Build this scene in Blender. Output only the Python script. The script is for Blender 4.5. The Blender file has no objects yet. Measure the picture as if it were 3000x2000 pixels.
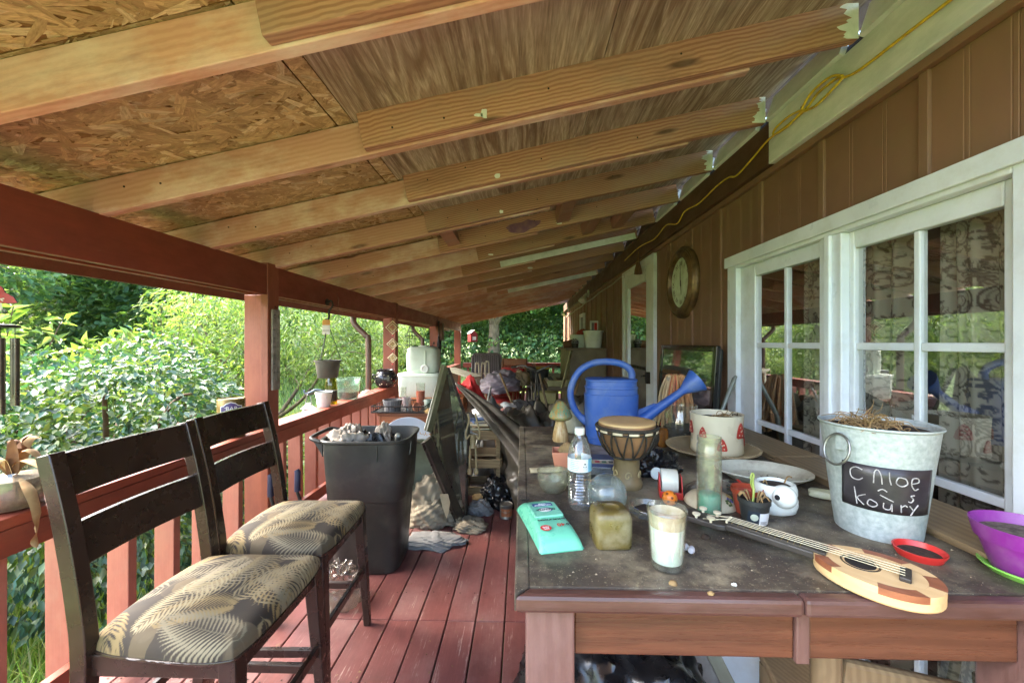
import bpy, math, random
import numpy as np
from mathutils import Vector, Matrix
random.seed(7); np.random.seed(7)
sc = bpy.context.scene
R = math.radians
# ------------------------------------------------------------------ camera, sky, sun, exposure
cam = bpy.data.cameras.new('camera'); camo = bpy.data.objects.new('camera', cam)
sc.collection.objects.link(camo); sc.camera = camo
cam.sensor_width = 36.0; cam.lens = 14.0; cam.clip_start = 0.02; cam.clip_end = 500
cam.shift_y = 3 / 3000
camo.location = (0, 0, 1.40); camo.rotation_euler = (R(90), 0, math.atan(30 / 1167))
world = bpy.data.worlds.new('World'); sc.world = world; world.use_nodes = True
wn = world.node_tree
sky = wn.nodes.new('ShaderNodeTexSky'); sky.sky_type = 'NISHITA'; sky.sun_disc = False
SUN_EL, SUN_AZ = 43, 280      # azimuth: compass-like, 0 = +Y, 90 = +X
sky.sun_elevation = R(SUN_EL); sky.sun_rotation = R(SUN_AZ)
sky.dust_density = 4.0; sky.air_density = 1.0; sky.ozone_density = 0.6
bg = wn.nodes['Background']; bg.inputs[1].default_value = 0.15
wn.links.new(sky.outputs[0], bg.inputs[0])
sun = bpy.data.lights.new('sun', 'SUN'); sun.energy = 1.5; sun.angle = R(78); sun.color = (1.0, .985, .95)
suno = bpy.data.objects.new('sun', sun); sc.collection.objects.link(suno)
sv = Vector((math.sin(R(SUN_AZ)) * math.cos(R(SUN_EL)), math.cos(R(SUN_AZ)) * math.cos(R(SUN_EL)), math.sin(R(SUN_EL))))
suno.rotation_euler = sv.to_track_quat('Z', 'Y').to_euler()
suno.location = sv * 40
sc.view_settings.view_transform = 'Standard'; sc.view_settings.look = 'None'
sc.view_settings.exposure = 3.85; sc.view_settings.gamma = 1.0; sc.view_settings.use_curve_mapping = False
sc.cycles.use_denoising = True; sc.cycles.max_bounces = 10; sc.cycles.diffuse_bounces = 5
sc.cycles.transparent_max_bounces = 16; sc.cycles.transmission_bounces = 10; sc.cycles.glossy_bounces = 4
sc.cycles.caustics_reflective = False; sc.cycles.caustics_refractive = False
sc.cycles.sample_clamp_indirect = 6.0

# ------------------------------------------------------------------ helpers
COL = sc.collection
def S(r, g, b, k=1.0):
    def f(c):
        c = c / 255.0
        return (c / 12.92 if c <= .04045 else ((c + .055) / 1.055) ** 2.4) * k
    return (f(r), f(g), f(b), 1.0)
def tag(o, label=None, cat=None, group=None, kind=None):
    if label: o['label'] = label
    if cat: o['category'] = cat
    if group: o['group'] = group
    if kind: o['kind'] = kind
    return o
def thing(name, label, cat, loc=(0, 0, 0), rz=0.0, group=None, rot=None):
    o = bpy.data.objects.new(name, None); COL.objects.link(o)
    o.location = loc; o.rotation_euler = rot if rot else (0, 0, rz); o.empty_display_size = .05
    return tag(o, label, cat, group)
class MB:
    def __init__(s): s.v = []; s.f = []; s.col = None
    def add(s, vs, fs):
        k = len(s.v); s.v.extend([tuple(v) for v in vs]); s.f.extend([tuple(i + k for i in f) for f in fs]); return s
    def box(s, x0, x1, y0, y1, z0, z1, M=None):
        vs = [Vector(p) for p in ((x0, y0, z0), (x1, y0, z0), (x1, y1, z0), (x0, y1, z0), (x0, y0, z1), (x1, y0, z1), (x1, y1, z1), (x0, y1, z1))]
        if M: vs = [M @ v for v in vs]
        return s.add(vs, [(3, 2, 1, 0), (4, 5, 6, 7), (0, 1, 5, 4), (1, 2, 6, 5), (2, 3, 7, 6), (3, 0, 4, 7)])
    def bar(s, p0, p1, w, h, up=(0, 0, 1), w1=None, h1=None):
        p0, p1 = Vector(p0), Vector(p1); d = (p1 - p0).normalized(); u = Vector(up)
        a = d.cross(u).normalized(); u = a.cross(d).normalized(); w1 = w1 or w; h1 = h1 or h
        vs = [p0 + a * sx * w / 2 + u * sy * h / 2 for sx, sy in ((-1, -1), (1, -1), (1, 1), (-1, 1))] + [p1 + a * sx * w1 / 2 + u * sy * h1 / 2 for sx, sy in ((-1, -1), (1, -1), (1, 1), (-1, 1))]
        return s.add(vs, [(3, 2, 1, 0), (4, 5, 6, 7), (0, 1, 5, 4), (1, 2, 6, 5), (2, 3, 7, 6), (3, 0, 4, 7)])
    def tube(s, pts, r, n=8, closed=False):
        pts = [Vector(p) for p in pts]; m = len(pts); rs = r if isinstance(r, (list, tuple)) else [r] * m
        k = len(s.v); pa = None
        for i, p in enumerate(pts):
            if closed: d = pts[(i + 1) % m] - pts[i - 1]
            else: d = pts[min(i + 1, m - 1)] - pts[max(i - 1, 0)]
            d = d.normalized() if d.length > 1e-9 else Vector((0, 0, 1))
            if pa is None:
                pa = d.cross(Vector((0, 0, 1)) if abs(d.z) < .9 else Vector((1, 0, 0))).normalized()
            else:
                pa = (pa - d * pa.dot(d)); pa = pa.normalized() if pa.length > 1e-6 else d.orthogonal().normalized()
            b = d.cross(pa)
            for j in range(n):
                t = 2 * math.pi * j / n
                s.v.append(tuple(p + (pa * math.cos(t) + b * math.sin(t)) * rs[i]))
        for i in range(m if closed else m - 1):
            for j in range(n):
                a0 = k + i * n; a1 = k + ((i + 1) % m) * n
                s.f.append((a0 + j, a0 + (j + 1) % n, a1 + (j + 1) % n, a1 + j))
        if not closed:
            s.f.append(tuple(k + j for j in reversed(range(n)))); s.f.append(tuple(k + (m - 1) * n + j for j in range(n)))
        return s
    def lathe(s, prof, n=32, M=None, fn=None):
        k = len(s.v); rings = []
        for i, (r, z) in enumerate(prof):
            if r < 1e-6:
                v = Vector((0, 0, z)); rings.append([len(s.v)]); s.v.append(tuple(M @ v if M else v)); continue
            ring = []
            for j in range(n):
                t = 2 * math.pi * j / n; rr = r * (fn(t, z) if fn else 1)
                v = Vector((rr * math.cos(t), rr * math.sin(t), z)); ring.append(len(s.v)); s.v.append(tuple(M @ v if M else v))
            rings.append(ring)
        for a, b in zip(rings, rings[1:]):
            if len(a) == 1 and len(b) == 1: continue
            for j in range(n):
                j2 = (j + 1) % n
                if len(a) == 1: s.f.append((a[0], b[j2], b[j]))
                elif len(b) == 1: s.f.append((a[j], a[j2], b[0]))
                else: s.f.append((a[j], a[j2], b[j2], b[j]))
        return s
    def prism(s, poly, z0, z1, M=None):
        n = len(poly); vs = [Vector((x, y, z0)) for x, y in poly] + [Vector((x, y, z1)) for x, y in poly]
        if M: vs = [M @ v for v in vs]
        return s.add(vs, [tuple(reversed(range(n))), tuple(range(n, 2 * n))] + [(i, (i + 1) % n, n + (i + 1) % n, n + i) for i in range(n)])
    def grid(s, fn, nu, nv, cu=False):
        vs = []; mu = nu if cu else nu + 1
        for j in range(nv + 1):
            for i in range(mu): vs.append(fn(i / nu, j / nv))
        fs = []
        for j in range(nv):
            for i in range(nu):
                i2 = (i + 1) % mu
                fs.append((j * mu + i, j * mu + i2, (j + 1) * mu + i2, (j + 1) * mu + i))
        return s.add(vs, fs)
    def build(s, name, m, parent=None, smooth=40, bevel=0, loc=None, rot=None, seg=2, solid=0, sub=0):
        me = bpy.data.meshes.new(name); me.from_pydata(s.v, [], s.f); me.validate()
        if s.col is not None:
            at = me.color_attributes.new('Col', 'FLOAT_COLOR', 'POINT'); at.data.foreach_set('color', np.asarray(s.col, dtype=np.float32).ravel())
        me.materials.append(m)
        return link(name, me, parent, smooth, bevel, loc, rot, seg, solid, sub)
def link(name, me, parent=None, smooth=40, bevel=0, loc=None, rot=None, seg=2, solid=0, sub=0):
    if smooth:
        me.polygons.foreach_set('use_smooth', [True] * len(me.polygons))
        if smooth < 180: me.set_sharp_from_angle(angle=R(smooth))
    o = bpy.data.objects.new(name, me); COL.objects.link(o)
    if parent: o.parent = parent
    if loc is not None: o.location = loc
    if rot is not None: o.rotation_euler = rot
    if solid:
        md = o.modifiers.new('solid', 'SOLIDIFY'); md.thickness = solid; md.offset = 0
    if bevel:
        md = o.modifiers.new('bevel', 'BEVEL'); md.width = bevel; md.segments = seg; md.limit_method = 'ANGLE'; md.angle_limit = R(45)
        if smooth: md.harden_normals = False
    if sub:
        md = o.modifiers.new('sub', 'SUBSURF'); md.levels = sub; md.render_levels = sub
    return o
def npmesh(name, v, f, m, col=None, parent=None, smooth=0):
    me = bpy.data.meshes.new(name); nv, nf, k = len(v), len(f), f.shape[1]
    me.vertices.add(nv); me.vertices.foreach_set('co', v.astype(np.float32).ravel())
    me.loops.add(nf * k); me.loops.foreach_set('vertex_index', f.astype(np.int32).ravel())
    me.polygons.add(nf); me.polygons.foreach_set('loop_start', np.arange(nf, dtype=np.int32) * k)
    me.update(calc_edges=True)
    if col is not None:
        at = me.color_attributes.new('Col', 'FLOAT_COLOR', 'POINT'); at.data.foreach_set('color', col.astype(np.float32).ravel())
    me.materials.append(m)
    return link(name, me, parent, smooth)
def copy_tree(o, parent=None):
    c = o.copy(); COL.objects.link(c)
    if parent: c.parent = parent
    for ch in list(o.children): copy_tree(ch, c)
    return c
def T(x, y, z): return Matrix.Translation((x, y, z))
def RX(a): return Matrix.Rotation(R(a), 4, 'X')
def RY(a): return Matrix.Rotation(R(a), 4, 'Y')
def RZ(a): return Matrix.Rotation(R(a), 4, 'Z')
def smoothpts(pts, k=4):     # Catmull-Rom through the points
    P = [Vector(p) for p in pts]; out = []
    for i in range(len(P) - 1):
        p0, p1, p2, p3 = P[max(i - 1, 0)], P[i], P[i + 1], P[min(i + 2, len(P) - 1)]
        for j in range(k):
            t = j / k
            out.append(.5 * ((2 * p1) + (p2 - p0) * t + (2 * p0 - 5 * p1 + 4 * p2 - p3) * t * t + (3 * p1 - p0 - 3 * p2 + p3) * t ** 3))
    out.append(P[-1]); return out
def text_mesh(s, size, name='lettering', m=None, parent=None, M=None, ext=.0004, align='CENTER', bend=None):
    cu = bpy.data.curves.new('t', 'FONT'); cu.body = s; cu.size = size; cu.align_x = align; cu.align_y = 'CENTER'; cu.extrude = ext; cu.resolution_u = 3
    o = bpy.data.objects.new('t', cu); COL.objects.link(o)
    me = bpy.data.meshes.new_from_object(o.evaluated_get(bpy.context.evaluated_depsgraph_get()))
    bpy.data.objects.remove(o); bpy.data.curves.remove(cu)
    me.name = name
    for v in me.vertices:
        co = v.co.copy()
        if bend: co = Vector(bend(co))
        v.co = M @ co if M else co
    me.materials.clear(); me.materials.append(m)
    return link(name, me, parent, 0)

# ------------------------------------------------------------------ materials
MATS = {}
class NT:
    def __init__(s, name):
        s.m = bpy.data.materials.new(name); s.m.use_nodes = True; s.t = s.m.node_tree
        s.b = s.t.nodes['Principled BSDF']; s.out = s.t.nodes['Material Output']; MATS[name] = s.m
    def n(s, typ, _props=None, **inp):
        nd = s.t.nodes.new('ShaderNode' + typ)
        for k, v in (_props or {}).items(): setattr(nd, k, v)
        for k, v in inp.items(): s.set(nd, k.replace('_', ' '), v)
        return nd
    def set(s, nd, key, v):
        i = nd.inputs[int(key)] if key.isdigit() else nd.inputs[key]
        if isinstance(v, bpy.types.NodeSocket): s.t.links.new(v, i)
        elif isinstance(v, bpy.types.Node): s.t.links.new(v.outputs[0], i)
        else: i.default_value = v
    def math(s, op, a, b=0.0, c=None):
        nd = s.t.nodes.new('ShaderNodeMath'); nd.operation = op; s.set(nd, '0', a); s.set(nd, '1', b)
        if c is not None: s.set(nd, '2', c)
        return nd.outputs[0]
    def vmath(s, op, a, b=(0, 0, 0)):
        nd = s.t.nodes.new('ShaderNodeVectorMath'); nd.operation = op; s.set(nd, '0', a); s.set(nd, '1', b); return nd.outputs[0]
    def mix(s, fac, a, b, mode='MIX'):
        nd = s.t.nodes.new('ShaderNodeMix'); nd.data_type = 'RGBA'; nd.blend_type = mode
        s.set(nd, '0', fac); s.set(nd, '6', a); s.set(nd, '7', b); return nd.outputs[2]
    def ramp(s, fac, stops, interp='LINEAR'):
        nd = s.t.nodes.new('ShaderNodeValToRGB'); cr = nd.color_ramp; cr.interpolation = interp
        while len(cr.elements) < len(stops): cr.elements.new(.5)
        for e, (p, c) in zip(cr.elements, stops):
            e.position = p; e.color = c if isinstance(c, (tuple, list)) else (c, c, c, 1)
        s.set(nd, '0', fac); return nd.outputs[0]
    def coords(s, rnd=6.0, kind='Object'):
        tc = s.n('TexCoord'); v = tc.outputs[kind]
        if rnd:
            oi = s.n('ObjectInfo'); cb = s.n('CombineXYZ', X=s.math('MULTIPLY', oi.outputs['Random'], rnd * 1.7), Y=s.math('MULTIPLY', oi.outputs['Random'], rnd * 1.1), Z=s.math('MULTIPLY', oi.outputs['Random'], rnd))
            v = s.vmath('ADD', v, cb.outputs[0]); s.rnd = oi.outputs['Random']
        return v
    def noise(s, v, scale, stretch=(1, 1, 1), detail=4, rough=.55, dist=0.0):
        if stretch != (1, 1, 1): v = s.vmath('MULTIPLY', v, stretch)
        return s.n('TexNoise', Vector=v, Scale=float(scale), Detail=float(detail), Roughness=float(rough), Distortion=float(dist)).outputs[0]
    def bump(s, h, strength=.3, dist=.002, nrm=None):
        b = s.n('Bump', Height=h, Strength=float(strength), Distance=float(dist))
        if nrm is not None: s.set(b, 'Normal', nrm)
        return b.outputs[0]
    def done(s, col=None, rough=None, nrm=None, **kw):
        if col is not None: s.set(s.b, 'Base Color', col)
        if rough is not None: s.set(s.b, 'Roughness', rough)
        if nrm is not None: s.set(s.b, 'Normal', nrm)
        for k, v in kw.items(): s.set(s.b, k.replace('_', ' '), v)
        return s.m
def pm(name, col, rough=.5, col2=None, ns=9, st=(1, 1, 1), dirt=None, ds=5, damt=.45, bump=.15, bs=70, metal=0.0, var=.12, **kw):
    """generic worn surface: two-tone noise, patches of dust or dirt, fine relief, a little variation between objects"""
    if name in MATS: return MATS[name]
    t = NT(name); v = t.coords()
    c2 = col2 or tuple(x * .72 for x in col[:3]) + (1,)
    n1 = t.noise(v, ns, st, 5)
    c = t.mix(t.ramp(n1, [(.34, 0), (.66, 1)]), col, c2)
    if var: c = t.mix(1.0, c, t.ramp(t.rnd, [(0, 1 - var), (1, 1.0)]), 'MULTIPLY')
    rg = t.ramp(t.noise(v, ns * 2.3), [(.3, max(rough - .1, .02)), (.7, min(rough + .12, 1))])
    if dirt:
        d = t.ramp(t.noise(v, ds, (1, 1, 1), 8, .7), [(.48, 0), (.72, 1)]); d = t.math('MULTIPLY', d, damt)
        c = t.mix(d, c, dirt); rg = t.mix(d, rg, (.85, .85, .85, 1))
    nb = t.bump(t.noise(v, bs, st, 3), bump, .002) if bump else None
    return t.done(c, rg, nb, Metallic=metal, **kw)
def glassmat(name, tint=(1, 1, 1, 1), rough=.02, dust=.25, dustcol=(.5, .48, .38, 1), dsc=14, ior=1.45, refl=1.0):
    """thin clear wall of glass: see-through, mirror-like at grazing angles, with a film of dust"""
    if name in MATS: return MATS[name]
    t = NT(name); t.t.nodes.remove(t.b); v = t.coords(2)
    ge = t.n('NewGeometry'); fr = t.n('Fresnel', IOR=t.math('ADD', ior, t.math('MULTIPLY', ge.outputs['Backfacing'], 1 / ior - ior))); tr = t.n('BsdfTransparent', Color=tint); gl = t.n('BsdfGlossy', Roughness=rough, Color=(1, 1, 1, 1))
    m1 = t.n('MixShader', Fac=t.math('MULTIPLY', fr, refl)); t.set(m1, '1', tr.outputs[0]); t.set(m1, '2', gl.outputs[0])
    df = t.n('BsdfDiffuse', Color=dustcol)
    d = t.math('MULTIPLY', t.ramp(t.noise(v, dsc, (1, 1, 1), 8, .7), [(.35, .1), (.75, 1)]), dust)
    m2 = t.n('MixShader', Fac=d); t.set(m2, '1', m1.outputs[0]); t.set(m2, '2', df.outputs[0])
    t.t.links.new(m2.outputs[0], t.out.inputs[0]); return t.m
def lumber(name, light, dark, rings=26., grain=.5, dirt=None, damt=.35, rough=.75, knots=True, axis=0, var=.3, bump=.25):
    """sawn softwood: growth rings about an axis outside the board, fibre streaks, knots, blotches; length along local axis"""
    if name in MATS: return MATS[name]
    t = NT(name); v = t.coords(4)
    if axis == 1: v = t.n('Mapping', Vector=v, Rotation=(0, 0, R(90))).outputs[0]
    if axis == 2: v = t.n('Mapping', Vector=v, Rotation=(0, R(90), 0)).outputs[0]
    w = t.vmath('ADD', v, t.vmath('MULTIPLY', t.n('TexNoise', Vector=t.vmath('MULTIPLY', v, (.9, 3, 3)), Scale=1.3, Detail=2.0).outputs[1], (.05, .05, .05)))
    wav = t.n('TexWave', {'wave_type': 'RINGS', 'rings_direction': 'X'}, Vector=w, Scale=rings, Distortion=3.6, Detail=3.0, Detail_Scale=.5)
    fib = t.noise(v, 9, (.6, 14, 14), 5, .7)
    c = t.mix(t.math('MULTIPLY', t.ramp(wav.outputs[0], [(.25, 0), (.85, 1)]), grain), light, dark)
    c = t.mix(t.ramp(fib, [(.3, .35), (.7, 0)]), c, dark)
    c = t.mix(1.0, c, t.ramp(t.rnd, [(0, 1 - var), (1, 1.0)]), 'MULTIPLY')
    if knots:
        vo = t.n('TexVoronoi', Vector=t.vmath('MULTIPLY', v, (1.6, 7, 7)), Scale=1.0)
        kf = t.ramp(vo.outputs['Distance'], [(.06, 1), (.13, 0)]); c = t.mix(kf, c, tuple(x * .35 for x in dark[:3]) + (1,))
    blot = t.ramp(t.noise(v, 2.2, (1, 2, 2), 7, .65), [(.45, 0), (.7, 1)])
    if dirt:
        c = t.mix(t.math('MULTIPLY', blot, damt), c, dirt)
        c = t.mix(t.ramp(t.noise(v, 1.1, (1, 4, 4), 9, .75), [(.52, 0), (.7, .5)]), c, tuple(x * .5 for x in dark[:3]) + (1,))
    nb = t.bump(fib, bump, .003)
    return t.done(c, t.ramp(fib, [(.3, rough - .1), (.7, rough + .1)]), nb)
def painted(name, col, under, chips=.64, grain=.35, rough=.55, axis=0, col2=None, damt=1.0, dirt=None):
    """paint over sawn wood, worn through along the grain"""
    if name in MATS: return MATS[name]
    t = NT(name); v = t.coords(5)
    if axis == 1: v = t.n('Mapping', Vector=v, Rotation=(0, 0, R(90))).outputs[0]
    if axis == 2: v = t.n('Mapping', Vector=v, Rotation=(0, R(90), 0)).outputs[0]
    fib = t.noise(v, 8, (.5, 16, 16), 6, .7); big = t.noise(v, 3, (1, 2, 2), 6, .7)
    c = t.mix(t.ramp(big, [(.35, 0), (.65, 1)]), col, col2 or tuple(x * .7 for x in col[:3]) + (1,))
    c = t.mix(t.ramp(fib, [(.3, grain), (.62, 0)]), c, tuple(x * .45 for x in col[:3]) + (1,))
    c = t.mix(1.0, c, t.ramp(t.rnd, [(0, .8), (1, 1.0)]), 'MULTIPLY')
    wear = t.math('ADD', t.math('MULTIPLY', fib, .5), t.math('MULTIPLY', t.noise(v, 5, (1, 3, 3), 8, .75), .55))
    c = t.mix(t.math('MULTIPLY', t.ramp(wear, [(chips - .03, 0), (chips + .03, 1)]), damt), c, under)
    if dirt: c = t.mix(t.math('MULTIPLY', t.ramp(t.noise(v, 1.7, (1, 1, 1), 8, .7), [(.5, 0), (.75, 1)]), .6), c, dirt)
    nb = t.bump(fib, .25, .003)
    return t.done(c, t.ramp(big, [(.3, rough - .12), (.7, rough + .15)]), nb)
def leafmat(name, rough=.38, trans=.35, spec=.5, hue=(1, 1, 1)):
    t = NT(name); at = t.n('Attribute'); at.attribute_name = 'Col'
    c = t.mix(1.0, at.outputs['Color'], hue + (1,), 'MULTIPLY')
    t.done(c, rough, None); t.set(t.b, 'Specular IOR Level', spec)
    tl = t.n('BsdfTranslucent', Color=t.mix(1.0, c, (1.3, 1.35, .5, 1), 'MULTIPLY')); ms = t.n('MixShader', Fac=trans)
    t.set(ms, '1', t.b.outputs[0]); t.set(ms, '2', tl.outputs[0]); t.t.links.new(ms.outputs[0], t.out.inputs[0]); return t.m

from mathutils import noise as mn0
# ------------------------------------------------------------------ structure: deck, rail, roof, house
M_deck = painted('deck_red_paint', S(134, 82, 78), S(160, 142, 134), chips=.625, grain=.4, rough=.4, axis=1, col2=S(112, 66, 62), dirt=S(150, 122, 118))
M_post = painted('post_orange_red_paint', S(152, 84, 60), S(130, 100, 80), chips=.71, grain=.25, rough=.5, col2=S(132, 70, 50), axis=2)
M_red = painted('porch_red_paint', S(138, 64, 44), S(120, 90, 70), chips=.7, grain=.25, rough=.5, col2=S(118, 54, 37), dirt=S(110, 66, 50))
M_red2 = painted('baluster_red_paint', S(170, 106, 86), S(120, 100, 82), chips=.68, grain=.3, rough=.6, axis=2, col2=S(152, 90, 72), dirt=S(140, 110, 92))
M_raft = lumber('rafter_pine', S(212, 166, 150), S(184, 130, 112), 22, .4, S(228, 214, 212), .75, .8)
M_raft2 = lumber('rafter_fir', S(194, 148, 124), S(140, 94, 74), 27, .7, S(156, 134, 120), .65, .75)
M_white = painted('white_trim_paint', S(244, 246, 250), S(120, 104, 90), chips=.72, grain=.1, rough=.4, axis=1, col2=S(206, 214, 212))
M_brown = painted('ledger_brown_stain', S(96, 66, 42), S(60, 44, 32), chips=.7, grain=.5, rough=.6, axis=1)
M_side = pm('siding_brown_paint', S(136, 101, 78), .55, S(122, 90, 70), 2.5, (1, 1, .5), dirt=S(120, 112, 70), ds=1.3, damt=.3, bump=.1, bs=220, var=.05)
M_nail = pm('nail_steel', S(70, 62, 56), .5, metal=.8)
t = NT('plywood'); v = t.coords(5)
wv = t.n('TexNoise', Vector=t.vmath('MULTIPLY', v, (3.0, .3, 1)), Scale=1.0, Detail=3.5).outputs[0]
px = t.n('SeparateXYZ', Vector=v).outputs[0]
ph = t.math('ADD', t.math('MULTIPLY', px, 95.0), t.math('MULTIPLY', wv, 130.0))
band = t.math('MULTIPLY_ADD', t.math('SINE', ph), .5, .5)
fib = t.noise(v, 12, (12, .8, 1), 5, .7)
band2 = t.math('MULTIPLY_ADD', t.math('SINE', t.math('MULTIPLY', ph, 2.7)), .5, .5)
mk = t.ramp(t.noise(v, 2.0, (2, .5, 1), 3), [(.35, .25), (.65, 1)])
c = t.mix(t.math('MULTIPLY', t.ramp(band, [(.15, 0), (.95, 1)]), mk), S(200, 188, 172), S(142, 122, 104))
c = t.mix(t.math('MULTIPLY', t.ramp(band2, [(.3, 0), (.9, 1)]), .3), c, S(132, 112, 94))
c = t.mix(t.ramp(fib, [(.35, .65), (.62, 0)]), c, S(112, 92, 74))
c = t.mix(t.ramp(t.noise(v, 1.6, (2, .7, 1), 6, .7), [(.5, 0), (.72, .6)]), c, S(116, 94, 72))
c = t.mix(t.ramp(t.noise(v, 3.0, (7, .35, 1), 6, .75), [(.5, 0), (.64, .75)]), c, S(98, 80, 64))
c = t.mix(t.ramp(t.noise(v, 1.3, (1.5, .6, 1), 6, .7), [(.5, 0), (.7, .5)]), c, S(178, 172, 160))
M_ply = t.done(c, .8, t.bump(fib, .3, .003))
t = NT('oriented_strand_board'); at = t.n('Attribute'); at.attribute_name = 'Col'; v = t.coords(0)
uv = t.n('Attribute'); uv.attribute_name = 'Fib'
fib = t.noise(uv.outputs['Vector'], 1.0, (3, 160, 1), 4, .7)
c = t.mix(t.ramp(fib, [(.3, .55), (.62, 0)]), at.outputs['Color'], S(96, 64, 32))
c = t.mix(t.ramp(t.noise(v, 2.2, (1, 1, 1), 7, .7), [(.5, 0), (.75, .55)]), c, S(88, 66, 36))
M_osbb = pm('strand_board_core', S(150, 116, 72), .8, S(116, 86, 50), 40, bump=.4, bs=60)
M_osb = t.done(c, .72, t.bump(fib, .35, .002))

deck = thing('deck_floor', 'red painted porch deck of long narrow boards', 'deck'); deck['kind'] = 'structure'
bw, pitch = .1405, .1463
segs = [-.85, 2.0, 5.6, 9.2, 11.05]
for k in range(-12, 10):
    xr = -.088 + pitch * k
    off = random.choice((0, 0, -.5)) if k not in (-1, -2, -3, 0) else 0
    for a, b in zip(segs, segs[1:]):
        ya, yb = a + (off if a != segs[0] else 0), b + (off if b != segs[-1] else 0)
        L = yb - ya
        MB().box(-bw / 2, bw / 2, -L / 2 + .002, L / 2 - .002, -.032, 0).build('board', M_deck, deck, 0, .004, loc=(xr - pitch / 2, (ya + yb) / 2, random.uniform(-.002, .001)), rot=(0, random.uniform(-.006, .006), 0))
sub = thing('deck_joists', 'wooden joists under the deck boards', 'joist'); sub['kind'] = 'structure'
for y in np.arange(-.8, 11.1, .6):
    MB().box(-1.8, 1.3, y, y + .038, -.2, -.036).build('joist', M_brown, sub, 0)
MB().box(-1.84, -1.8, -.85, 11.05, -.22, -.035).build('rim_board', M_red, sub, 0)

# screw heads and blown-in litter
rl = random.Random(4); m = MB()
for k in range(-12, 10):
    xr = -.088 + pitch * k - pitch / 2
    for y in np.arange(-.78, 6.5, .6):
        for dx in (-.045, .045): m.lathe([(.0042, .0008), (.003, .0016), (0, .0012)], 6, M=T(xr + dx + rl.uniform(-.005, .005), y + rl.uniform(-.008, .008), 0))
o = m.build('screw_heads', pm('screw_dark', S(60, 50, 44), .5, metal=.6), deck, 0); o['kind'] = 'stuff'
m = MB()
for i in range(420):
    x, y = rl.uniform(-1.65, 0.0), rl.uniform(1.2, 4.6) ; s_ = rl.uniform(.003, .011); a = rl.uniform(0, 6.28)
    if rl.random() < .5: x = -.088 + pitch * rl.randint(-10, 0) + rl.uniform(-.02, .012)
    m.add([(x, y, .002), (x + s_ * math.cos(a), y + s_ * math.sin(a), .002 + s_ * .3), (x + s_ * 1.3 * math.cos(a + .5), y + s_ * 1.3 * math.sin(a + .5), .0025), (x + s_ * .6 * math.cos(a + 1.1), y + s_ * .6 * math.sin(a + 1.1), .0022)], [(0, 1, 2, 3)])
o = m.build('litter', pm('litter_tan', S(170, 146, 110), .9, S(96, 78, 56), 30), deck, 0); o['kind'] = 'stuff'
# railing
rail = thing('porch_railing', 'red painted wooden railing with wide balusters along the open side of the porch', 'railing')
def railrun(y0, y1):
    L = y1 - y0; c = (y0 + y1) / 2
    MB().box(-L / 2, L / 2, -.075, .075, -.038, 0).build('rail_cap', M_red, rail, 0, .004, loc=(-1.775, c, .82), rot=(0, 0, R(90)))
    MB().box(-L / 2, L / 2, -.019, .019, -.089, 0).build('top_rail', M_red, rail, 0, .003, loc=(-1.715, c, .782), rot=(0, 0, R(90)))
    MB().box(-L / 2, L / 2, -.019, .019, -.089, 0).build('bottom_rail', M_red, rail, 0, .003, loc=(-1.715, c, .18), rot=(0, 0, R(90)))
posts = [-.05, 2.675, 5.35, 8.05, 10.95]
for a, b in zip(posts, posts[1:]): railrun(a + .055, b - .055)
bal = MB().box(-.019, .019, -.019, .019, 0, 1)
for a, b in zip(posts, posts[1:]):
    y = a + .2
    while y < b - .12:
        MB().box(-.05, .05, -.019, .019, .04, .778).build('baluster', M_red2, rail, 0, .003, loc=(-1.787, y, 0), rot=(0, random.uniform(-.008, .008), random.uniform(-.03, .03)))
        y += .226
# far end rail, along X
MB().box(-1.46, 1.46, -.075, .075, -.038, 0).build('rail_cap', M_red, rail, 0, .004, loc=(-.17, 10.98, .84))
MB().box(-1.46, 1.46, -.019, .019, -.089, 0).build('top_rail', M_red, rail, 0, .003, loc=(-.17, 10.93, .802))
MB().box(-1.46, 1.46, -.019, .019, -.089, 0).build('bottom_rail', M_red, rail, 0, .003, loc=(-.17, 10.93, .15))
for i in range(13):
    MB().box(-.03, .03, -.019, .019, .06, .80).build('baluster', M_red2, rail, 0, .003, loc=(-1.5 + i * .235, 10.97, 0))

# roof
roof = thing('porch_roof', 'sloping porch roof of bare rafters under strand board and plywood sheets', 'roof')
SL = .2073; zb = lambda x: 1.92 + SL * (x + 1.70); D = .142
ang = math.atan(SL)
def post(y, x0=-1.87, x1=-1.70, d=.11):
    MB().box(x0, x1 - .05, y - d / 2 + .012, y + d / 2, 0, 1.72).build('post', M_post, roof, 0, .004, loc=(0, 0, 0))
    MB().box(x1 - .05, x1, y - d / 2, y + d / 2 + .01, 0, 1.935).build('post', M_post, roof, 0, .004)
for y in posts: post(y)
def beam(y0, y1, xo=0):
    L = y1 - y0
    MB().box(-L / 2, L / 2, -.019, .019, -.2, 0).build('beam', M_red, roof, 0, .004, loc=(-1.722 + xo, (y0 + y1) / 2, 1.92), rot=(0, 0, R(90)))
    MB().box(-L / 2, L / 2, -.019, .019, -.2, 0).build('beam', M_red, roof, 0, .004, loc=(-1.80, (y0 + y1) / 2, 1.918), rot=(0, 0, R(90)))
M_beamu = pm('beam_underside_wood', S(196, 160, 120), .8, S(150, 110, 80), 6, (1, 6, 1), var=.05)
for a, b in zip(posts, posts[1:]):
    beam(a + .068, b - .058)
    MB().box(-1.78, -1.742, a + .07, b - .06, 1.728, 1.75).build('beam_filler', M_beamu, roof, 0)
YS = [1.56 + .57 * k for k in range(-2, 17)]
WHITE_R = {8: 1, 12: 1}
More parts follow.
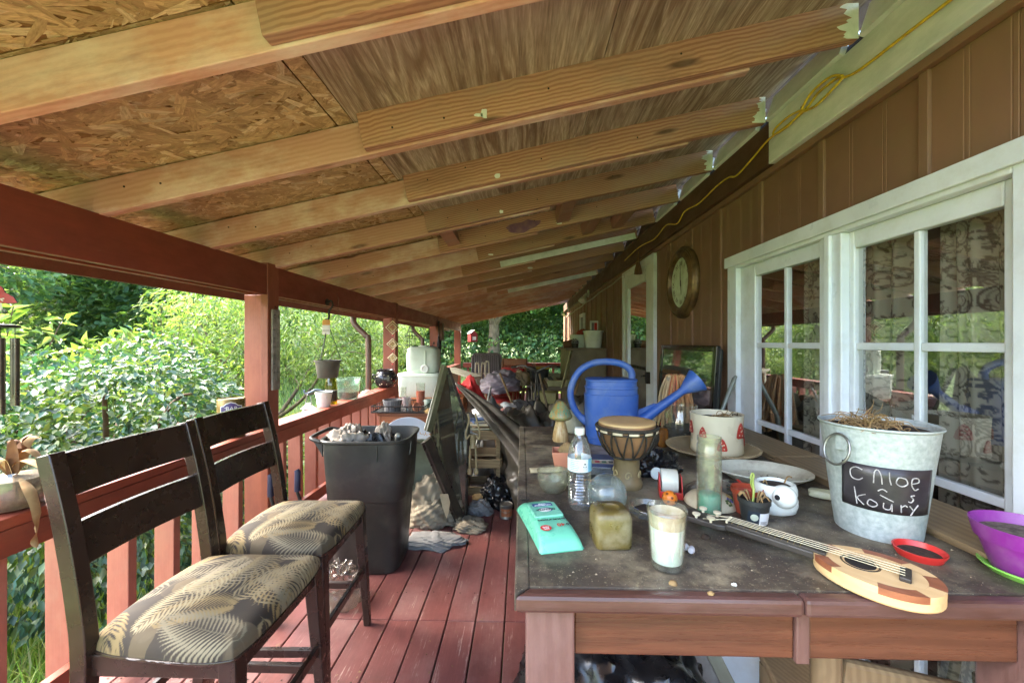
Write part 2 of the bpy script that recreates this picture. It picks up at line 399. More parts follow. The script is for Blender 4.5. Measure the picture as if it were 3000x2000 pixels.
for i, y in enumerate(YS):
    k = i - 2
    x0, x1 = -2.06, (.88 if k in (-1, 0, 1) else random.uniform(.1, .35) if k < 7 else random.uniform(-.2, .6))
    def rafter(xa, xb, yy, dz, m):
        cx = (xa + xb) / 2; L = (xb - xa) / math.cos(ang)
        return MB().box(-L / 2, L / 2, -.019, .019, 0, .138).build('rafter', m, roof, 0, .003, loc=(cx, yy, zb(cx) + dz), rot=(R(random.uniform(-1, 1)), -ang, 0))
    rafter(x0, x1, y + .02, -.004, M_raft)
    xs = -.63 + random.uniform(-.03, .03) if k < 3 else random.uniform(-.75, -.4)
    r = rafter(xs, 1.262, y - .02, .004, M_raft2 if k < 9 else M_raft)
    if k in (5, 9): 
        cx = .5; L = 1.5
        MB().box(-L / 2, L / 2, -.021, .0, -.004, .06).build('white_rafter_strip', M_white, roof, 0, .002, loc=(cx, y - .039, zb(cx) + .004), rot=(0, -ang, 0))
    # nails
    for x in (-1.6, -1.45, -.5, -.3, .1, .6):
        if k < 5: MB().lathe([(0, 0), (.004, 0), (.004, .002), (0, .002)], 8, M=T(x, y - .0395 if x > -.6 else y + .0005, zb(x) + random.uniform(.04, .11)) @ RX(90)).build('nail', M_nail, roof, 0)
# old marks on the timber: white paint dabs, a purple stain
M_stain = pm('purple_stain', S(112, 76, 110), .8, S(140, 100, 110), 20, bump=.1)
for (x, y, w_, h_) in ((-.145, 1.56, .024, .034), (-.165, 1.56, .036, .012), (-.13, 2.13, .03, .022), (-.14, 2.70, .026, .02), (.3, 3.27, .05, .014), (-.3, 3.84, .05, .014), (-.2, 4.41, .06, .016), (.1, 4.98, .07, .018)):
    poly = [(w_ * .5 * (1 + .35 * mn0.noise(Vector((math.cos(q) * 1.5, math.sin(q) * 1.5, x * 9 + y)))) * abs(math.cos(q)) ** .6 * math.copysign(1, math.cos(q)), h_ * .5 * (1 + .5 * mn0.noise(Vector((math.cos(q) * 1.5, math.sin(q) * 1.5, y * 3)))) * abs(math.sin(q)) ** .6 * math.copysign(1, math.sin(q))) for q in [6.2832 * j / 22 for j in range(22)]]
    MB().prism(poly, 0, .0012, M=T(x, y - .0402, zb(x) + .03) @ RX(90)).build('paint_dab', M_white, roof, 0)
poly = [(.14 * (1 + .2 * random.uniform(-1, 1)) * math.cos(q), .045 * (1 + .2 * random.uniform(-1, 1)) * math.sin(q)) for q in [6.2832 * j / 16 for j in range(16)]]
MB().prism(poly, 0, .0012, M=T(.0, 3.23, zb(0) + .065) @ RY(-12) @ RX(90)).build('paint_stain', M_stain, roof, 0)
# blocking between rafters 4 and 5
for (x, y) in ((.62, 3.27 + .28), (.9, 3.27 + .28), (.33, 2.7 + .28), (-.55, 2.7 + .28)):
    MB().box(-.05, .05, -.26, .26, 0, .09).build('blocking', M_raft2, roof, 0, .003, loc=(x, y, zb(x) + .03), rot=(0, -ang, 0))
# sheathing: plywood sheets near the house, strand board at the eave
zs = lambda x: zb(x) + D
XS1, XS2 = -.670, -.736
for j, y in enumerate(np.arange(-.15, 11.3, 1.14)):
    for (xa, xb) in ((XS1, .31), (.312, 1.30)):
        cx = (xa + xb) / 2; L = (xb - xa) / math.cos(ang); Y1 = min(1.136, 11.3 - y)
        MB().box(-L / 2, L / 2 - .002, 0, Y1, .0, .012).build('plywood_sheet', M_ply, roof, 0, loc=(cx, y, zs(cx)), rot=(0, -ang, 0))
def osb(xa, xb, y0, y1, n):
    cx = (xa + xb) / 2; L = (xb - xa) / math.cos(ang)
    o = MB().box(-L / 2, L / 2, 0, y1 - y0, 0.004, .016).build('strand_board', M_osbb, roof, 0, loc=(cx, y0, zs(cx)), rot=(0, -ang, 0))
    # real strands pressed on the underside
    W = y1 - y0; vs = []; fs = []; cs = []; uv = []
    for i in range(n):
        px_, py_ = random.uniform(-L / 2, L / 2), random.uniform(0, W); a = random.gauss(R(12), R(34)) + (R(90) if random.random() < .12 else 0)
        l, w = random.uniform(.05, .15), random.uniform(.008, .035); z = -.0001 + random.uniform(0, .004)
        d = Vector((math.cos(a), math.sin(a), 0)); e = Vector((-d.y, d.x, 0)); k0 = len(vs)
        for (s1, s2) in ((-.5, -.3), (-.5, .35), (.1, .5), (.5, .2), (.5, -.4), (-.1, -.5)):
            p = Vector((px_, py_, z)) + d * l * s1 + e * w * s2
            p.x = min(max(p.x, -L / 2), L / 2); p.y = min(max(p.y, 0), W)
            vs.append((p.x, p.y, z + s1 * .002)); uv.append((s1 * l * 10 + i * 3.7, s2 * w, i * .37, 1))
        fs.append(tuple(range(k0 + 5, k0 - 1, -1)))
        b = random.uniform(.75, 1.12); q = random.random()
        base = S(200, 174, 136) if q < .5 else S(178, 152, 116) if q < .85 else S(216, 198, 166)
        cs += [(base[0] * b, base[1] * b, base[2] * b, 1)] * 6
    m = MB(); m.v = vs; m.f = fs; m.col = cs
    s = m.build('strand_layer', M_osb, o, 0); s['kind'] = 'stuff'
    at = s.data.attributes.new('Fib', 'FLOAT_VECTOR', 'POINT'); at.data.foreach_set('vector', np.array([u[:3] for u in uv], dtype=np.float32).ravel())
osb(XS2 + .003, XS1 - .004, .1, 2.05, 650); osb(XS2 + .003, XS1 - .004, 2.06, 4.5, 500); osb(XS2 + .003, XS1 - .004, 4.51, 11.3, 500)
for (a, b, n) in ((.1, .987, 1500), (.99, 2.127, 3400), (2.13, 3.267, 2600), (3.27, 5.5, 2500), (5.503, 8.0, 1500), (8.003, 11.3, 1200)): osb(-2.06, XS2 - .003, a, b, n)
# fascia, gutter
MB().box(-5.6, 5.6, -.012, .012, -.15, 0).build('fascia_board', M_brown, roof, 0, .002, loc=(-2.075, 5.7, 1.862), rot=(0, 0, R(90)))
M_gut = pm('gutter_brown_metal', S(94, 72, 58), .4, S(80, 60, 50), 4)
g = MB().grid(lambda u, w: (-2.09 - .1 * math.sin(u * math.pi) * .9 - .0, 0.1 + w * 11.2, 1.80 - .09 * math.sin(u * math.pi / 1.0) + .04 * u - .0), 8, 4)
g.build('gutter', M_gut, roof, 60, solid=.003)
for (y, ) in ((5.0,), (7.75,)):
    MB().tube(smoothpts([(-2.14, y, 1.74), (-2.14, y, 1.66), (-2.08, y, 1.58), (-1.98, y, 1.48), (-1.95, y, 1.38), (-1.95, y, .4), (-1.95, y, -.5)], 5), .036, 12).build('downspout', M_gut, roof, 60)
# roof covering above so that no light leaks in
MB().box(-2.12, 1.5, .1, 11.32, .02, .03).build('roof_covering', M_gut, roof, 0, loc=(0, 0, zb(0) + D + .012), rot=(0, -ang, 0))
# end rafter / barge board at the far end
MB().box(-1.75, 1.72, -.012, .012, 0, .15).build('barge_board', M_raft, roof, 0, .002, loc=(-.36, 11.3, zb(-.36) - .01), rot=(0, -ang, 0))

# ---- house
XW = 1.32
house = thing('house', 'low brown house with vertical grooved siding, white glass doors and dark trim', 'house')
FD0, FD1 = 1.06, 2.46     # french door opening
SD0, SD1 = 3.98, 5.16     # storm door opening
def siding(y0, y1, z0, z1):
    # one sheet with fine triple grooves
    W = y1 - y0; prof = [(0, 0)]
    for g in (.34, .67):
        for q in (-.008, .008):
            yc = W * g + q
            prof += [(yc - .003, 0), (yc, .0014), (yc + .003, 0)]
    prof.append((W, 0))
    m = MB(); n = len(prof)
    m.add([(d, y, 0) for y, d in prof] + [(d, y, z1 - z0) for y, d in prof], [(i, n + i, n + i + 1, i + 1) for i in range(n - 1)])
    m.build('siding_panel', M_side, house, 0, loc=(XW, y0, z0))
def batten(y, z0, z1):
    MB().box(-.014, .0, -.016, .016, 0, z1 - z0).build('batten', M_side, house, 0, .002, loc=(XW, y, z0))
BY = [1.333 + .4465 * (k) for k in range(-5, 24)]
ZT = 2.325
for a, b in zip(BY, BY[1:]):
    spans = []
    for (lo, hi) in ((a, b),):
        cuts = [(FD0 - .08, FD1 + .08, 1.90), (SD0 - .05, SD1 + .05, 2.25)]
        segs_ = [(lo, hi, -.3)]
        for (c0, c1, zc) in cuts:
            new = []
            for (p, q, z0) in segs_:
                if q <= c0 or p >= c1: new.append((p, q, z0)); continue
                if p < c0: new.append((p, c0, z0))
                if q > c1: new.append((c1, q, z0))
                new.append((max(p, c0), min(q, c1), zc))
            segs_ = new
        for (p, q, z0) in segs_:
            if q - p > .01: siding(p, q, z0, ZT)
for y in BY:
    z0 = 1.90 if FD0 - .08 < y < FD1 + .08 else 2.25 if SD0 - .05 < y < SD1 + .05 else -.3
    batten(y, z0, ZT)
# ledger, trims
MB().box(XW - .055, XW - .001, -.9, 2.08, 2.315, 2.53).build('ledger_board', M_white, house, 0, .004)
MB().box(XW - .055, XW - .001, 2.083, 12.2, 2.315, 2.53).build('ledger_board', M_brown, house, 0, .004)
MB().box(XW - .03, XW - .002, -.9, 12.2, 2.28, 2.313).build('frieze_trim', M_side, house, 0, .003)
for i, (a, b) in enumerate(zip(YS, YS[1:])):
    MB().box(-.012, .012, a + .045, b - .045, 0, .13).build('blocking', M_white if b < 4 else M_brown, house, 0, .002, loc=(1.262, 0, 2.535), rot=(0, R(18), 0))
    if b < 3.2:   # brushed white paint on the rafter end
        pts = [(-.0, 0)] 
        poly = [(0, -.002), (0, .13)] + [(-.05 - .045 * mn0.noise(Vector((q * .27, b * 3.1, 0))) - .02 * mn0.noise(Vector((q * .8, b, 5))), .13 - .0055 * q) for q in range(25)]
        MB().prism(poly, 0, .0012, M=T(1.255, b - .0405, zb(1.255) + .003) @ RX(90)).build('paint_smear', M_white, house, 0)
# house body behind the wall (closed, dark inside)
M_room = pm('room_plaster', S(70, 62, 54), .9, var=0)
MB().box(5.0, 5.1, -.9, 12.2, -.5, 2.6).build('back_wall', M_room, house, 0)
MB().box(XW + .02, 5.1, -.92, -.9, -.5, 2.6).build('end_wall', M_side, house, 0)
MB().box(XW + .0, 5.1, 12.2, 12.22, -.5, 2.6).build('end_wall', M_side, house, 0)
MB().box(XW - .0, 5.1, -.92, 12.22, 2.535, 2.6).build('ceiling_slab', M_room, house, 0)
MB().box(XW + .03, 5.1, -.9, 12.2, -.5, -.02).build('floor_slab', M_room, house, 0)
MB().box(XW + .004, XW + .02, -.9, FD0 - .02, -.3, 2.535).build('wall_core', M_room, house, 0)
MB().box(XW + .004, XW + .02, FD1 + .02, SD0, -.3, 2.535).build('wall_core', M_room, house, 0)
MB().box(XW + .004, XW + .02, SD1, 12.2, -.3, 2.535).build('wall_core', M_room, house, 0)
MB().box(XW + .004, XW + .02, FD0 - .02, FD1 + .02, 1.88, 2.535).build('wall_core', M_room, house, 0)
MB().box(XW + .004, XW + .02, SD0, SD1, 2.26, 2.535).build('wall_core', M_room, house, 0)
MB().box(XW - .06, XW - .006, 11.86, 12.2, -.3, 2.28).build('corner_trim', M_side, house, 0, .003)
# french door
M_vinyl = pm('white_vinyl', S(226, 232, 238), .35, S(210, 218, 224), 3, dirt=S(150, 140, 110), ds=7, damt=.25, bump=.05, var=.03)
M_pane = glassmat('window_glass', (.93, .97, .94, 1), .012, .06, (.45, .45, .38, 1), 9, 1.5, 4.8)

fdo = thing("french_door", None, None); fdo.parent = house
MB().box(XW - .035, XW + .05, FD1 - .03, FD1 + .07, 0, 1.90).build("jamb", M_vinyl, fdo, 0, .004)
MB().box(XW - .035, XW + .05, FD0 - .07, FD0 + .02, 0, 1.90).build('jamb', M_vinyl, fdo, 0, .004)
MB().box(XW - .035, XW + .05, FD0 + .02, FD1 - .03, 1.845, 1.90).build('head', M_vinyl, fdo, 0, .004)
MB().box(XW - .05, XW - .036, FD0 - .09, FD1 + .08, 1.862, 1.925).build('drip_cap', M_vinyl, fdo, 0, .003)
MB().box(XW - .02, XW + .05, FD0, FD1, -.02, .04).build('threshold', M_vinyl, fdo, 0, .003)
MB().box(XW - .03, XW + .045, 1.645, 1.765, .04, 1.845).build('mullion', M_vinyl, fdo, 0, .005)
MB().box(XW - .045, XW - .03, 1.69, 1.72, .04, 1.845).build('astragal', M_vinyl, fdo, 0, .004)
def sash(y0, y1, g0, g1, ym, recess):
    x = XW + recess
    MB().box(x, x + .04, y0, g0, .04, 1.845).build('stile', M_vinyl, fdo, 0, .006)
    MB().box(x, x + .04, g1, y1, .04, 1.845).build('stile', M_vinyl, fdo, 0, .006)
    MB().box(x + .001, x + .039, g0, g1, 1.775, 1.845).build('rail', M_vinyl, fdo, 0, .005)
    MB().box(x + .001, x + .039, g0, g1, .04, .16).build('rail', M_vinyl, fdo, 0, .005)
    MB().box(x + .006, x + .034, ym - .011, ym + .011, .16, 1.775).build('muntin', M_vinyl, fdo, 0, .004)
    for z in (1.385, .955, .53):
        MB().box(x + .008, x + .032, g0, ym - .011, z - .014, z + .014).build('muntin', M_vinyl, fdo, 0, .004)
        MB().box(x + .008, x + .032, ym + .011, g1, z - .014, z + .014).build('muntin', M_vinyl, fdo, 0, .004)
    zz = [.16, .53, .955, 1.385, 1.775]
    for (a, b) in ((g0, ym), (ym, g1)):
        for za, zc in zip(zz, zz[1:]):
            MB().add([(x + .02, a, za), (x + .02, b, za), (x + .02, b, zc), (x + .02, a, zc)], [(3, 2, 1, 0)]).build('pane', M_pane, fdo, 0)
sash(FD0 + .02, 1.645, 1.128, 1.62, 1.374, .0)
sash(1.765, FD1 - .03, 1.785, 2.28, 2.03, -.008)
# storm door
sdo = thing('storm_door', None, None); sdo.parent = house
MB().box(XW - .03, XW + .03, SD0 - .03, SD0 + .05, 0, 2.29).build('jamb', M_vinyl, sdo, 0, .004)
MB().box(XW - .03, XW + .03, SD1 - .05, SD1 + .03, 0, 2.29).build('jamb', M_vinyl, sdo, 0, .004)
MB().box(XW - .03, XW + .03, SD0 + .05, SD1 - .05, 2.21, 2.29).build('head', M_vinyl, sdo, 0, .004)
g0, g1 = 4.22, 4.95
MB().box(XW - .02, XW + .015, SD0 + .05, g0, .04, 2.21).build('stile', M_vinyl, sdo, 0, .005)
MB().box(XW - .02, XW + .015, g1, SD1 - .05, .04, 2.21).build('stile', M_vinyl, sdo, 0, .005)
MB().box(XW - .019, XW + .014, g0, g1, 2.06, 2.21).build('rail', M_vinyl, sdo, 0, .005)
MB().box(XW - .019, XW + .014, g0, g1, .04, .3).build('rail', M_vinyl, sdo, 0, .005)
M_bronze = pm('dark_bronze', S(48, 40, 32), .4, metal=.5)
MB().box(XW - .012, XW + .008, g0, g1, 1.10, 1.135).build('sash_bar', M_bronze, sdo, 0, .003)
for a, b in ((.3, 1.10), (1.135, 2.06)):
    MB().add([(XW, g0, a), (XW, g1, a), (XW, g1, b), (XW, g0, b)], [(3, 2, 1, 0)]).build('pane', M_pane, sdo, 0)
MB().box(XW - .06, XW - .02, 4.08, 4.12, .98, 1.10).tube([(XW - .06, 4.1, 1.06), (XW - .08, 4.1, 1.06), (XW - .08, 4.17, 1.05)], .009, 8).build('handle', M_bronze, sdo, 40, .003)
M_slat = lumber('blind_bamboo', S(180, 130, 70), S(120, 80, 40), 10, .4, knots=False, axis=1)
for i in range(16):
    z = 2.04 - i * .042
    MB().box(XW + .05, XW + .056, g0 - .05, g1 + .05, z - .019, z + .019).build('blind_slat', M_slat, sdo, 0)
# small window, far
swi = thing('window', None, None); swi.parent = house
for (a, b, c_, d_) in ((8.35, 8.42, 1.5, 1.95), (8.83, 8.9, 1.5, 1.95), (8.35, 8.9, 1.95, 2.02), (8.35, 8.9, 1.44, 1.5)):
    MB().box(XW - .05, XW + .0, a, b, c_, d_).build('frame', M_vinyl, swi, 0, .003)
MB().add([(XW - .015, 8.42, 1.5), (XW - .015, 8.83, 1.5), (XW - .015, 8.83, 1.95), (XW - .015, 8.42, 1.95)], [(0, 1, 2, 3)]).build('pane', pm('dark_pane', (.02, .025, .025, 1), .05, bump=0, var=0), swi, 0)
# conduit under the frieze
MB().tube(smoothpts([(XW - .02, 4.8 + .5 * i, 2.262 - .008 * i + .01 * math.sin(i * 2.1)) for i in range(15)], 2), .011, 8).build('conduit', pm('grey_pvc', S(170, 165, 140), .5), house, 60)

# ------------------------------------------------------------------ ground, grass, shrubs, trees
GZ = -.55
t = NT('meadow_soil'); v = t.coords(0)
c = t.mix(t.ramp(t.noise(v, 1.2, (1, 1, 1), 8, .7), [(.35, 0), (.65, 1)]), S(92, 112, 62), S(116, 132, 80))
c = t.mix(t.ramp(t.noise(v, .25, (1, 1, 1), 5), [(.5, 0), (.7, .6)]), c, S(98, 92, 54))
M_soil = t.done(c, .95, t.bump(t.noise(v, 30, (1, 1, 1), 4), .5, .03))
def gz(x, y):
    d = math.hypot(x + 1, y - 4)
    return GZ + .08 * math.sin(x * .5 + 1) * math.cos(y * .4) + max(0, d - 16) * .035
n = 90
ax = np.concatenate([np.linspace(-160, -14, 26), np.linspace(-12, 12, 38), np.linspace(14, 160, 26)])
gv = np.array([(x, y + 4, gz(x, y + 4)) for y in ax for x in ax]); k = len(ax)
gf = np.array([(j * k + i, j * k + i + 1, (j + 1) * k + i + 1, (j + 1) * k + i) for j in range(k - 1) for i in range(k - 1)])
go = npmesh('ground', gv, gf, M_soil, smooth=180); tag(go, 'grassy ground sloping up around the house', 'ground', kind='structure')
M_grass = leafmat('grass_blade', .55, .4, .25)
M_leafA = leafmat('glossy_shrub_leaf', .42, .28, .45)
M_leafB = leafmat('soft_peach_leaf', .5, .42, .3)
M_leafC = leafmat('woodland_leaf', .55, .5, .25)
M_bark = pm('bark_grey', S(128, 112, 92), .9, S(84, 70, 56), 14, (1, 1, .25), bump=.8, bs=30)
M_twig = pm('twig_brown', S(110, 84, 64), .8, S(84, 62, 46), 30)
rs = np.random.RandomState(3)
def blades(n, xr, yr, hr, wr, cols, inside):
    x = rs.uniform(*xr, n); y = rs.uniform(*yr, n); keep = inside(x, y); x, y = x[keep], y[keep]; n = len(x)
    z = np.array([gz(a, b) for a, b in zip(x, y)]) - .02
    h = rs.uniform(*hr, n) * rs.uniform(.6, 1, n); w = rs.uniform(*wr, n); a = rs.uniform(0, 6.28, n); l = rs.normal(0, .35, (n, 2)) * h[:, None]
    b0 = np.stack([x - np.cos(a) * w, y - np.sin(a) * w, z], 1); b1 = np.stack([x + np.cos(a) * w, y + np.sin(a) * w, z], 1)
    m0 = np.stack([x + l[:, 0] * .35 - np.cos(a) * w * .8, y + l[:, 1] * .35 - np.sin(a) * w * .8, z + h * .6], 1)
    m1 = np.stack([x + l[:, 0] * .35 + np.cos(a) * w * .8, y + l[:, 1] * .35 + np.sin(a) * w * .8, z + h * .6], 1)
    tp = np.stack([x + l[:, 0], y + l[:, 1], z + h], 1)
    v = np.stack([b0, b1, m1, m0, tp], 1).reshape(-1, 3); i = np.arange(n)[:, None] * 5
    f = np.concatenate([i + np.array([[0, 1, 2]]), i + np.array([[0, 2, 3]]), i + np.array([[3, 2, 4]])])
    c = np.array(cols)[rs.randint(0, len(cols), n)] * rs.uniform(.7, 1.25, (n, 1)); c = np.concatenate([c, np.ones((n, 1))], 1)
    return v, f, np.repeat(c, 5, 0)
GC = [S(136, 166, 88)[:3], S(116, 150, 76)[:3], S(164, 182, 116)[:3], S(184, 188, 142)[:3]]
out = lambda x, y: (x < -2.0) | (y > 11.6) | (y < -1.2) | (x > 5.2)
v1, f1, c1 = blades(60000, (-7, -2), (-.5, 9), (.16, .55), (.003, .006), GC, out)
o = npmesh('grass', v1, f1, M_grass, c1); tag(o, 'tall bright green grass beside the porch', 'grass', kind='stuff')
v1, f1, c1 = blades(60000, (-30, 12), (5, 34), (.15, .5), (.006, .014), GC, lambda x, y: out(x, y) & ~((x > -7) & (y < 9)))
o = npmesh('grass', v1, f1, M_grass, c1); tag(o, 'paler grass of the yard farther from the porch', 'grass', kind='stuff')

def leaves(pos, dirs, L, W, cols, rs=rs, droop=.0, fold=.25):
    """pos: n x 3 stem points; dirs: n x 3 leaf directions; kite-shaped leaf folded at its midrib"""
    n = len(pos); d = dirs / (np.linalg.norm(dirs, axis=1, keepdims=True) + 1e-9)
    up = np.tile(np.array([0, 0, 1.]), (n, 1)) + rs.normal(0, .45, (n, 3)); s = np.cross(d, up); s /= (np.linalg.norm(s, axis=1, keepdims=True) + 1e-9); nn = np.cross(s, d)
    l = L * rs.uniform(.65, 1.2, (n, 1)); w = W * rs.uniform(.7, 1.2, (n, 1))
    mid = pos + d * l * .45; tip = pos + d * l - nn * l * droop
    a = mid + s * w * .5 + nn * w * fold; b = mid - s * w * .5 + nn * w * fold
    v = np.stack([pos, a, tip, b], 1).reshape(-1, 3); i = np.arange(n)[:, None] * 4
    f = np.concatenate([i + np.array([[0, 2, 1]]), i + np.array([[0, 3, 2]])])
    c = np.array(cols)[rs.randint(0, len(cols), n)] * rs.uniform(.42, 1.0, (n, 1)); c = np.concatenate([c, np.ones((n, 1))], 1)
    return v, f, np.repeat(c, 4, 0)
def joinl(parts):
    vs, fs, cs = [], [], []; k = 0
    for v, f, c in parts: vs.append(v); fs.append(f + k); cs.append(c); k += len(v)
    return np.concatenate(vs), np.concatenate(fs), np.concatenate(cs)
def rdir(n):
    d = rs.normal(0, 1, (n, 3)); return d / np.linalg.norm(d, axis=1, keepdims=True)
CA = [S(76, 112, 80)[:3], S(60, 98, 74)[:3], S(96, 126, 84)[:3], S(118, 136, 84)[:3], S(66, 108, 90)[:3]]
CB = [S(114, 144, 78)[:3], S(98, 132, 70)[:3], S(136, 160, 98)[:3], S(154, 172, 112)[:3]]
CC = [S(118, 160, 112)[:3], S(136, 174, 118)[:3], S(104, 146, 106)[:3], S(154, 184, 126)[:3]]
def dome_shrub(name, label, c, rx, ry, rz, n, L, W, cols, mat, group, weep=.9):
    o = thing(name, label, 'shrub', c, group=group)
    u = rdir(n); u[:, 2] = np.abs(u[:, 2]) * 1.25 - .38; u /= np.linalg.norm(u, axis=1, keepdims=True)
    lump = 1 + .10 * np.sin(u[:, 0] * 7 + 1) * np.cos(u[:, 1] * 6 + u[:, 2] * 5) + .07 * np.sin(u[:, 2] * 13 + u[:, 0] * 9)
    r = lump * np.where(rs.rand(n) < .7, rs.uniform(.9, 1.02, n), rs.uniform(.45, .95, n))
    p = u * r[:, None] * np.array([rx, ry, rz]) + np.array([0, 0, rz * .55])
    p[:, 2] = np.maximum(p[:, 2], .25 + rs.rand(n) * .25)
    d = u * np.array([.8, .8, .25]) + np.array([0, 0, -weep]) * (1 - np.clip(u[:, 2:3], 0, 1) * .75) + rs.normal(0, .35, (n, 3))
    v, f, col = leaves(p, d, L, W, cols)
    npmesh('crown', v, f, mat, col, o)
    m = MB()
    for i in range(12):
        a = random.uniform(0, 6.28); q = random.uniform(.4, .85); e = Vector((math.cos(a) * rx * q, math.sin(a) * ry * q, rz * random.uniform(.8, 1.35)))
        m.tube(smoothpts([(0, 0, -.1), (e.x * .25, e.y * .25, e.z * .55), (e.x * .7, e.y * .7, e.z * .95), e], 3), [.03 - .0025 * j for j in range(10)], 6)
    m.build('stems', M_twig, o, 60); return o
def shoot_shrub(name, label, c, n, spread, h, L, W, cols, mat, group, per=34, lean=(0, 0), droop=.3, up=.7):
    o = thing(name, label, 'shrub', c, group=group); m = MB(); ps, ds = [], []
    for i in range(n):
        a = random.uniform(0, 6.28); q = math.sqrt(random.random()) * spread; hh = h * random.uniform(.55, 1.0) * (1 - .35 * (q / spread) ** 2)
        b = Vector((math.cos(a) * q * .15, math.sin(a) * q * .15, 0)); e = Vector((math.cos(a) * q + lean[0] * hh, math.sin(a) * q + lean[1] * hh, hh))
        mid = b.lerp(e, .5) + Vector((0, 0, hh * .12)); pts = smoothpts([b, mid, e], 6)
        m.tube(pts, [.011 * (1 - j / len(pts)) + .002 for j in range(len(pts))], 5)
        P = np.array(pts)
        for j in range(per):
            s = random.uniform(.3, 1.0) ** .8 * (len(P) - 1); k = min(int(s), len(P) - 2); p = P[k] + (P[k + 1] - P[k]) * (s - k)
            # side twigs carry leaves too
            off = rs.normal(0, .5, 3) * (.10 if j % 3 else .28) * (1.15 - s / len(P)); ps.append(p + off)
            dd = rdir(1)[0] + np.array([0, 0, up]) * .6 + off * 1.5; ds.append(dd)
    v, f, col = leaves(np.array(ps), np.array(ds), L, W, cols, droop=droop)
    npmesh('crown', v, f, mat, col, o); m.build('stems', M_twig, o, 60); return o
G1 = 'shrubs growing beside the porch'
dome_shrub('weeping_shrub', 'rounded weeping shrub with dark glossy leaves right outside the near railing', (-3.25, 3.05, GZ), 1.15, 1.25, 1.22, 17000, .068, .034, CA, M_leafA, G1)
dome_shrub('weeping_shrub', 'lower dark leafy shrub at the left edge, under the wind chime', (-4.2, 1.5, GZ), .9, .8, 1.0, 7000, .07, .036, CA, M_leafA, G1)
shoot_shrub('upright_shrub', 'tall shrub with upright light green shoots behind the weeping shrub', (-4.9, 3.4, GZ), 60, 1.5, 2.75, .12, .042, CB, M_leafB, G1, 60)
shoot_shrub('upright_shrub', 'light green leafy shrub rising above the weeping shrub, left of the peach tree', (-4.8, 5.2, GZ), 60, 1.4, 2.5, .12, .042, CB, M_leafB, G1, 60)
dome_shrub('low_shrub', 'low green bush in the grass below the first post', (-3.5, 5.2, GZ), .9, 1.0, .55, 3500, .07, .03, CB, M_leafB, G1, .2)
def tree(name, label, c, h, r, nl, L, W, cols, mat, trunk_r, clear, group, seed, fork=3, clumps=40, lean=0, squash=.8, droopy=.0, cat='tree'):
    rnd = random.Random(seed); o = thing(name, label, cat, c, rnd.uniform(0, 6.28), group=group); m = MB(); cl = []
    top = Vector((rnd.uniform(-.2, .2), rnd.uniform(-.2, .2), clear))
    m.tube(smoothpts([(0, 0, -.3), (0, 0, 0), top * .5, top], 4), [trunk_r * (1.35 - .5 * j / 12) for j in range(13)], 12)
    for i in range(fork):
        a = 6.28 * i / fork + rnd.uniform(-.4, .4); e = top + Vector((math.cos(a) * r * .55, math.sin(a) * r * .55, (h - clear) * rnd.uniform(.45, .8)))
        mid = top.lerp(e, .5) + Vector((0, 0, -.08 * h if droopy else .06 * h)); pts = smoothpts([top - Vector((0, 0, .1)), mid, e], 5)
        m.tube(pts, [trunk_r * .62 * (1 - .75 * j / 10) for j in range(11)], 8)
        for q in range(max(2, clumps // (fork * 5))):
            s = pts[rnd.randint(4, 10)]; a2 = a + rnd.uniform(-1.4, 1.4); e2 = s + Vector((math.cos(a2), math.sin(a2), rnd.uniform(-.1, .8))) * r * rnd.uniform(.3, .6)
            m.tube(smoothpts([s, s.lerp(e2, .5) + Vector((0, 0, .05 * r)), e2], 3), [trunk_r * .2 * (1 - .7 * j / 6) for j in range(7)], 5); cl.append(e2)
    cz = (clear + h) / 2 + .1 * h
    while len(cl) < clumps:
        u = rdir(1)[0]; q = rnd.uniform(.55, 1.0); cl.append(Vector((u[0] * r * q, u[1] * r * q, cz + u[2] * (h - clear) * .5 * q * squash)))
    per = nl // len(cl); parts = []
    for p in cl:
        s = r * rnd.uniform(.16, .3); u = rdir(per); rad = rs.uniform(.3, 1.0, (per, 1)) ** .6
        pp = np.array(p) + u * rad * s * np.array([1.25, 1.25, .7]); dd = u * np.array([1, 1, .4]) + np.array([0, 0, -.25 - droopy]) + rs.normal(0, .35, (per, 3))
        b = rnd.uniform(.75, 1.2); v, f, cc = leaves(pp, dd, L, W, cols); cc[:, :3] *= b; parts.append((v, f, cc))
    npmesh('crown', *joinl(parts)[:2], mat, joinl(parts)[2], o); m.build('trunk', M_bark, o, 60); return o
tree('peach_tree', 'light green peach tree with drooping narrow leaves behind the first post', (-4.6, 7.6, GZ), 3.3, 2.1, 24000, .105, .028, CB, M_leafB, .07, .6, 'trees in the yard', 11, 4, 120, droopy=.35)
tree('peach_tree', 'pale flowering-looking bushy tree between the first and second posts', (-4.4, 11.0, GZ), 2.9, 1.9, 15000, .1, .035, [S(150, 172, 110)[:3], S(172, 186, 140)[:3], S(120, 150, 80)[:3]], M_leafB, .06, .5, 'trees in the yard', 12, 4, 70, droopy=.3)
dome_shrub('low_shrub', 'pale green bush beyond the black cauldron', (-3.9, 13.5, GZ), 1.2, 1.2, .7, 3000, .09, .04, CB, M_leafB, 'shrubs farther down the yard', .2)
# big oak past the far end
oak = tree('oak_tree', 'big forked oak with grey trunk standing past the far end of the porch', (-1.6, 22.5, gz(-1.6, 22.5)), 7.5, 5.0, 20000, .26, .16, CC, M_leafC, .33, 2.9, 'trees in the yard', 5, 3, 110)
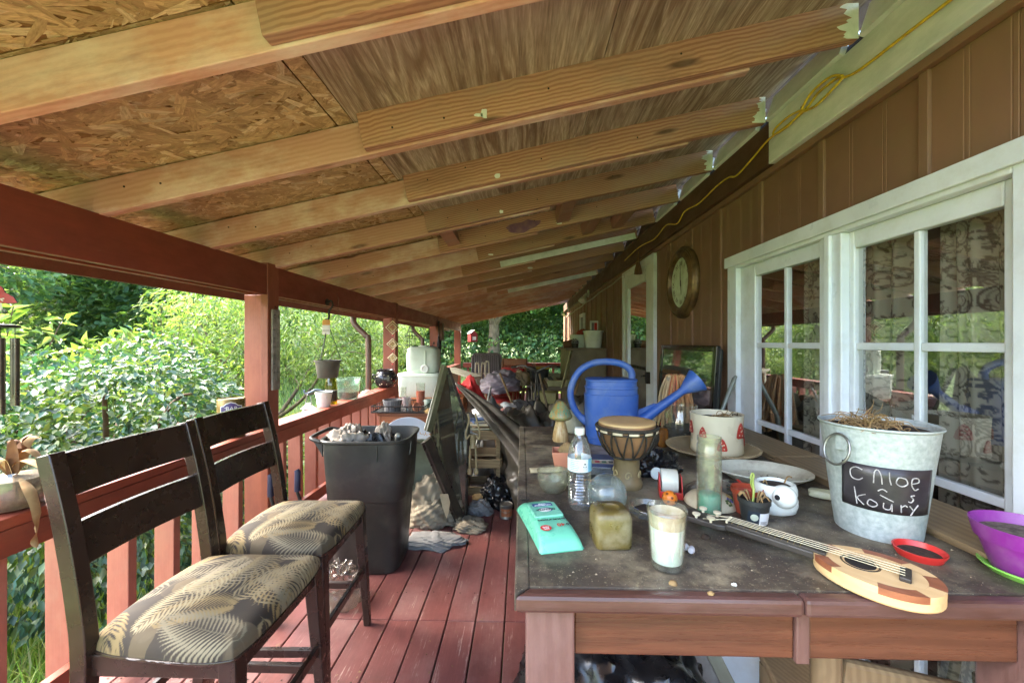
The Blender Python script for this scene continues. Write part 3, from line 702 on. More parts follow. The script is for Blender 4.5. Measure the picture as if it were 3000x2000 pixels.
# woodland: individual trees round the yard, built from four kinds
kinds = [tree('woodland_tree', 'x', (-200, 0, 0), 6.0, 3.2, 15000, .22, .13, [tuple(np.array(cc) * s_) for cc in CC], M_leafC, .16, .8, 'woodland trees round the yard', 20 + i, 3, 80, squash=1.15) for i, s_ in enumerate((.9, .7, 1.05, .8))]
spots = [(-13, 9, 1), (-11, 13, 1), (-15, 16, 0), (-10.5, 18, 3), (-8.5, 23, 0), (-13, 23, 1), (-5.5, 27, 3), (-9, 29, 1), (-3.2, 31, 0), (-.2, 29, 1), (2.6, 27, 2), (5.5, 25, 0), (4.0, 33, 3), (8.5, 29, 1), (-17, 5, 3), (-14, 1, 1), (-18, 11, 1), (-16, -4, 0), (7.5, 20, 2), (10, 23, 3), (0.8, 35, 3), (-6, 34, 1), (-20, 20, 3)]
where = ['far left behind the shrubs', 'behind the upright shrub', 'left of the first post', 'just left of the first post', 'between the first and second posts', 'beyond the peach tree', 'right of the second post', 'beyond the pale bushy tree', 'left of the oak trunk', 'directly behind the oak trunk', 'right of the oak trunk', 'over the brown shed', 'behind the brown shed', 'right of the shed, near the house corner', 'at the far left edge', 'left of the porch, out of the main view', 'in the dark wood at the left', 'beside the porch toward the viewer', 'by the house corner, with low pale branches', 'farthest right by the house corner', 'small in the distance right of the oak', 'small in the distance left of the oak', 'deep in the wood at the left']
for i, ((x, y, q), w_) in enumerate(zip(spots, where)):
    o = kinds[q] if kinds[q].location.x < -100 else copy_tree(kinds[q])
    s_ = random.uniform(.85, 1.2); o.location = (x, y, gz(x, y)); o.rotation_euler = (0, 0, random.uniform(0, 6.28)); o.scale = (s_, s_, s_ * random.uniform(.85, 1.1))
    o['label'] = 'leafy woodland tree ' + w_
# undergrowth that closes the view below the crowns
pp = []; 
for i in range(46000):
    a = rs.uniform(-1.0, 2.15); rr = rs.uniform(15, 31); x, y = -2 - math.sin(a) * rr, 6 + math.cos(a) * rr
    pp.append((x, y, gz(x, y) + rs.rand() ** 1.2 * (2.2 + (rr - 15) * .2)))
pp = np.array(pp); v1, f1, c1 = leaves(pp, rdir(len(pp)) + np.array([0, 0, -.2]), .3, .18, [tuple(np.array(cc) * .8) for cc in CC])
o = npmesh('undergrowth', v1, f1, M_leafC, c1); tag(o, 'dense green undergrowth at the edge of the wood', 'undergrowth', kind='stuff')

# ------------------------------------------------------------------ shared materials and shapes for the things
from mathutils import noise as mn
black = pm('black_plastic', S(46, 48, 46), .42, S(38, 40, 38), 4, dirt=S(96, 92, 80), ds=6, damt=.3, bump=.12)
bagblk = pm('black_bag_film', S(24, 25, 28), .26, S(18, 18, 20), 6, bump=.2, bs=40)
whitep = pm('white_plastic', S(222, 226, 218), .38, S(206, 210, 200), 5, dirt=S(140, 130, 104), ds=6, damt=.3, bump=.06)
terra = pm('terracotta', S(206, 138, 106), .8, S(192, 122, 92), 6, dirt=S(170, 130, 105), bump=.2)
soilm = pm('potting_soil', S(58, 44, 32), .95, S(34, 26, 20), 60, bump=1.0, bs=160)
strawm = pm('dead_stalk', S(164, 136, 92), .85, S(120, 96, 62), 30)
chrome = pm('galvanized_wire', S(150, 152, 150), .35, metal=.9, bump=.05)
clear = glassmat('clear_glass', (.95, .97, .95, 1), .02, .12, (.52, .5, .42, 1), 30, 1.45, 1.6)
dusty = glassmat('dusty_glass', (.9, .92, .87, 1), .05, .27, (.46, .44, .34, 1), 26, 1.45, 1.4)
redp = pm('red_plastic', S(206, 52, 46), .35, bump=.05)
inkb = pm('print_black', S(24, 26, 28), .6, bump=0, var=0); inkw = pm('print_white', S(232, 234, 230), .6, bump=0, var=0)
inkbl = pm('print_blue', S(40, 74, 130), .5, bump=0, var=0); inkr = pm('print_red', S(208, 48, 44), .5, bump=0, var=0)
def lump(rx, ry, rz, seed, amp=.22, freq=2.2, ridge=.14, nu=56, nv=36, st=(1, 1, 1), flat=-.15, fold=0.0, fk=9.0):
    off = Vector((seed * 3.1, seed * 1.7, seed * .9))
    def fn(u, w):
        a = u * 2 * math.pi; b = (w - .5) * math.pi; d = Vector((math.cos(a) * math.cos(b), math.sin(a) * math.cos(b), math.sin(b)))
        p = Vector((d.x * st[0], d.y * st[1], d.z * st[2])) * freq + off
        r = 1 + amp * mn.noise(p) + ridge * (1 - abs(mn.noise(p * 2.1)) * 2.2) + ridge * .5 * (1 - abs(mn.noise(p * 4.7)) * 2)
        if fold: r += fold * math.sin(fk * (d.x * .8 + d.z * .9 + .4 * d.y) + 5 * mn.noise(p * .6)) + fold * .5 * math.sin(fk * 2.3 * (d.x * .5 - d.z) + 6 * mn.noise(p * .8 + Vector((4, 4, 4))))
        return (d.x * rx * r, d.y * ry * r, max(d.z * r, flat) * rz - flat * rz)
    return MB().grid(fn, nu, nv, True)
def cloth(rx, ry, h, seed, k=9, nu=110, nv=40, crease=.05):
    off = Vector((seed * 2.3, seed * 1.1, 0))
    def fn(u, w):
        a = u * 2 * math.pi; ca, sa = math.cos(a), math.sin(a)
        wob = 1.6 * mn.noise(Vector((ca * 1.4, sa * 1.4, seed * .7)))
        f1 = math.cos(k * a + 5 * wob + 1.5 * w); r = w * (1 + .22 * mn.noise(Vector((ca * 1.6, sa * 1.6, seed)))) * (1 + .07 * f1 * w)
        x, y = r * ca, r * sa; p = Vector((x * 2, y * 2, 0)) + off
        z = h * math.cos(min(w, 1) * math.pi / 2) ** .75 * (1 + .3 * mn.noise(p)) + h * .10 * f1 * w * (1.05 - w) * 2
        z += crease * h * (abs(mn.noise(p * 2.3 + Vector((3 * x, 0, 0)))) * 2 - .4) * (1.02 - w ** 3)
        return (x * rx, y * ry, max(z, 0) + .004)
    return MB().grid(fn, nu, nv, True)
def drape(rx, ry, h, seed, fold=.35, freq=9, ang=0., nu=60, nv=22, edge=.3):
    ca, sa = math.cos(ang), math.sin(ang)
    def fn(u, w):
        a = u * 2 * math.pi; r = w * (1 + edge * mn.noise(Vector((math.cos(a) * 2, math.sin(a) * 2, seed))))
        x, y = r * math.cos(a), r * math.sin(a); q = x * ca + y * sa
        wv = math.sin(q * freq + 2.5 * mn.noise(Vector((x * 1.5, y * 1.5, seed * 2.)))) * .5 + .5
        cr = 1 - abs(mn.noise(Vector((x * 4, y * 4, seed * 3.)))) * 2
        z = h * max(0, 1 - w ** 2.4) * (.62 + .38 * mn.noise(Vector((x * 1.3 + 5, y * 1.3, seed)))) + h * fold * (wv * .7 + cr * .5) * (1 - w ** 4) * .7
        return (x * rx, y * ry, max(z, 0) + .004)
    return MB().grid(fn, nu, nv, True)
def tangle(m, n, r, h, th, seed, down=0):
    q = random.Random(seed)
    for i in range(n):
        p = Vector((q.uniform(-r, r) * .6, q.uniform(-r, r) * .6, 0)); pts = [p]; d = Vector((q.uniform(-1, 1), q.uniform(-1, 1), q.uniform(.3, 1.6)))
        for k in range(5):
            p = p + d * h / 4 * q.uniform(.5, 1); p.x = max(min(p.x, r), -r); p.y = max(min(p.y, r), -r); p.z = max(p.z, 0); pts.append(p.copy())
            d = d + Vector((q.uniform(-1, 1), q.uniform(-1, 1), q.uniform(-1.2, .5 - down)))
        m.tube(smoothpts(pts, 2), [th * (1 - .6 * j / 10) for j in range(11)], 5)
    return m
def shellprof(out, wall):       # open vessel: outer profile up, inner profile down
    inn = [(max(r - wall, 0.0005), z) for r, z in reversed(out)]
    inn = [(r, max(z, wall * 1.5)) for r, z in inn]
    return [(0, out[0][1])] + out + inn + [(0, wall * 1.5)]
def oncone(r0, r1, h, a0, lift=.0008):      # flat (u,v) -> wall of a cone, v = height, u = arc length, a0 = facing angle
    def f(co):
        z = co[1]; r = r0 + (r1 - r0) * z / h + lift + (co[2] if len(co) > 2 else 0); a = a0 + co[0] / r
        return (r * math.cos(a), r * math.sin(a), z)
    return f
def patch(f, u0, u1, v0, v1, n=12):
    m = MB(); return m.grid(lambda u, w: f((u0 + (u1 - u0) * u, v0 + (v1 - v0) * w, 0)), n, 4)
def polypatch(f, poly, lift=0, n=1):
    m = MB(); k = len(poly); cx = sum(p[0] for p in poly) / k; cy = sum(p[1] for p in poly) / k
    vs = [f((cx, cy, lift))] + [f((cx + (x - cx) * .5, cy + (y - cy) * .5, lift)) for x, y in poly] + [f((x, y, lift)) for x, y in poly]+ [f((x, y, -.0006)) for x, y in poly]
    fs = [(0, 1 + i, 1 + (i + 1) % k) for i in range(k)] + [(1 + i, 1 + k + i, 1 + k + (i + 1) % k, 1 + (i + 1) % k) for i in range(k)] + [(1 + k + i, 1 + 2 * k + i, 1 + 2 * k + (i + 1) % k, 1 + k + (i + 1) % k) for i in range(k)]
    return m.add(vs, fs)
def disc(cx, cy, r, n=20, sx=1.0): return [(cx + r * sx * math.cos(6.2832 * i / n), cy + r * math.sin(6.2832 * i / n)) for i in range(n)]

# ------------------------------------------------------------------ the table
TZ = .92
t = NT('table_top_dusty'); v = t.coords(0)
c = t.mix(t.ramp(t.noise(v, 5, (1, 1, 1), 8, .72), [(.44, 0), (.62, 1)]), S(80, 70, 60), S(156, 144, 118))
c = t.mix(t.ramp(t.noise(v, 38, (1, 1, 1), 6, .8), [(.58, 0), (.66, .75)]), c, S(158, 146, 116))
c = t.mix(t.ramp(t.noise(v, 1.5, (1, 1, 1), 5), [(.36, .6), (.55, 0)]), c, S(46, 39, 35))
vo = t.n('TexVoronoi', Vector=v, Scale=140.0); c = t.mix(t.ramp(vo.outputs['Distance'], [(.09, .8), (.14, 0)]), c, S(176, 166, 140))
M_ttop = t.done(c, t.ramp(t.noise(v, 7, (1, 1, 1), 8, .7), [(.38, .34), (.6, .85)]), t.bump(t.noise(v, 90, (1, 1, 1), 5), .12, .002))
M_tedge = lumber('table_edge_wood', S(98, 66, 58), S(70, 44, 38), 16, .4, S(120, 96, 96), .5, .36, False)
M_tap = lumber('table_apron_wood', S(108, 66, 46), S(74, 42, 28), 12, .5, S(80, 52, 42), .5, .32, False)
M_tleg = lumber('table_leg_wood', S(116, 86, 80), S(90, 62, 56), 14, .3, S(132, 108, 106), .5, .4, False, axis=2)
TX0, TX1, TY0, TY1 = -.015, 1.075, .757, 2.296
tb = thing('counter_table', 'tall dark wooden table covered in dusty clutter, its front edge facing the viewer', 'table', (TX0, TY0, 0)); TW, TD = TX1 - TX0, TY1 - TY0
MB().box(.03, TW - .03, .03, TD - .03, TZ - .03, TZ).build('tabletop', M_ttop, tb, 0, loc=(0, 0, 0))
cut = TW * .45
MB().prism([(0, 0), (TW / 2 - .0005, 0), (TW / 2 - .0005, .0298), (.028, .0298)], TZ - .036, TZ - .001).build('edge_moulding', M_tedge, tb, 0, .008)
MB().prism([(TW / 2 + .0005, 0), (TW, 0), (TW - .028, .0298), (TW / 2 + .0005, .0298)], TZ - .036, TZ - .001).build('edge_moulding', M_tedge, tb, 0, .008)
MB().prism([(0, .002), (.0298, .032), (.0298, TD - .03), (0, TD)], TZ - .036, TZ + .0004).build('edge_moulding', M_ttop, tb, 0, .004)
MB().prism([(TW, .002), (TW, TD), (TW - .0298, TD - .03), (TW - .0298, .032)], TZ - .036, TZ - .001).build('edge_moulding', M_tedge, tb, 0, .008)
MB().prism([(0, TD), (.03, TD - .0298), (TW - .03, TD - .0298), (TW, TD)], TZ - .036, TZ - .001).build('edge_moulding', M_tedge, tb, 0, .008)
for (x, y) in ((.022, .018), (TW - .117, .018), (.022, TD - .113), (TW - .117, TD - .113)):
    MB().box(0, .095, 0, .095, 0, TZ - .037).build('leg', M_tleg, tb, 0, .005, loc=(x, y, 0))
xm = TW * .514
MB().box(.118, xm - .014, .036, .058, .782, TZ - .037).build('apron', M_tap, tb, 0, .004)
MB().box(xm + .014, TW - .118, .036, .058, .782, TZ - .037).build('apron', M_tap, tb, 0, .004)
MB().box(xm - .013, xm + .013, .03, .06, .775, TZ - .037).build('apron_block', M_tleg, tb, 0, .003)
MB().box(.03, .052, .114, TD - .114, .78, TZ - .037).build('apron', M_tap, tb, 0, .004)
MB().box(TW - .052, TW - .03, .114, TD - .114, .78, TZ - .037).build('apron', M_tap, tb, 0, .004)

rl = random.Random(9); m = MB()
for i in range(1500):
    x, y = rl.uniform(.03, TW - .03), rl.uniform(.03, TD - .05) if rl.random() < .55 else rl.uniform(.03, .5); s_ = rl.uniform(.0005, .0017) * (2.2 if rl.random() < .04 else 1); a = rl.uniform(0, 6.28)
    m.add([(x - s_, y - s_ * .6, TZ + .0004), (x + s_, y - s_ * .5, TZ + .0004), (x + s_ * .3, y + s_, TZ + .0004), (x, y, TZ + s_ * .9)], [(0, 1, 3), (1, 2, 3), (2, 0, 3)])
o = m.build('debris', pm('crumb_pale', S(160, 146, 118), .9, S(90, 76, 58), 60, bump=0), tb, 0); o['kind'] = 'stuff'
# ---- watering can
blue = pm('blue_plastic', S(52, 92, 168), .42, S(40, 78, 152), 5, dirt=S(126, 138, 150), ds=7, damt=.5, bump=.12, bs=120)
wc = thing('watering_can', 'big blue plastic watering can with round handle and long spout', 'watering can', (.425, 1.925, TZ), R(-4))
def sup(a, b, z, n=40, e=.62):
    return [(math.copysign(abs(math.cos(q)) ** e, math.cos(q)) * a, math.copysign(abs(math.sin(q)) ** e, math.sin(q)) * b, z) for q in [2 * math.pi * i / n for i in range(n)]]
def loft(rings, capb=True, capt=True):
    m = MB(); n = len(rings[0])
    for r in rings: m.v += [tuple(p) for p in r]
    for k in range(len(rings) - 1):
        for j in range(n): m.f.append((k * n + j, k * n + (j + 1) % n, (k + 1) * n + (j + 1) % n, (k + 1) * n + j))
    if capb: m.f.append(tuple(reversed(range(n))))
    if capt: m.f.append(tuple(range((len(rings) - 1) * n, len(rings) * n)))
    return m
loft([sup(a, a * .68, z) for a, z in ((.098, 0), (.108, .004), (.112, .03), (.119, .035), (.120, .075), (.122, .08), (.125, .2), (.126, .235), (.121, .237), (.1205, .262), (.124, .265), (.122, .272), (.118, .274), (.117, .296), (.121, .298), (.121, .306), (.114, .309))]).build('body', blue, wc, 35)
MB().tube(smoothpts([(.098, 0, .296), (.098, 0, .335), (.075, 0, .365), (.03, 0, .383), (-.03, 0, .388), (-.09, 0, .378), (-.145, 0, .345), (-.18, 0, .29), (-.192, 0, .23), (-.178, 0, .17), (-.148, 0, .125), (-.112, 0, .098)], 5), [.0165] * 51 + [.018, .02, .021, .021, .021], 14).build('handle', blue, wc, 60)
MB().lathe([(.03, 0), (.026, .07), (.0215, .16), (.0185, .25), (.0185, .275), (.058, .36), (.058, .364), (.05, .364), (0, .366)], 24, M=T(.112, 0, .085) @ RY(53)).build('spout', blue, wc, 40)
MB().prism([(.105, .07), (.15, .10), (.22, .162), (.255, .19), (.20, .19), (.105, .15)], -.004, .004, M=RX(90)).build('spout_web', blue, wc, 0)

# ---- hand drum
dr = thing('hand_drum', 'small goblet hand drum laced with dark rope, in front of the watering can', 'drum', (.35, 1.345, TZ), R(20))
dwood = pm('drum_wood', S(150, 110, 74), .5, S(104, 78, 54), 14, (1, 1, .4), dirt=S(130, 120, 96), damt=.35)
dcarve = pm('drum_carved_wood', S(128, 110, 74), .6, S(96, 82, 54), 12, dirt=S(150, 136, 96), damt=.4)
skin = pm('drum_skin', S(206, 174, 124), .55, S(190, 156, 106), 8, dirt=S(150, 120, 84), damt=.4, bump=.05)
rope = pm('black_rope', S(58, 52, 42), .8, S(36, 32, 26), 90, bump=.6, bs=300)
MB().lathe([(0, 0), (.05, 0), (.052, .01), (.05, .02), (.044, .03), (.041, .06), (.042, .092), (.046, .1)], 40).build('foot', dcarve, dr, 40)
MB().lathe([(.046, .1), (.06, .112), (.078, .14), (.089, .17), (.094, .2), (.093, .212)], 40).build('bowl', dwood, dr, 60)
MB().lathe([(.0925, .206), (.092, .2165), (.088, .219), (.06, .2195), (0, .2195)], 48).build('skin', skin, dr, 50)
for zr, rr, th in ((.2, .0985, .006), (.186, .0965, .003), (.104, .0525, .005)):
    MB().tube([(rr * math.cos(a), rr * math.sin(a), zr) for a in [6.2832 * i / 48 for i in range(48)]], th, 8, True).build('rope_ring', rope, dr, 60)
cream = pm('cream_hide', S(224, 208, 176), .7)
for i in range(12):
    a0 = 6.2832 * i / 12; f_ = oncone(.0965, .0985, .2, 0, .0025)
    patch(f_, (a0 + .1) * .0985, (a0 + .42) * .0985, .188, .195, 6).build('hide_strip', cream, dr, 60, solid=.002)
    for s_ in (-1, 1):
        pts = [(.1005 * math.cos(a0), .1005 * math.sin(a0), .2), (.0935 * math.cos(a0 + s_ * .09), .0935 * math.sin(a0 + s_ * .09), .165), (.078 * math.cos(a0 + s_ * .17), .078 * math.sin(a0 + s_ * .17), .13), (.056 * math.cos(a0 + s_ * .25), .056 * math.sin(a0 + s_ * .25), .105)]
        MB().tube(smoothpts(pts, 3), .0026, 6).build('lacing', rope, dr, 60)
    if i % 2 == 0:
        pts = [oncone(.045, .041, .09, 0, .002)((a0 * .045 + .011 * math.cos(q) * (1 - q / 9), .045 + (.015 - .0016 * q) * math.sin(q), 0)) for q in [k * .45 for k in range(15)]]
        MB().tube(pts, .0022, 5).build('carving', pm('carving_light', S(176, 158, 110), .6), dr, 60)
MB().tube(smoothpts([(.095, -.03, .19), (.108, -.02, .15), (.102, .0, .12), (.09, .02, .10), (.11, .03, .13), (.105, .0, .17)], 4), .006, 7).tube(smoothpts([(.1, -.01, .19), (.112, .01, .14), (.095, .02, .1), (.07, .03, .09)], 4), .005, 7).build('rope_tail', rope, dr, 60)

# ---- ceramic mushroom and the little things round it
mu = thing('mushroom_figurine', 'ceramic mushroom with green patterned cap on the far left of the table', 'figurine', (.187, 1.95, TZ))
t = NT('mushroom_glaze'); v = t.coords(0)
vo = t.n('TexVoronoi', {'feature': 'DISTANCE_TO_EDGE'}, Vector=t.vmath('ADD', v, t.vmath('MULTIPLY', t.n('TexNoise', Vector=v, Scale=60.0).outputs[1], (.02, .02, .02))), Scale=75.0)
c = t.mix(t.ramp(vo.outputs[0], [(.0, 1), (.12, 0)]), t.mix(t.ramp(t.noise(v, 22), [(.4, 0), (.6, 1)]), S(140, 150, 100), S(98, 140, 108)), S(176, 120, 60))
mg = t.done(c, .22, t.bump(vo.outputs[0], .4, .004))
stemm = pm('mushroom_stem_glaze', S(214, 190, 142), .3, S(184, 142, 84), 20, (6, 6, .6), bump=.3, bs=40)
MB().lathe([(0, 0), (.036, 0), (.04, .008), (.0385, .03), (.03, .07), (.024, .092), (.026, .1)], 36).build('stem', stemm, mu, 60)
MB().lathe([(.024, .098), (.05, .108), (.0575, .116), (.057, .124), (.045, .150), (.03, .176), (.016, .192), (0, .197)], 40, fn=lambda a, z: 1 + .03 * math.sin(3 * a)).build('cap', mg, mu, 60)
va = thing('vase', 'pale cream round vase half hidden behind the ceramic mushroom', 'vase', (.277, 2.13, TZ))
MB().lathe(shellprof([(.03, 0), (.042, .01), (.05, .045), (.046, .08), (.036, .105), (.039, .118)], .003), 32).build('body', pm('cream_glaze', S(214, 212, 188), .3), va, 60)
sq = thing('square_pot', 'square terracotta pot holding a dried leaf, behind the water bottle', 'pot', (.163, 1.535, TZ), R(-6))
MB().add([(-.036, -.034, 0), (.036, -.034, 0), (.036, .034, 0), (-.036, .034, 0), (-.048, -.045, .068), (.048, -.045, .068), (.048, .045, .068), (-.048, .045, .068), (-.043, -.04, .068), (.043, -.04, .068), (.043, .04, .068), (-.043, .04, .068), (-.04, -.037, .05), (.04, -.037, .05), (.04, .037, .05), (-.04, .037, .05)], [(3, 2, 1, 0), (0, 1, 5, 4), (1, 2, 6, 5), (2, 3, 7, 6), (3, 0, 4, 7), (4, 5, 9, 8), (5, 6, 10, 9), (6, 7, 11, 10), (7, 4, 8, 11), (8, 9, 13, 12), (9, 10, 14, 13), (10, 11, 15, 14), (11, 8, 12, 15), (12, 13, 14, 15)]).build('pot', terra, sq, 0, .002)
o = drape(.035, .028, .05, 4, .5, 6, nu=30, nv=12).build('dried_leaf', strawm, None, 60, loc=(.166, 1.52, TZ + .055), rot=(R(10), R(20), 0)); tag(o, 'curled brown dried leaf lying in the square terracotta pot', 'leaf')

# ---- water bottle
wb = thing('water_bottle', 'clear plastic water bottle with white cap and light blue label', 'bottle', (.168, 1.172, TZ))
pet = glassmat('clear_pet', (.97, .98, .97, 1), .03, .10, (.8, .82, .8, 1), 60, 1.5, 2.2)
prof = [(.0, .006), (.018, .002), (.03, .0), (.033, .012), (.0345, .025)]
for i in range(9): prof += [(.0335, .03 + i * .0085), (.0312, .0342 + i * .0085)]
prof += [(.0343, .108), (.0343, .148), (.033, .16), (.027, .182), (.018, .2), (.0125, .207), (.0125, .216)]
MB().lathe(prof, 36, fn=lambda a, z: 1 + (.06 * math.sin(5 * a) if z < .012 else .012 * math.sin(3 * a + z * 160) if z < .105 else 0)).build('body', pet, wb, 50)
MB().lathe([(0, .212), (.0145, .212), (.0148, .214), (.0148, .228), (.0135, .231), (0, .231)], 30, fn=lambda a, z: 1 + .012 * math.cos(30 * a)).build('cap', whitep, wb, 40)
fl = oncone(.0345, .0345, .2, R(-90), .0004)
patch(fl, -.1, .1, .11, .147, 40).build('label', pm('label_paleblue', S(206, 226, 236), .4, S(232, 238, 240), 5, bump=0), wb, 60)
patch(oncone(.0345, .0345, .2, R(-90), .0007), .022, .05, .11, .147, 10).build('label_panel', pm('label_cyan', S(120, 190, 216), .4, bump=0), wb, 60)
for k in range(6): patch(oncone(.0345, .0345, .2, R(-90), .0008), -.034, -.034 + random.uniform(.02, .032), .116 + k * .0052, .1172 + k * .0052, 6).build('print_line', inkbl, wb, 0)
patch(oncone(.0345, .0345, .2, R(-90), .0009), .004, .018, .114, .142, 6).build('label_panel', inkw, wb, 0)
for k in range(3):
    a = R(90 + 120 * k); cx, cy = .011 + .0038 * math.cos(a), .128 + .0038 * math.sin(a) * 1.3
    polypatch(oncone(.0345, .0345, .2, R(-90), .0013), [(cx - .0035 * math.sin(a) - .001, cy + .003 * math.cos(a)), (cx + .002 * math.cos(a), cy + .002 * math.sin(a) + .001), (cx + .0035 * math.sin(a), cy - .003 * math.cos(a)), (cx - .0012 * math.cos(a), cy - .0016 * math.sin(a))]).build('recycling_arrow', inkb, wb, 0)
# ---- glass bowl, paper packet
gb = thing('glass_bowl', 'small dusty clear glass bowl left of the water bottle', 'bowl', (.1, 1.29, TZ))
MB().lathe(shellprof([(.03, 0), (.036, .004), (.046, .02), (.052, .045), (.053, .068)], .003), 40, fn=lambda a, z: 1 + (.02 * math.sin(16 * a) if z < .012 else 0)).build('body', dusty, gb, 60)
o = MB().grid(lambda u, w: (u * .12, (w - .5) * .035, .012 * math.sin(w * math.pi) + .003), 8, 6).build('paper_packet', pm('paper_dirty', S(206, 194, 162), .8, S(170, 152, 116), 12), None, 60, loc=(.028, 1.475, TZ), rot=(0, 0, R(8)), solid=.003)
tag(o, 'flat dirty paper packet lying behind the glass bowl', 'packet')

# ---- pack of wipes
wp = thing('wipes_pack', 'mint green soft pack of wipes at the near left corner of the table', 'wipes', (.0635, 1.03, TZ), R(13.5))
mint = pm('mint_film', S(118, 204, 172), .28, S(98, 190, 156), 6, bump=.5, bs=26); mint2 = pm('mint_lid', S(138, 222, 190), .3, bump=.03)
def wpf(u, w):
    x, y = (u - .5) * 2, (w - .5) * 2; e = max(0, 1 - abs(y) ** 5) * max(0, 1 - abs(x) ** 6)
    return (x * .052 * (1 + .03 * y * y), y * .122, .004 + .036 * e ** .6 + .0015 * mn.noise(Vector((x * 4, y * 5, 1))) * e)
MB().grid(wpf, 28, 44).build('pack', mint, wp, 60)
MB().prism([(-.05, -.12), (.05, -.12), (.05, .12), (-.05, .12)], .0005, .0035).build('pack_base', mint, wp, 0)
lidp = [(-.036, -.025), (.036, -.025), (.038, -.02), (.038, .055), (.034, .06), (-.034, .06), (-.038, .055), (-.038, -.02)]
MB().prism(lidp, .0385, .0445).build('lid', mint2, wp, 0, .003)
MB().prism([(-.027, .033), (.027, .033), (.027, .052), (-.027, .052)], .0446, .0449).build('label_panel', inkbl, wp, 0)
zl = .0452
MB().prism(disc(0, .012, .013, 24, 1.5), .0446, .0448).build('emblem', inkbl, wp, 0); MB().prism(disc(-.002, .010, .011, 24, 1.5), .0448, .0450).build('emblem', inkw, wp, 0)
def wtx(s_, size, x, y, z, m): text_mesh(s_, size, 'lettering', m, wp, T(x, y, z) @ RZ(180))
wtx('HOUSEHOLD', .0075, 0, .039, zl, inkw); wtx('WIPES', .007, 0, .0465, zl, inkw); wtx('DISINFEX', .0125, 0, .012, zl, inkb)
wtx('Kills 99.9% of bacteria', .0085, .002, -.04, .0416, inkb); wtx('40', .02, .014, -.07, .0412, inkr); wtx('30', .015, .035, -.068, .0402, inkb)
MB().prism(disc(-.026, -.078, .014, 22, .95), .0400, .0406).build('sticker', inkr, wp, 0)
wtx('30%', .0085, -.026, -.083, .0409, inkw); wtx('MORE', .0055, -.026, -.075, .0409, inkw)
MB().tube([(-.034 + .011 * math.cos(q), .085 + .008 * math.sin(q), .0405) for q in [6.2832 * i / 20 for i in range(20)]], .0009, 5, True).tube([(-.043, .08, .0405), (-.025, .09, .0405)], .0009, 5).build('warning_mark', inkb, wp, 0)
wtx('DO NOT', .007, -.034, .1, .039, inkb)

# ---- glass ball, amber cube, candle glass, ashtray, tall jar
o = MB().lathe([(0, .002)] + [(.055 * math.sin(q), .056 - .055 * math.cos(q)) for q in [math.pi * k / 24 for k in range(1, 24)]] + [(0, .111)], 40).build('glass_ball', glassmat('ball_glass', (.78, .87, .86, 1), .06, .38, (.42, .47, .45, 1), 22, 1.45, 1.6), None, 180, loc=(.238, 1.125, TZ)); tag(o, 'dusty hollow glass ball between the bottle and the amber block', 'glass ball')
amber = pm('amber_resin', S(122, 106, 58), .3, S(92, 78, 38), 10, dirt=S(166, 154, 122), ds=14, damt=.8, bump=.25, bs=40)
t = MATS['amber_resin'].node_tree.nodes['Principled BSDF']; t.inputs['Transmission Weight'].default_value = .18; t.inputs['Roughness'].default_value = .35
ac = thing('amber_block', 'rounded dirty amber glass cube with a hollow in its top', 'candle block', (.211, .962, TZ), R(3))
a_ = .043; loft([sup(r, r, z, 40, e_) for r, z, e_ in ((a_ * .8, 0, .35), (a_ * .97, .004, .33), (a_ * 1.02, .014, .33), (a_ * 1.02, .068, .33), (a_ * .97, .08, .36), (a_ * .84, .086, .45), (a_ * .5, .086, .95), (a_ * .44, .081, 1), (a_ * .3, .079, 1))]).build('block', amber, ac, 50)
cg = thing('candle_glass', 'white candle in a ribbed drinking glass near the front of the table', 'candle', (.31, .862, TZ))
MB().lathe(shellprof([(.031, 0), (.033, .004), (.034, .02), (.038, .09), (.0415, .128)], .0025), 40, fn=lambda a, z: 1 + .02 * math.sin(9 * a) * (1 if z > .015 else 0)).build('glass', clear, cg, 60)
wax = pm('white_wax', S(226, 232, 226), .45, S(214, 222, 216), 12, bump=.1, Subsurface_Weight=.2)
MB().lathe([(0, .016), (.0305, .016), (.033, .05), (.035, .088), (.034, .094), (.02, .092), (0, .094)], 32).build('wax', wax, cg, 60)
MB().lathe([(.0352, .089), (.0362, .1), (.0372, .118), (.036, .118), (.034, .098)], 32).build('wax_ring', pm('wax_residue', S(200, 192, 168), .7, S(170, 156, 120), 30), cg, 60)
at_ = thing('ashtray', 'round clear glass ashtray with dark ash, behind the candle glass', 'ashtray', (.352, 1.12, TZ))
MB().lathe([(0, .004), (.05, .004), (.055, .008), (.056, .024), (.052, .028), (.046, .027), (.04, .014), (0, .012)], 40).build('dish', clear, at_, 50)
MB().lathe([(0, .018), (.022, .0165), (.037, .0145)], 24, fn=lambda a, z: 1 + .1 * math.sin(5 * a)).build('ash', soilm, at_, 60)
tj = thing('tall_candle_jar', 'tall narrow glass candle jar with turquoise wax at its bottom', 'candle', (.52, 1.122, TZ))
MB().lathe(shellprof([(.027, 0), (.031, .004), (.032, .015), (.032, .195), (.029, .203), (.031, .21), (.031, .219)], .002), 36).build('glass', dusty, tj, 50)
MB().lathe([(0, .005), (.0285, .005), (.0297, .012), (.0297, .058), (.027, .061), (0, .059)], 30).build('wax', pm('turquoise_wax', S(108, 190, 166), .4, S(90, 174, 152), 14, bump=.1), tj, 60)
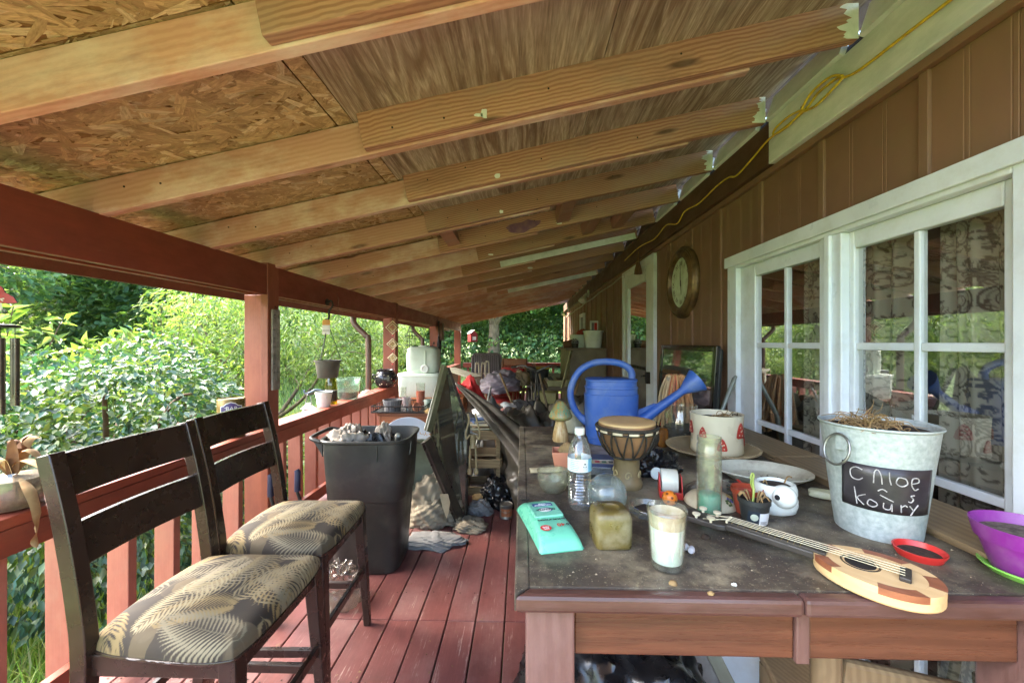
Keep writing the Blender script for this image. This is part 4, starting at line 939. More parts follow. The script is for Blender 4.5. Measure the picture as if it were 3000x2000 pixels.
# ---- paint set, booklet
pb = thing('paint_set', 'flat box of paints with a row of colour samples, behind the drum foot', 'paint set', (.268, 1.47, TZ + .012), R(-6))
MB().box(-.07, .07, -.06, .06, 0, .03).build('tray', glassmat('clear_tray', (.8, .82, .78, 1), .08, .4, (.4, .4, .34, 1), 20), pb, 0, .003)
MB().box(-.072, .072, -.062, .062, .03, .042).build('lid', pm('box_navy', S(60, 66, 96), .45, S(80, 80, 90), 8), pb, 0, .002)
MB().box(-.066, .066, -.058, -.012, .0421, .0425).build('label_panel', pm('box_beige', S(206, 194, 166), .6), pb, 0)
for k, cc in enumerate((S(64, 90, 140), S(206, 184, 76), S(190, 70, 66), S(84, 124, 84), S(90, 80, 70))):
    MB().box(-.052 + k * .024, -.036 + k * .024, -.05, -.026, .0426, .0429).build('colour_sample', pm('sample%d' % k, cc, .5, bump=0), pb, 0)
MB().box(-.071, .071, -.0626, -.0621, .031, .041).build('label_strip', pm('box_navy2', S(44, 50, 84), .5), pb, 0)
text_mesh('ASSORTMENT', .008, 'lettering', inkw, pb, T(.03, -.018, .0428) @ RZ(180))
bk = thing('booklet', 'dark flat booklet with yellow lettering under the paint set', 'booklet', (.262, 1.45, TZ), R(-4))
MB().box(-.1, .09, -.1, .08, 0, .01).build('cover', pm('booklet_black', S(40, 40, 34), .4), bk, 0, .001)
text_mesh('WAL', .024, 'lettering', pm('print_yellow', S(206, 170, 50), .5, bump=0), bk, T(-.035, -.08, .0104) @ RZ(180))
# ---- small plastic bag, candle stub, tape, orange ball, amber cup, jar
o = lump(.085, .06, .06, 5, .25, 2.4, .2).build('plastic_bag', bagblk, None, 60, loc=(.505, 1.5, TZ), rot=(0, 0, R(30))); tag(o, 'crumpled dark plastic bag on the table, right of the drum', 'plastic bag')
o = MB().lathe([(0, 0), (.02, 0), (.021, .004), (.02, .012), (.006, .014), (0, .013)], 24, M=RX(72)).build('candle_stub', wax, None, 50, loc=(.47, 1.41, TZ + .021), rot=(0, 0, R(-8))); tag(o, 'round cream candle stub on its side by the tape', 'candle stub')
o = drape(.03, .018, .03, 9, .5, 8, nu=24, nv=10).build('paper_scrap', pm('orange_paper', S(206, 110, 76), .6), None, 60, loc=(.5, 1.47, TZ)); tag(o, 'crumpled orange and cream scrap behind the candle stub', 'scrap')
td = thing('tape_dispenser', 'clear packing tape roll in a red plastic dispenser', 'tape', (.466, 1.27, TZ), R(-14))
MB().lathe([(.016, -.024), (.036, -.024), (.037, -.022), (.037, .022), (.036, .024), (.016, .024), (.016, -.024)], 36, M=T(-.002, .005, .042) @ RY(90)).build('tape_roll', pm('tape_film', S(216, 214, 200), .25, S(190, 186, 170), 5, bump=0), td, 40)
for x in (-.033, .031): MB().prism([(-.032, 0), (.032, 0), (.036, .02), (.02, .064), (-.015, .064), (-.034, .03)], 0, .003, M=T(x, 0, 0) @ RZ(90) @ RX(90)).build('dispenser_side', redp, td, 0, .001)
MB().box(-.033, .034, -.038, -.033, .0, .02).box(-.033, .034, -.033, .03, 0, .003).build('dispenser_frame', redp, td, 0, .001)
ob = thing('orange_ball', 'small orange plastic ball with holes beside the tape', 'toy ball', (.435, 1.187, TZ))
op = pm('orange_plastic', S(232, 132, 40), .35, bump=.04)
MB().lathe([(0, 0)] + [(.0215 * math.sin(q), .0215 - .0215 * math.cos(q)) for q in [math.pi * k / 16 for k in range(1, 16)]] + [(0, .043)], 28).build('shell', op, ob, 180)
for k, (a, e) in enumerate(((-90, 20), (-40, 50), (-140, 50), (-60, -10), (-120, -10), (180, 20), (0, 20))):
    d_ = Vector((math.cos(R(a)) * math.cos(R(e)), math.sin(R(a)) * math.cos(R(e)), math.sin(R(e))))
    MB().lathe([(0, .0218), (.0038, .0214), (.004, .0205)], 12, M=T(0, 0, .0215) @ d_.to_track_quat('Z', 'Y').to_matrix().to_4x4()).build('hole', pm('hole_dark', S(110, 52, 14), .8, bump=0), ob, 0)
ap = thing('amber_cup', 'small brown glazed cup behind the drum, beside the jar', 'cup', (.648, 1.86, TZ))
MB().lathe(shellprof([(.02, 0), (.025, .01), (.027, .05), (.026, .08)], .003), 28).build('cup', pm('brown_glaze', S(140, 92, 36), .2, S(84, 50, 22), 24, (1, 1, .3)), ap, 60)
jr = thing('glass_jar', 'wide clear glass jar with dark soil inside, behind the mushroom pot', 'jar', (.805, 2.03, TZ))
MB().lathe(shellprof([(.07, 0), (.08, .008), (.083, .03), (.083, .12), (.07, .145), (.072, .152), (.072, .168)], .003), 40).build('glass', clear, jr, 50)
MB().lathe([(0, .006), (.075, .006), (.079, .02), (.079, .06), (.05, .066), (0, .058)], 32).build('soil', soilm, jr, 60)
# ---- mushroom pot on its saucer
sa = thing('dish_saucer', 'wide tan dish with rope-patterned rim under the mushroom pot', 'saucer', (.815, 1.735, TZ))
sam = pm('tan_stoneware', S(172, 152, 116), .5, S(146, 126, 92), 7, dirt=S(96, 86, 64), damt=.5)
MB().lathe([(0, .012), (.1, .012), (.118, .014), (.135, .022), (.178, .036), (.184, .036), (.185, .032), (.14, .012), (.115, .0), (0, .0)], 56).build('dish', sam, sa, 50)
for i in range(72):
    a = 6.2832 * i / 72; MB().tube([(.177 * math.cos(a), .177 * math.sin(a), .0365), (.184 * math.cos(a + .05), .184 * math.sin(a + .05), .036)], .0026, 5).build('rim_bead', sam, sa, 60)
mp = thing('mushroom_pot', 'cream flower pot with raised red spotted mushrooms and a dead plant', 'flower pot', (.84, 1.745, TZ + .0125))
crm = pm('cream_ceramic', S(226, 218, 190), .35, S(212, 202, 170), 4, bump=.03)
MB().lathe(shellprof([(.1, 0), (.104, .004), (.103, .02), (.1, .08), (.104, .15), (.105, .163)], .006), 48).build('pot', crm, mp, 60)
MB().lathe([(0, .14), (.06, .142), (.0965, .138)], 32).build('soil', soilm, mp, 60)
fm = oncone(.102, .104, .16, R(-115), .0)
for (u, z, s_, rot) in ((-.055, .09, 1, 0), (.02, .045, 1.15, 0), (.105, .1, 1.45, 8), (-.13, .1, 1.2, 0), (.2, .05, 1.2, 0)):
    sh = [(-.022, -.014), (-.017, -.018), (.017, -.018), (.022, -.014), (.017, .004), (.008, .02), (0, .026), (-.009, .02), (-.018, .004)]
    polypatch(fm, [(u + x * s_ * .8, z + y * s_) for x, y in sh], .0045).build('mushroom_relief', pm('relief_red', S(200, 66, 52), .35, bump=.04), mp, 60)
    for k in range(5):
        x, y = ((-.009, -.008), (.008, -.01), (0, .002), (-.004, .013), (.007, .004))[k]
        polypatch(fm, disc(u + x * s_ * .8, z + y * s_, .0024 * s_, 10), .0056).build('dot', crm, mp, 0)
m = tangle(MB(), 34, .035, .055, .0022, 3, .5); m.build('dead_plant', strawm, mp, 60, loc=(.02, -.02, .14))
m = tangle(MB(), 12, .03, .02, .0015, 8, .5); m.build('dead_plant', soilm, mp, 60, loc=(.075, -.01, .155))
# ---- zip bag, platter, enamel lid
o = drape(.1, .05, .028, 12, .7, 7, .4, edge=.4).build('zip_bag', glassmat('zip_film', (.9, .9, .88, 1), .12, .22, (.6, .58, .52, 1), 20, 1.45, 2.0), None, 60, loc=(.63, 1.32, TZ), rot=(0, 0, R(8))); tag(o, 'crumpled clear zip bag lying in front of the wide dish', 'bag')
o = MB().grid(lambda u, w: ((u - .5) * .03, (w - .5) * .018, .004 * math.sin(u * 6)), 5, 3).build('red_tab', redp, None, 60, loc=(.7, 1.29, TZ + .033), rot=(R(20), R(20), R(20)), solid=.001); tag(o, 'small red plastic tab on the clear zip bag', 'tab')
ks = thing('lanyard', 'small dark folded cord lying on the clear zip bag', 'cord', (.665, 1.27, TZ + .02))
MB().tube(smoothpts([(-.02, 0, 0), (.015, .004, .002), (.02, .012, .004), (-.012, .01, .008), (-.014, 0, .011), (.016, 0, .013), (.012, .012, .017), (-.01, .01, .02)], 4), .0035, 7).build('cord', black, ks, 60)
pl = thing('oval_platter', 'white oval platter speckled with dirt, beside the planks', 'platter', (.842, 1.42, TZ), R(-16))
plm = pm('platter_white', S(222, 222, 206), .3, S(206, 206, 188), 4, dirt=S(110, 88, 58), ds=10, damt=.6, bump=.03)
MB().lathe([(0, .006), (.62, .006), (.72, .009), (.8, .02), (.97, .03), (1, .031), (1, .027), (.8, .012), (.66, 0), (0, 0)], 60, M=Matrix.Diagonal((.152, .115, 1.15, 1))).build('dish', plm, pl, 50)
for i in range(26):
    a = random.uniform(0, 6.28); r = random.uniform(0, .62); s_ = random.uniform(.0012, .004)
    MB().lathe([(0, 0), (s_, 0), (s_ * .6, s_ * .6), (0, s_ * .7)], 6, M=T(r * .152 * math.cos(a), r * .115 * math.sin(a), .0068)).build('crumb', soilm, pl, 0)
el = thing('enamel_lid', 'cream enamel lid painted with violet and yellow flowers', 'lid', (.562, 1.205, TZ))
elm = pm('cream_enamel', S(222, 212, 182), .3, S(206, 192, 158), 6, dirt=S(110, 92, 60), ds=14, damt=.4, bump=.04)
LP = [(.072, .0), (.074, .003), (.07, .012), (.058, .024), (.035, .034), (.018, .037), (.012, .04), (.0, .04)]
MB().lathe(LP, 44).build('dome', elm, el, 60)
MB().lathe([(0, .038), (.009, .04), (.013, .046), (.012, .052), (0, .055)], 20).build('knob', black, el, 60)
def onlid(a, r):
    for (r0, z0), (r1, z1) in zip(LP, LP[1:]):
        if r1 <= r <= r0: z = z0 + (z1 - z0) * (r0 - r) / (r0 - r1 + 1e-9); break
    else: z = .03
    return Vector((r * math.cos(a), r * math.sin(a), z + .0008))
for (a, r, cc, n_) in ((-48, .055, S(110, 104, 176), 5), (-30, .05, S(214, 176, 64), 5), (-140, .058, S(196, 110, 90), 5), (-62, .06, S(96, 120, 62), 6), (-20, .062, S(84, 110, 56), 6), (-125, .05, S(84, 110, 56), 6), (-38, .064, S(84, 110, 56), 5)):
    for k in range(n_):
        b = 6.2832 * k / n_; p = onlid(R(a) + .11 * math.cos(b), min(r + .006 * math.sin(b), .071)); d_ = Vector((p.x * .6, p.y * .6, .03)).normalized()
        MB().lathe([(0, .0009), (.0035, .0003), (.004, -.001)], 8, M=Matrix.Translation(p) @ d_.to_track_quat('Z', 'Y').to_matrix().to_4x4()).build('petal', pm('petal%d' % int(cc[0] * 999 + cc[2] * 99), cc, .4, bump=0), el, 0)
# ---- little pots
def pot(name, label, x, y, r0, r1, h, m, rim=.004, rz=0):
    o = thing(name, label, 'flower pot', (x, y, TZ), rz)
    MB().lathe(shellprof([(r0, 0), (r0 + (r1 - r0) * .8, h * .8), (r1 - rim * .5, h * .8), (r1 + rim * .2, h * .82), (r1 + rim * .2, h)], .0025), 36).build('pot', m, o, 40); return o
o = pot('small_pot', 'empty small brick-red plastic pot between the tall jar and white planter', .636, 1.145, .028, .04, .07, pm('brickred_plastic', S(166, 70, 46), .4, bump=.05))
bp = pot('nursery_pot', 'small black nursery pot with white label and a green sprout', .618, 1.078, .029, .0385, .068, black)
MB().lathe([(0, .05), (.035, .052)], 20).build('soil', soilm, bp, 60)
fb = oncone(.029, .0382, .068, R(-78), .0012)
patch(fb, -.012, .034, .006, .038, 16).build('label', inkw, bp, 60)
patch(oncone(.029, .0382, .068, R(-78), .001), -.04, -.012, .006, .042, 12).build('label_panel', pm('label_navy', S(40, 52, 62), .5, bump=0), bp, 60)
polypatch(fb, disc(-.024, .026, .009, 18), .0006).build('emblem', pm('label_palegreen', S(206, 216, 190), .5, bump=0), bp, 0)
for k in range(5): patch(oncone(.029, .0382, .068, R(-78), .0016), .018, .030 - .002 * (k % 3), .012 + k * .005, .0135 + k * .005, 4).build('print_line', inkb, bp, 0)
for k in range(4): patch(oncone(.029, .0382, .068, R(-78), .0016), -.009, .01 - .003 * (k % 2), .009 + k * .0022, .0098 + k * .0022, 4).build('print_line', inkb, bp, 0)
sp = pm('sprout_green', S(146, 170, 76), .5, S(170, 180, 100), 40)
MB().tube(smoothpts([(-.004, 0, .05), (-.002, -.002, .085), (-.004, 0, .11), (-.001, 0, .128), (-.007, -.002, .132), (-.011, -.002, .118)], 4), [.0032] * 12 + [.0022] * 9, 7).tube(smoothpts([(-.003, 0, .088), (-.011, -.003, .106), (-.009, -.004, .12)], 3), .0014, 5).build('sprout', sp, bp, 60)
m = MB()
for k in range(12):
    a = random.uniform(0, 6.28); m.tube(smoothpts([(.012 * math.cos(a), .012 * math.sin(a), .052), (.026 * math.cos(a), .026 * math.sin(a), .078), (.038 * math.cos(a), .038 * math.sin(a), .066)], 3), [.0008, .002, .0028, .003, .0028, .002, .0008], 4)
m.build('dead_leaves', strawm, bp, 60)
# ---- white animal planter
an = thing('animal_planter', 'glossy white animal-shaped planter with a round head, in front of the platter', 'planter', (.72, 1.155, TZ), R(8))
wg = pm('white_glaze', S(222, 226, 218), .18, S(212, 218, 208), 4, bump=.02, var=0)
loft([sup(a, b, z, 36, .9) for a, b, z in ((.04, .035, 0), (.052, .046, .006), (.058, .05, .024), (.056, .05, .04), (.0535, .047, .047), (.0555, .05, .055), (.054, .05, .07), (.05, .046, .082), (.045, .041, .083), (.042, .038, .072), (.03, .03, .068))]).build('body', wg, an, 60)
MB().lathe([(0, -.031)] + [(.031 * math.sin(q), -.031 * math.cos(q)) for q in [math.pi * k / 18 for k in range(1, 18)]] + [(0, .031)], 30, M=T(-.01, -.045, .058)).build('head', wg, an, 180)
MB().lathe([(0, .0312), (.007, .0304), (.008, .029)], 16, M=T(-.01, -.045, .058) @ Vector((-.93, -.32, .1)).to_track_quat('Z', 'Y').to_matrix().to_4x4()).build('eye', inkb, an, 0)
MB().lathe([(0, .0), (.012, 0), (.014, .012), (.01, .02), (0, .022)], 16, M=T(-.05, 0, .03)).build('foot', wg, an, 60)
MB().lathe([(0, .0752), (.041, .074)], 20).build('soil', soilm, an, 0)
MB().tube(smoothpts([(.03, 0, .078), (.045, .004, .095), (.054, .0, .093)], 3), .0022, 5).tube(smoothpts([(-.02, .005, .076), (-.03, 0, .09), (-.036, .0, .083)], 3), .002, 5).build('dead_leaf', strawm, an, 60)
# ---- planks along the wall side
M_plank = lumber('grey_laminate_oak', S(146, 124, 92), S(112, 92, 66), 14, .55, S(90, 76, 56), .5, .55, True, axis=1)
def plank(label, x0, x1, y0, y1, z, rz=0):
    o = MB().box(-(x1 - x0) / 2, (x1 - x0) / 2, -(y1 - y0) / 2, (y1 - y0) / 2, 0, .011).build('plank', M_plank, None, 0, .0015, loc=((x0 + x1) / 2, (y0 + y1) / 2, z), rot=(0, 0, R(rz)))
    return tag(o, label, 'plank', 'loose planks on the wall side of the table')
plank('weathered plank lying lowest along the wall side of the table', 1.012, 1.215, .905, 2.2, TZ + .001, .4)
plank('weathered plank on top of another, its end showing beside the galvanized bucket', 1.008, 1.208, .885, 1.62, TZ + .0125, -.8)
plank('weathered plank on top of another, running back under the window to the mushroom pot', 1.01, 1.2, 1.63, 2.25, TZ + .0125, 1.0)
o = loft([sup(a, b, z, 28, .5) for a, b, z in ((.045, .014, 0), (.055, .02, .004), (.056, .021, .018), (.05, .017, .023))]).build('soap_dish', pm('pale_green_plastic', S(216, 222, 190), .35), None, 50, loc=(.945, 1.245, TZ), rot=(0, 0, R(-35))); tag(o, 'pale green plastic dish tucked against the planks left of the bucket', 'dish')
# ---- galvanized bucket
BK = thing('galvanized_bucket', 'tall whitish galvanized bucket with chalk handwriting on a black label', 'bucket', (.913, 1.05, TZ), R(0))
galv = pm('galvanized_zinc', S(188, 198, 196), .5, S(160, 172, 170), 90, metal=.15, dirt=S(120, 128, 124), ds=4, damt=.5, bump=.35, bs=260)
BH = .272; r0, r1 = .085, .118
MB().lathe([(0, .004), (r0, .0), (r0 + .001, .004), (r1 - .001, BH - .004), (r1 + .004, BH), (r1 + .003, BH + .004), (r1 - .003, BH), (r0 - .003, .03), (0, .03)], 64).build('body', galv, BK, 40)
MB().lathe([(0, BH - .002), (.07, BH - .004), (r1 - .005, BH - .014)], 40).build('soil', soilm, BK, 60)
m = tangle(MB(), 120, .08, .05, .0016, 21, .35); m.build('dry_roots', strawm, BK, 60, loc=(-.025, -.01, BH - .006))
for s_, a in ((-1, 196), (1, 8)):
    p = Vector((math.cos(R(a)) * (r1 - .004), math.sin(R(a)) * (r1 - .004), BH - .02))
    e = Vector((-math.sin(R(a)), math.cos(R(a)), 0)); dn = Vector((math.cos(R(a)) * .25, math.sin(R(a)) * .25, -1)).normalized()
    MB().tube([p + Vector((math.cos(R(a)), math.sin(R(a)), 0)) * .012 + dn * (.038 - .038 * math.cos(q)) + e * .03 * math.sin(q) for q in [6.2832 * k / 28 for k in range(28)]], .003, 8, True).build('ring_handle', chrome, BK, 60)
    MB().prism([(-.012, -.04), (.012, -.04), (.016, .006), (-.016, .006)], 0, .003, M=T(*p) @ Matrix.Rotation(R(a + 90), 4, 'Z') @ RX(82)).build('handle_plate', galv, BK, 0)
A0 = R(-121); fk = oncone(r0, r1, BH, A0, .0015)
patch(fk, -.088, .096, .075, .185, 20).build('chalk_label', pm('chalkboard_black', S(44, 40, 44), .38, S(62, 58, 62), 20, bump=.08), BK, 60, solid=.0015)
chalk = pm('chalk', S(196, 192, 190), .9, S(150, 146, 146), 120, bump=0)
fs_ = oncone(r0, r1, BH, A0, .003)
def stroke(pts, th=.0013):
    MB().tube([fs_((x, y, 0)) for x, y in [(q.x, q.y) for q in smoothpts([(a, b, 0) for a, b in pts], 3)]], th, 5).build('chalk_stroke', chalk, BK, 60)
for L in ([(-.045, .172), (-.058, .176), (-.069, .166), (-.066, .148), (-.052, .145), (-.044, .152)], [(-.024, .145), (-.023, .172), (-.017, .178), (-.011, .165), (-.009, .145)], [(.003, .176), (.004, .16), (.007, .146)], [(.033, .164), (.02, .166), (.016, .152), (.026, .145), (.037, .152), (.034, .163)], [(.046, .153), (.06, .157), (.058, .166), (.047, .165), (.045, .15), (.052, .138), (.06, .142)],
          [(-.016, .127), (-.008, .133), (0, .128)], [(-.012, .118), (.002, .111), (.012, .106)], [(.052, .125), (.044, .123), (.05, .116), (.046, .108), (.04, .11)],
          [(-.06, .125), (-.057, .105), (-.054, .084)], [(-.038, .112), (-.054, .1), (-.04, .085)], [(-.02, .098), (-.03, .102), (-.034, .09), (-.024, .085), (-.016, .092), (-.02, .099)], [(-.005, .1), (-.005, .087), (.006, .086), (.009, .1), (.01, .082)], [(.026, .1), (.027, .082)], [(.026, .094), (.034, .1), (.038, .096)], [(.043, .099), (.05, .09)], [(.062, .102), (.052, .088), (.046, .076)]):
    stroke(L)
rsd = thing('red_saucer', 'small red plant saucer between the ukulele and the bucket', 'saucer', (.892, .918, TZ))
MB().lathe([(0, .003), (.035, .003), (.043, .018), (.046, .018), (.046, .016), (.038, 0), (0, 0)], 36).build('dish', redp, rsd, 40)
MB().lathe([(0, .008), (.038, .0075)], 30).build('soil', soilm, rsd, 0)
# ---- purple pot
gs = thing('green_saucer', 'lime green plant saucer under the purple pot', 'saucer', (1.048, .848, TZ))
MB().lathe([(0, .003), (.055, .003), (.071, .016), (.074, .016), (.074, .013), (.06, 0), (0, 0)], 48).build('dish', pm('lime_plastic', S(140, 206, 92), .3, bump=.03), gs, 40)
pp_ = thing('purple_pot', 'purple plastic flower pot at the right end of the table', 'flower pot', (1.048, .848, TZ + .004))
MB().lathe(shellprof([(.052, 0), (.056, .004), (.074, .062), (.079, .063), (.085, .088), (.087, .096)], .003), 56).build('pot', pm('purple_plastic', S(132, 44, 140), .32, S(118, 36, 126), 4, dirt=S(150, 110, 150), ds=9, damt=.5, bump=.1), pp_, 40)
MB().lathe([(0, .076), (.076, .074)], 32).build('soil', pm('grit', S(108, 100, 90), .9, S(64, 58, 50), 90, bump=1, bs=120), pp_, 60)
# ---- ukulele
uk = thing('ukulele', 'small oval ukulele with checkered wooden rim lying at the front of the table', 'ukulele', (.70, .81, TZ + .003), 0, rot=(R(0), R(-1.0), math.atan2(.69, -.72)))
M_ulight = lumber('uke_maple', S(222, 190, 140), S(200, 162, 112), 10, .3, knots=False, rough=.4, var=0); M_udark = lumber('uke_mahogany', S(150, 92, 64), S(118, 68, 46), 14, .4, knots=False, rough=.4, var=0)
ub = lambda a, s_=1.0: (.098 * s_ * math.cos(a), .08 * s_ * math.sin(a) * (1 - .1 * math.cos(a)))
NB = 64; tp = .03
MB().prism([ub(6.2832 * i / NB) for i in range(NB)], 0, tp - .001).build('body', M_ulight, uk, 50, .004)
MB().prism([ub(6.2832 * i / NB, .76) for i in range(NB)], tp - .0009, tp + .0002).build('soundboard', M_ulight, uk, 0)
edges = [0, 20, 52, 95, 140, 172, 208, 240, 285, 318, 360]; 
for k, (a, b) in enumerate(zip(edges, edges[1:])):
    n_ = 10; arc = [R(a + (b - a) * i / n_) for i in range(n_ + 1)]
    poly = [ub(q, 1.004) for q in arc] + [ub(q, .765) for q in reversed(arc)]
    MB().prism(poly, tp - .012, tp + .0006).build('rim_block', M_udark if k % 2 else M_ulight, uk, 0)
MB().prism(disc(.022, 0, .025, 32), tp + .0003, tp + .0006).build('sound_hole', pm('hole_black', S(30, 22, 18), .9, bump=0), uk, 0)
for r_ in (.029, .031): MB().tube([(.022 + r_ * math.cos(q), r_ * math.sin(q), tp + .0006) for q in [6.2832 * i / 40 for i in range(40)]], .0007, 4, True).build('rosette', inkb, uk, 0)
ebony = pm('worn_ebony', S(46, 40, 36), .5, S(62, 56, 50), 20)
MB().box(-.052, -.035, -.026, .026, tp + .0004, tp + .009).build('bridge', ebony, uk, 0, .002)
MB().prism([(.075, -.022), (.265, -.0165), (.265, .0165), (.075, .022)], tp + .0008, tp + .006).build('fretboard', ebony, uk, 0, .001)
MB().prism([(.094, -.02), (.27, -.0165), (.27, .0165), (.094, .02)], tp - .016, tp + .0006).build('neck', ebony, uk, 0, .004)
MB().prism([(.268, -.017), (.285, -.026), (.37, -.03), (.378, -.015), (.372, 0), (.378, .015), (.37, .03), (.285, .026), (.268, .017)], tp - .018, tp - .004).build('headstock', ebony, uk, 0, .003)
MB().box(.264, .268, -.0175, .0175, tp + .004, tp + .0095).build('nut', crm, uk, 0)
for k in range(12):
    x = .255 - .0135 * k + .0001 * k * k; MB().box(x - .0006, x + .0006, -.018 - k * .0004, .018 + k * .0004, tp + .006, tp + .007).build('fret', pm('brass', S(160, 134, 80), .4, metal=.8), uk, 0)
for k in range(4):
    y0_, y1_ = -.018 + .012 * k, -.0125 + .0083 * k
    MB().tube([(-.043, y0_, tp + .0108), (.268, y1_, tp + .0098), (.30 + .02 * (k % 2), (-.02, -.012, .012, .02)[k], tp - .002)], .00065, 5).build('string', crm, uk, 0)
    xk, yk = (.30, .335)[k % 2], (-1 if k < 2 else 1) * .033
    MB().lathe([(0, 0), (.003, 0), (.0035, .006), (.009, .008), (.01, .012), (0, .014)], 14, M=T(xk, yk * .7, tp - .004)).build('tuning_peg', crm, uk, 40)
for k, (x, y, a) in enumerate(((.372, .945, 20), (.392, .930, -30))):
    o = MB().lathe([(0, 0), (.003, 0), (.003, .006), (.007, .008), (.0085, .016), (.006, .022), (0, .023)], 14, M=RX(90)).build('loose_peg', pm('pearl', S(206, 204, 210), .25, bump=0), None, 50, loc=(x, y, TZ + .0085), rot=(0, 0, R(a)))
    tag(o, ['loose pearly tuning peg lying nearest the candle glass', 'loose pearly tuning peg lying nearest the ukulele neck'][k], 'tuning peg', 'loose tuning pegs')
for k, (x, y, s_, lb) in enumerate(((.30, .80, .008, 'small brown pebble of wax just right of the candle glass'), (.45, .99, .011, 'brown crumb at the foot of the tall candle jar'), (.42, .80, .005, 'white crumb in the middle of the front of the table'), (.36, .77, .006, 'tan crumb near the front edge of the table'))):
    o = lump(s_, s_ * .8, s_ * .7, 30 + k, .3, 2, .1, 16, 10).build('crumb', [strawm, soilm, whitep, strawm][k], None, 60, loc=(x, y, TZ)); tag(o, lb, 'crumb')

# ------------------------------------------------------------------ printed cloth: drawn as colour on a fine mesh
class Canvas:
    def __init__(s, w, h, res, bgc):
        s.res = res; s.w, s.h = int(w / res), int(h / res); s.a = np.tile(np.array(bgc[:3], dtype=np.float32), (s.h, s.w, 1)); s.yy, s.xx = np.mgrid[0:s.h, 0:s.w]
    def seg(s, p, q, r0, r1, col, alpha=1.0, wrap=False):
        px, py, qx, qy = p[0] / s.res, p[1] / s.res, q[0] / s.res, q[1] / s.res; R0, R1 = r0 / s.res, r1 / s.res; m = max(R0, R1) + 1.5
        x0, x1 = max(int(min(px, qx) - m), 0), min(int(max(px, qx) + m) + 1, s.w); y0, y1 = max(int(min(py, qy) - m), 0), min(int(max(py, qy) + m) + 1, s.h)
        if x0 >= x1 or y0 >= y1: return
        X = s.xx[y0:y1, x0:x1]; Y = s.yy[y0:y1, x0:x1]; dx, dy = qx - px, qy - py; L = dx * dx + dy * dy + 1e-9
        t = np.clip(((X - px) * dx + (Y - py) * dy) / L, 0, 1); d = np.hypot(X - px - t * dx, Y - py - t * dy); rr = R0 + (R1 - R0) * t
        k = (np.clip(rr - d + .5, 0, 1) * alpha)[..., None]; s.a[y0:y1, x0:x1] = s.a[y0:y1, x0:x1] * (1 - k) + np.array(col[:3]) * k
    def line(s, pts, r0, r1, col, alpha=1.0):
        n = len(pts) - 1
        for i in range(n): s.seg(pts[i], pts[i + 1], r0 + (r1 - r0) * i / n, r0 + (r1 - r0) * (i + 1) / n, col, alpha)
    def at(s, u, v):
        return s.a[np.clip((v * s.h).astype(int), 0, s.h - 1), np.clip((u * s.w).astype(int), 0, s.w - 1)]
def vcolmat(name, rough=.85, bump=.2, bs=400, dirt=None, damt=.3, sheen=0.0):
    t = NT(name); at = t.n('Attribute'); at.attribute_name = 'Col'; v = t.coords(0); c = at.outputs['Color']
    if dirt: c = t.mix(t.math('MULTIPLY', t.ramp(t.noise(v, 7, (1, 1, 1), 7, .7), [(.45, 0), (.7, 1)]), damt), c, dirt)
    return t.done(c, rough, t.bump(t.noise(v, bs), bump, .001))
q = random.Random(5)
cv = Canvas(.5, .5, .0012, S(40, 34, 26))
for i in range(26):
    x, y = q.uniform(-.05, .55), q.uniform(-.05, .55); a = q.uniform(0, 6.28); L = q.uniform(.22, .34); cur = q.uniform(-2.2, 2.2)
    col = q.choice((S(142, 132, 102), S(126, 114, 84), S(118, 110, 88), S(134, 126, 104), S(124, 106, 68)))
    if i % 3 == 0:
        for k in range(5): cv.seg((x + q.uniform(-.03, .03), y + q.uniform(-.03, .03)), (x + q.uniform(-.03, .03), y + q.uniform(-.03, .03)), .035, .03, q.choice((S(84, 74, 56), S(50, 42, 32), S(100, 86, 60))), .6)
    p = [x, y]; n = 21
    for k in range(n):
        t_ = k / n; a += cur / n; p2 = [p[0] + math.cos(a) * L / n, p[1] + math.sin(a) * L / n]
        ll = .095 * math.sin(math.pi * min(t_ * .85 + .16, 1)) ** .7
        for s_ in (-1, 1):
            b = a + s_ * (1.15 - .55 * t_); e1 = (p2[0] + math.cos(b) * ll * .5, p2[1] + math.sin(b) * ll * .5); b2 = b - s_ * .35; e2 = (e1[0] + math.cos(b2) * ll * .5, e1[1] + math.sin(b2) * ll * .5)
            cv.seg(p2, e1, .0009, .0041, col); cv.seg(e1, e2, .0041, .0003, col)
        cv.seg(p, p2, .0012, .0012, tuple(c_ * .55 for c_ in col[:3])); p = p2
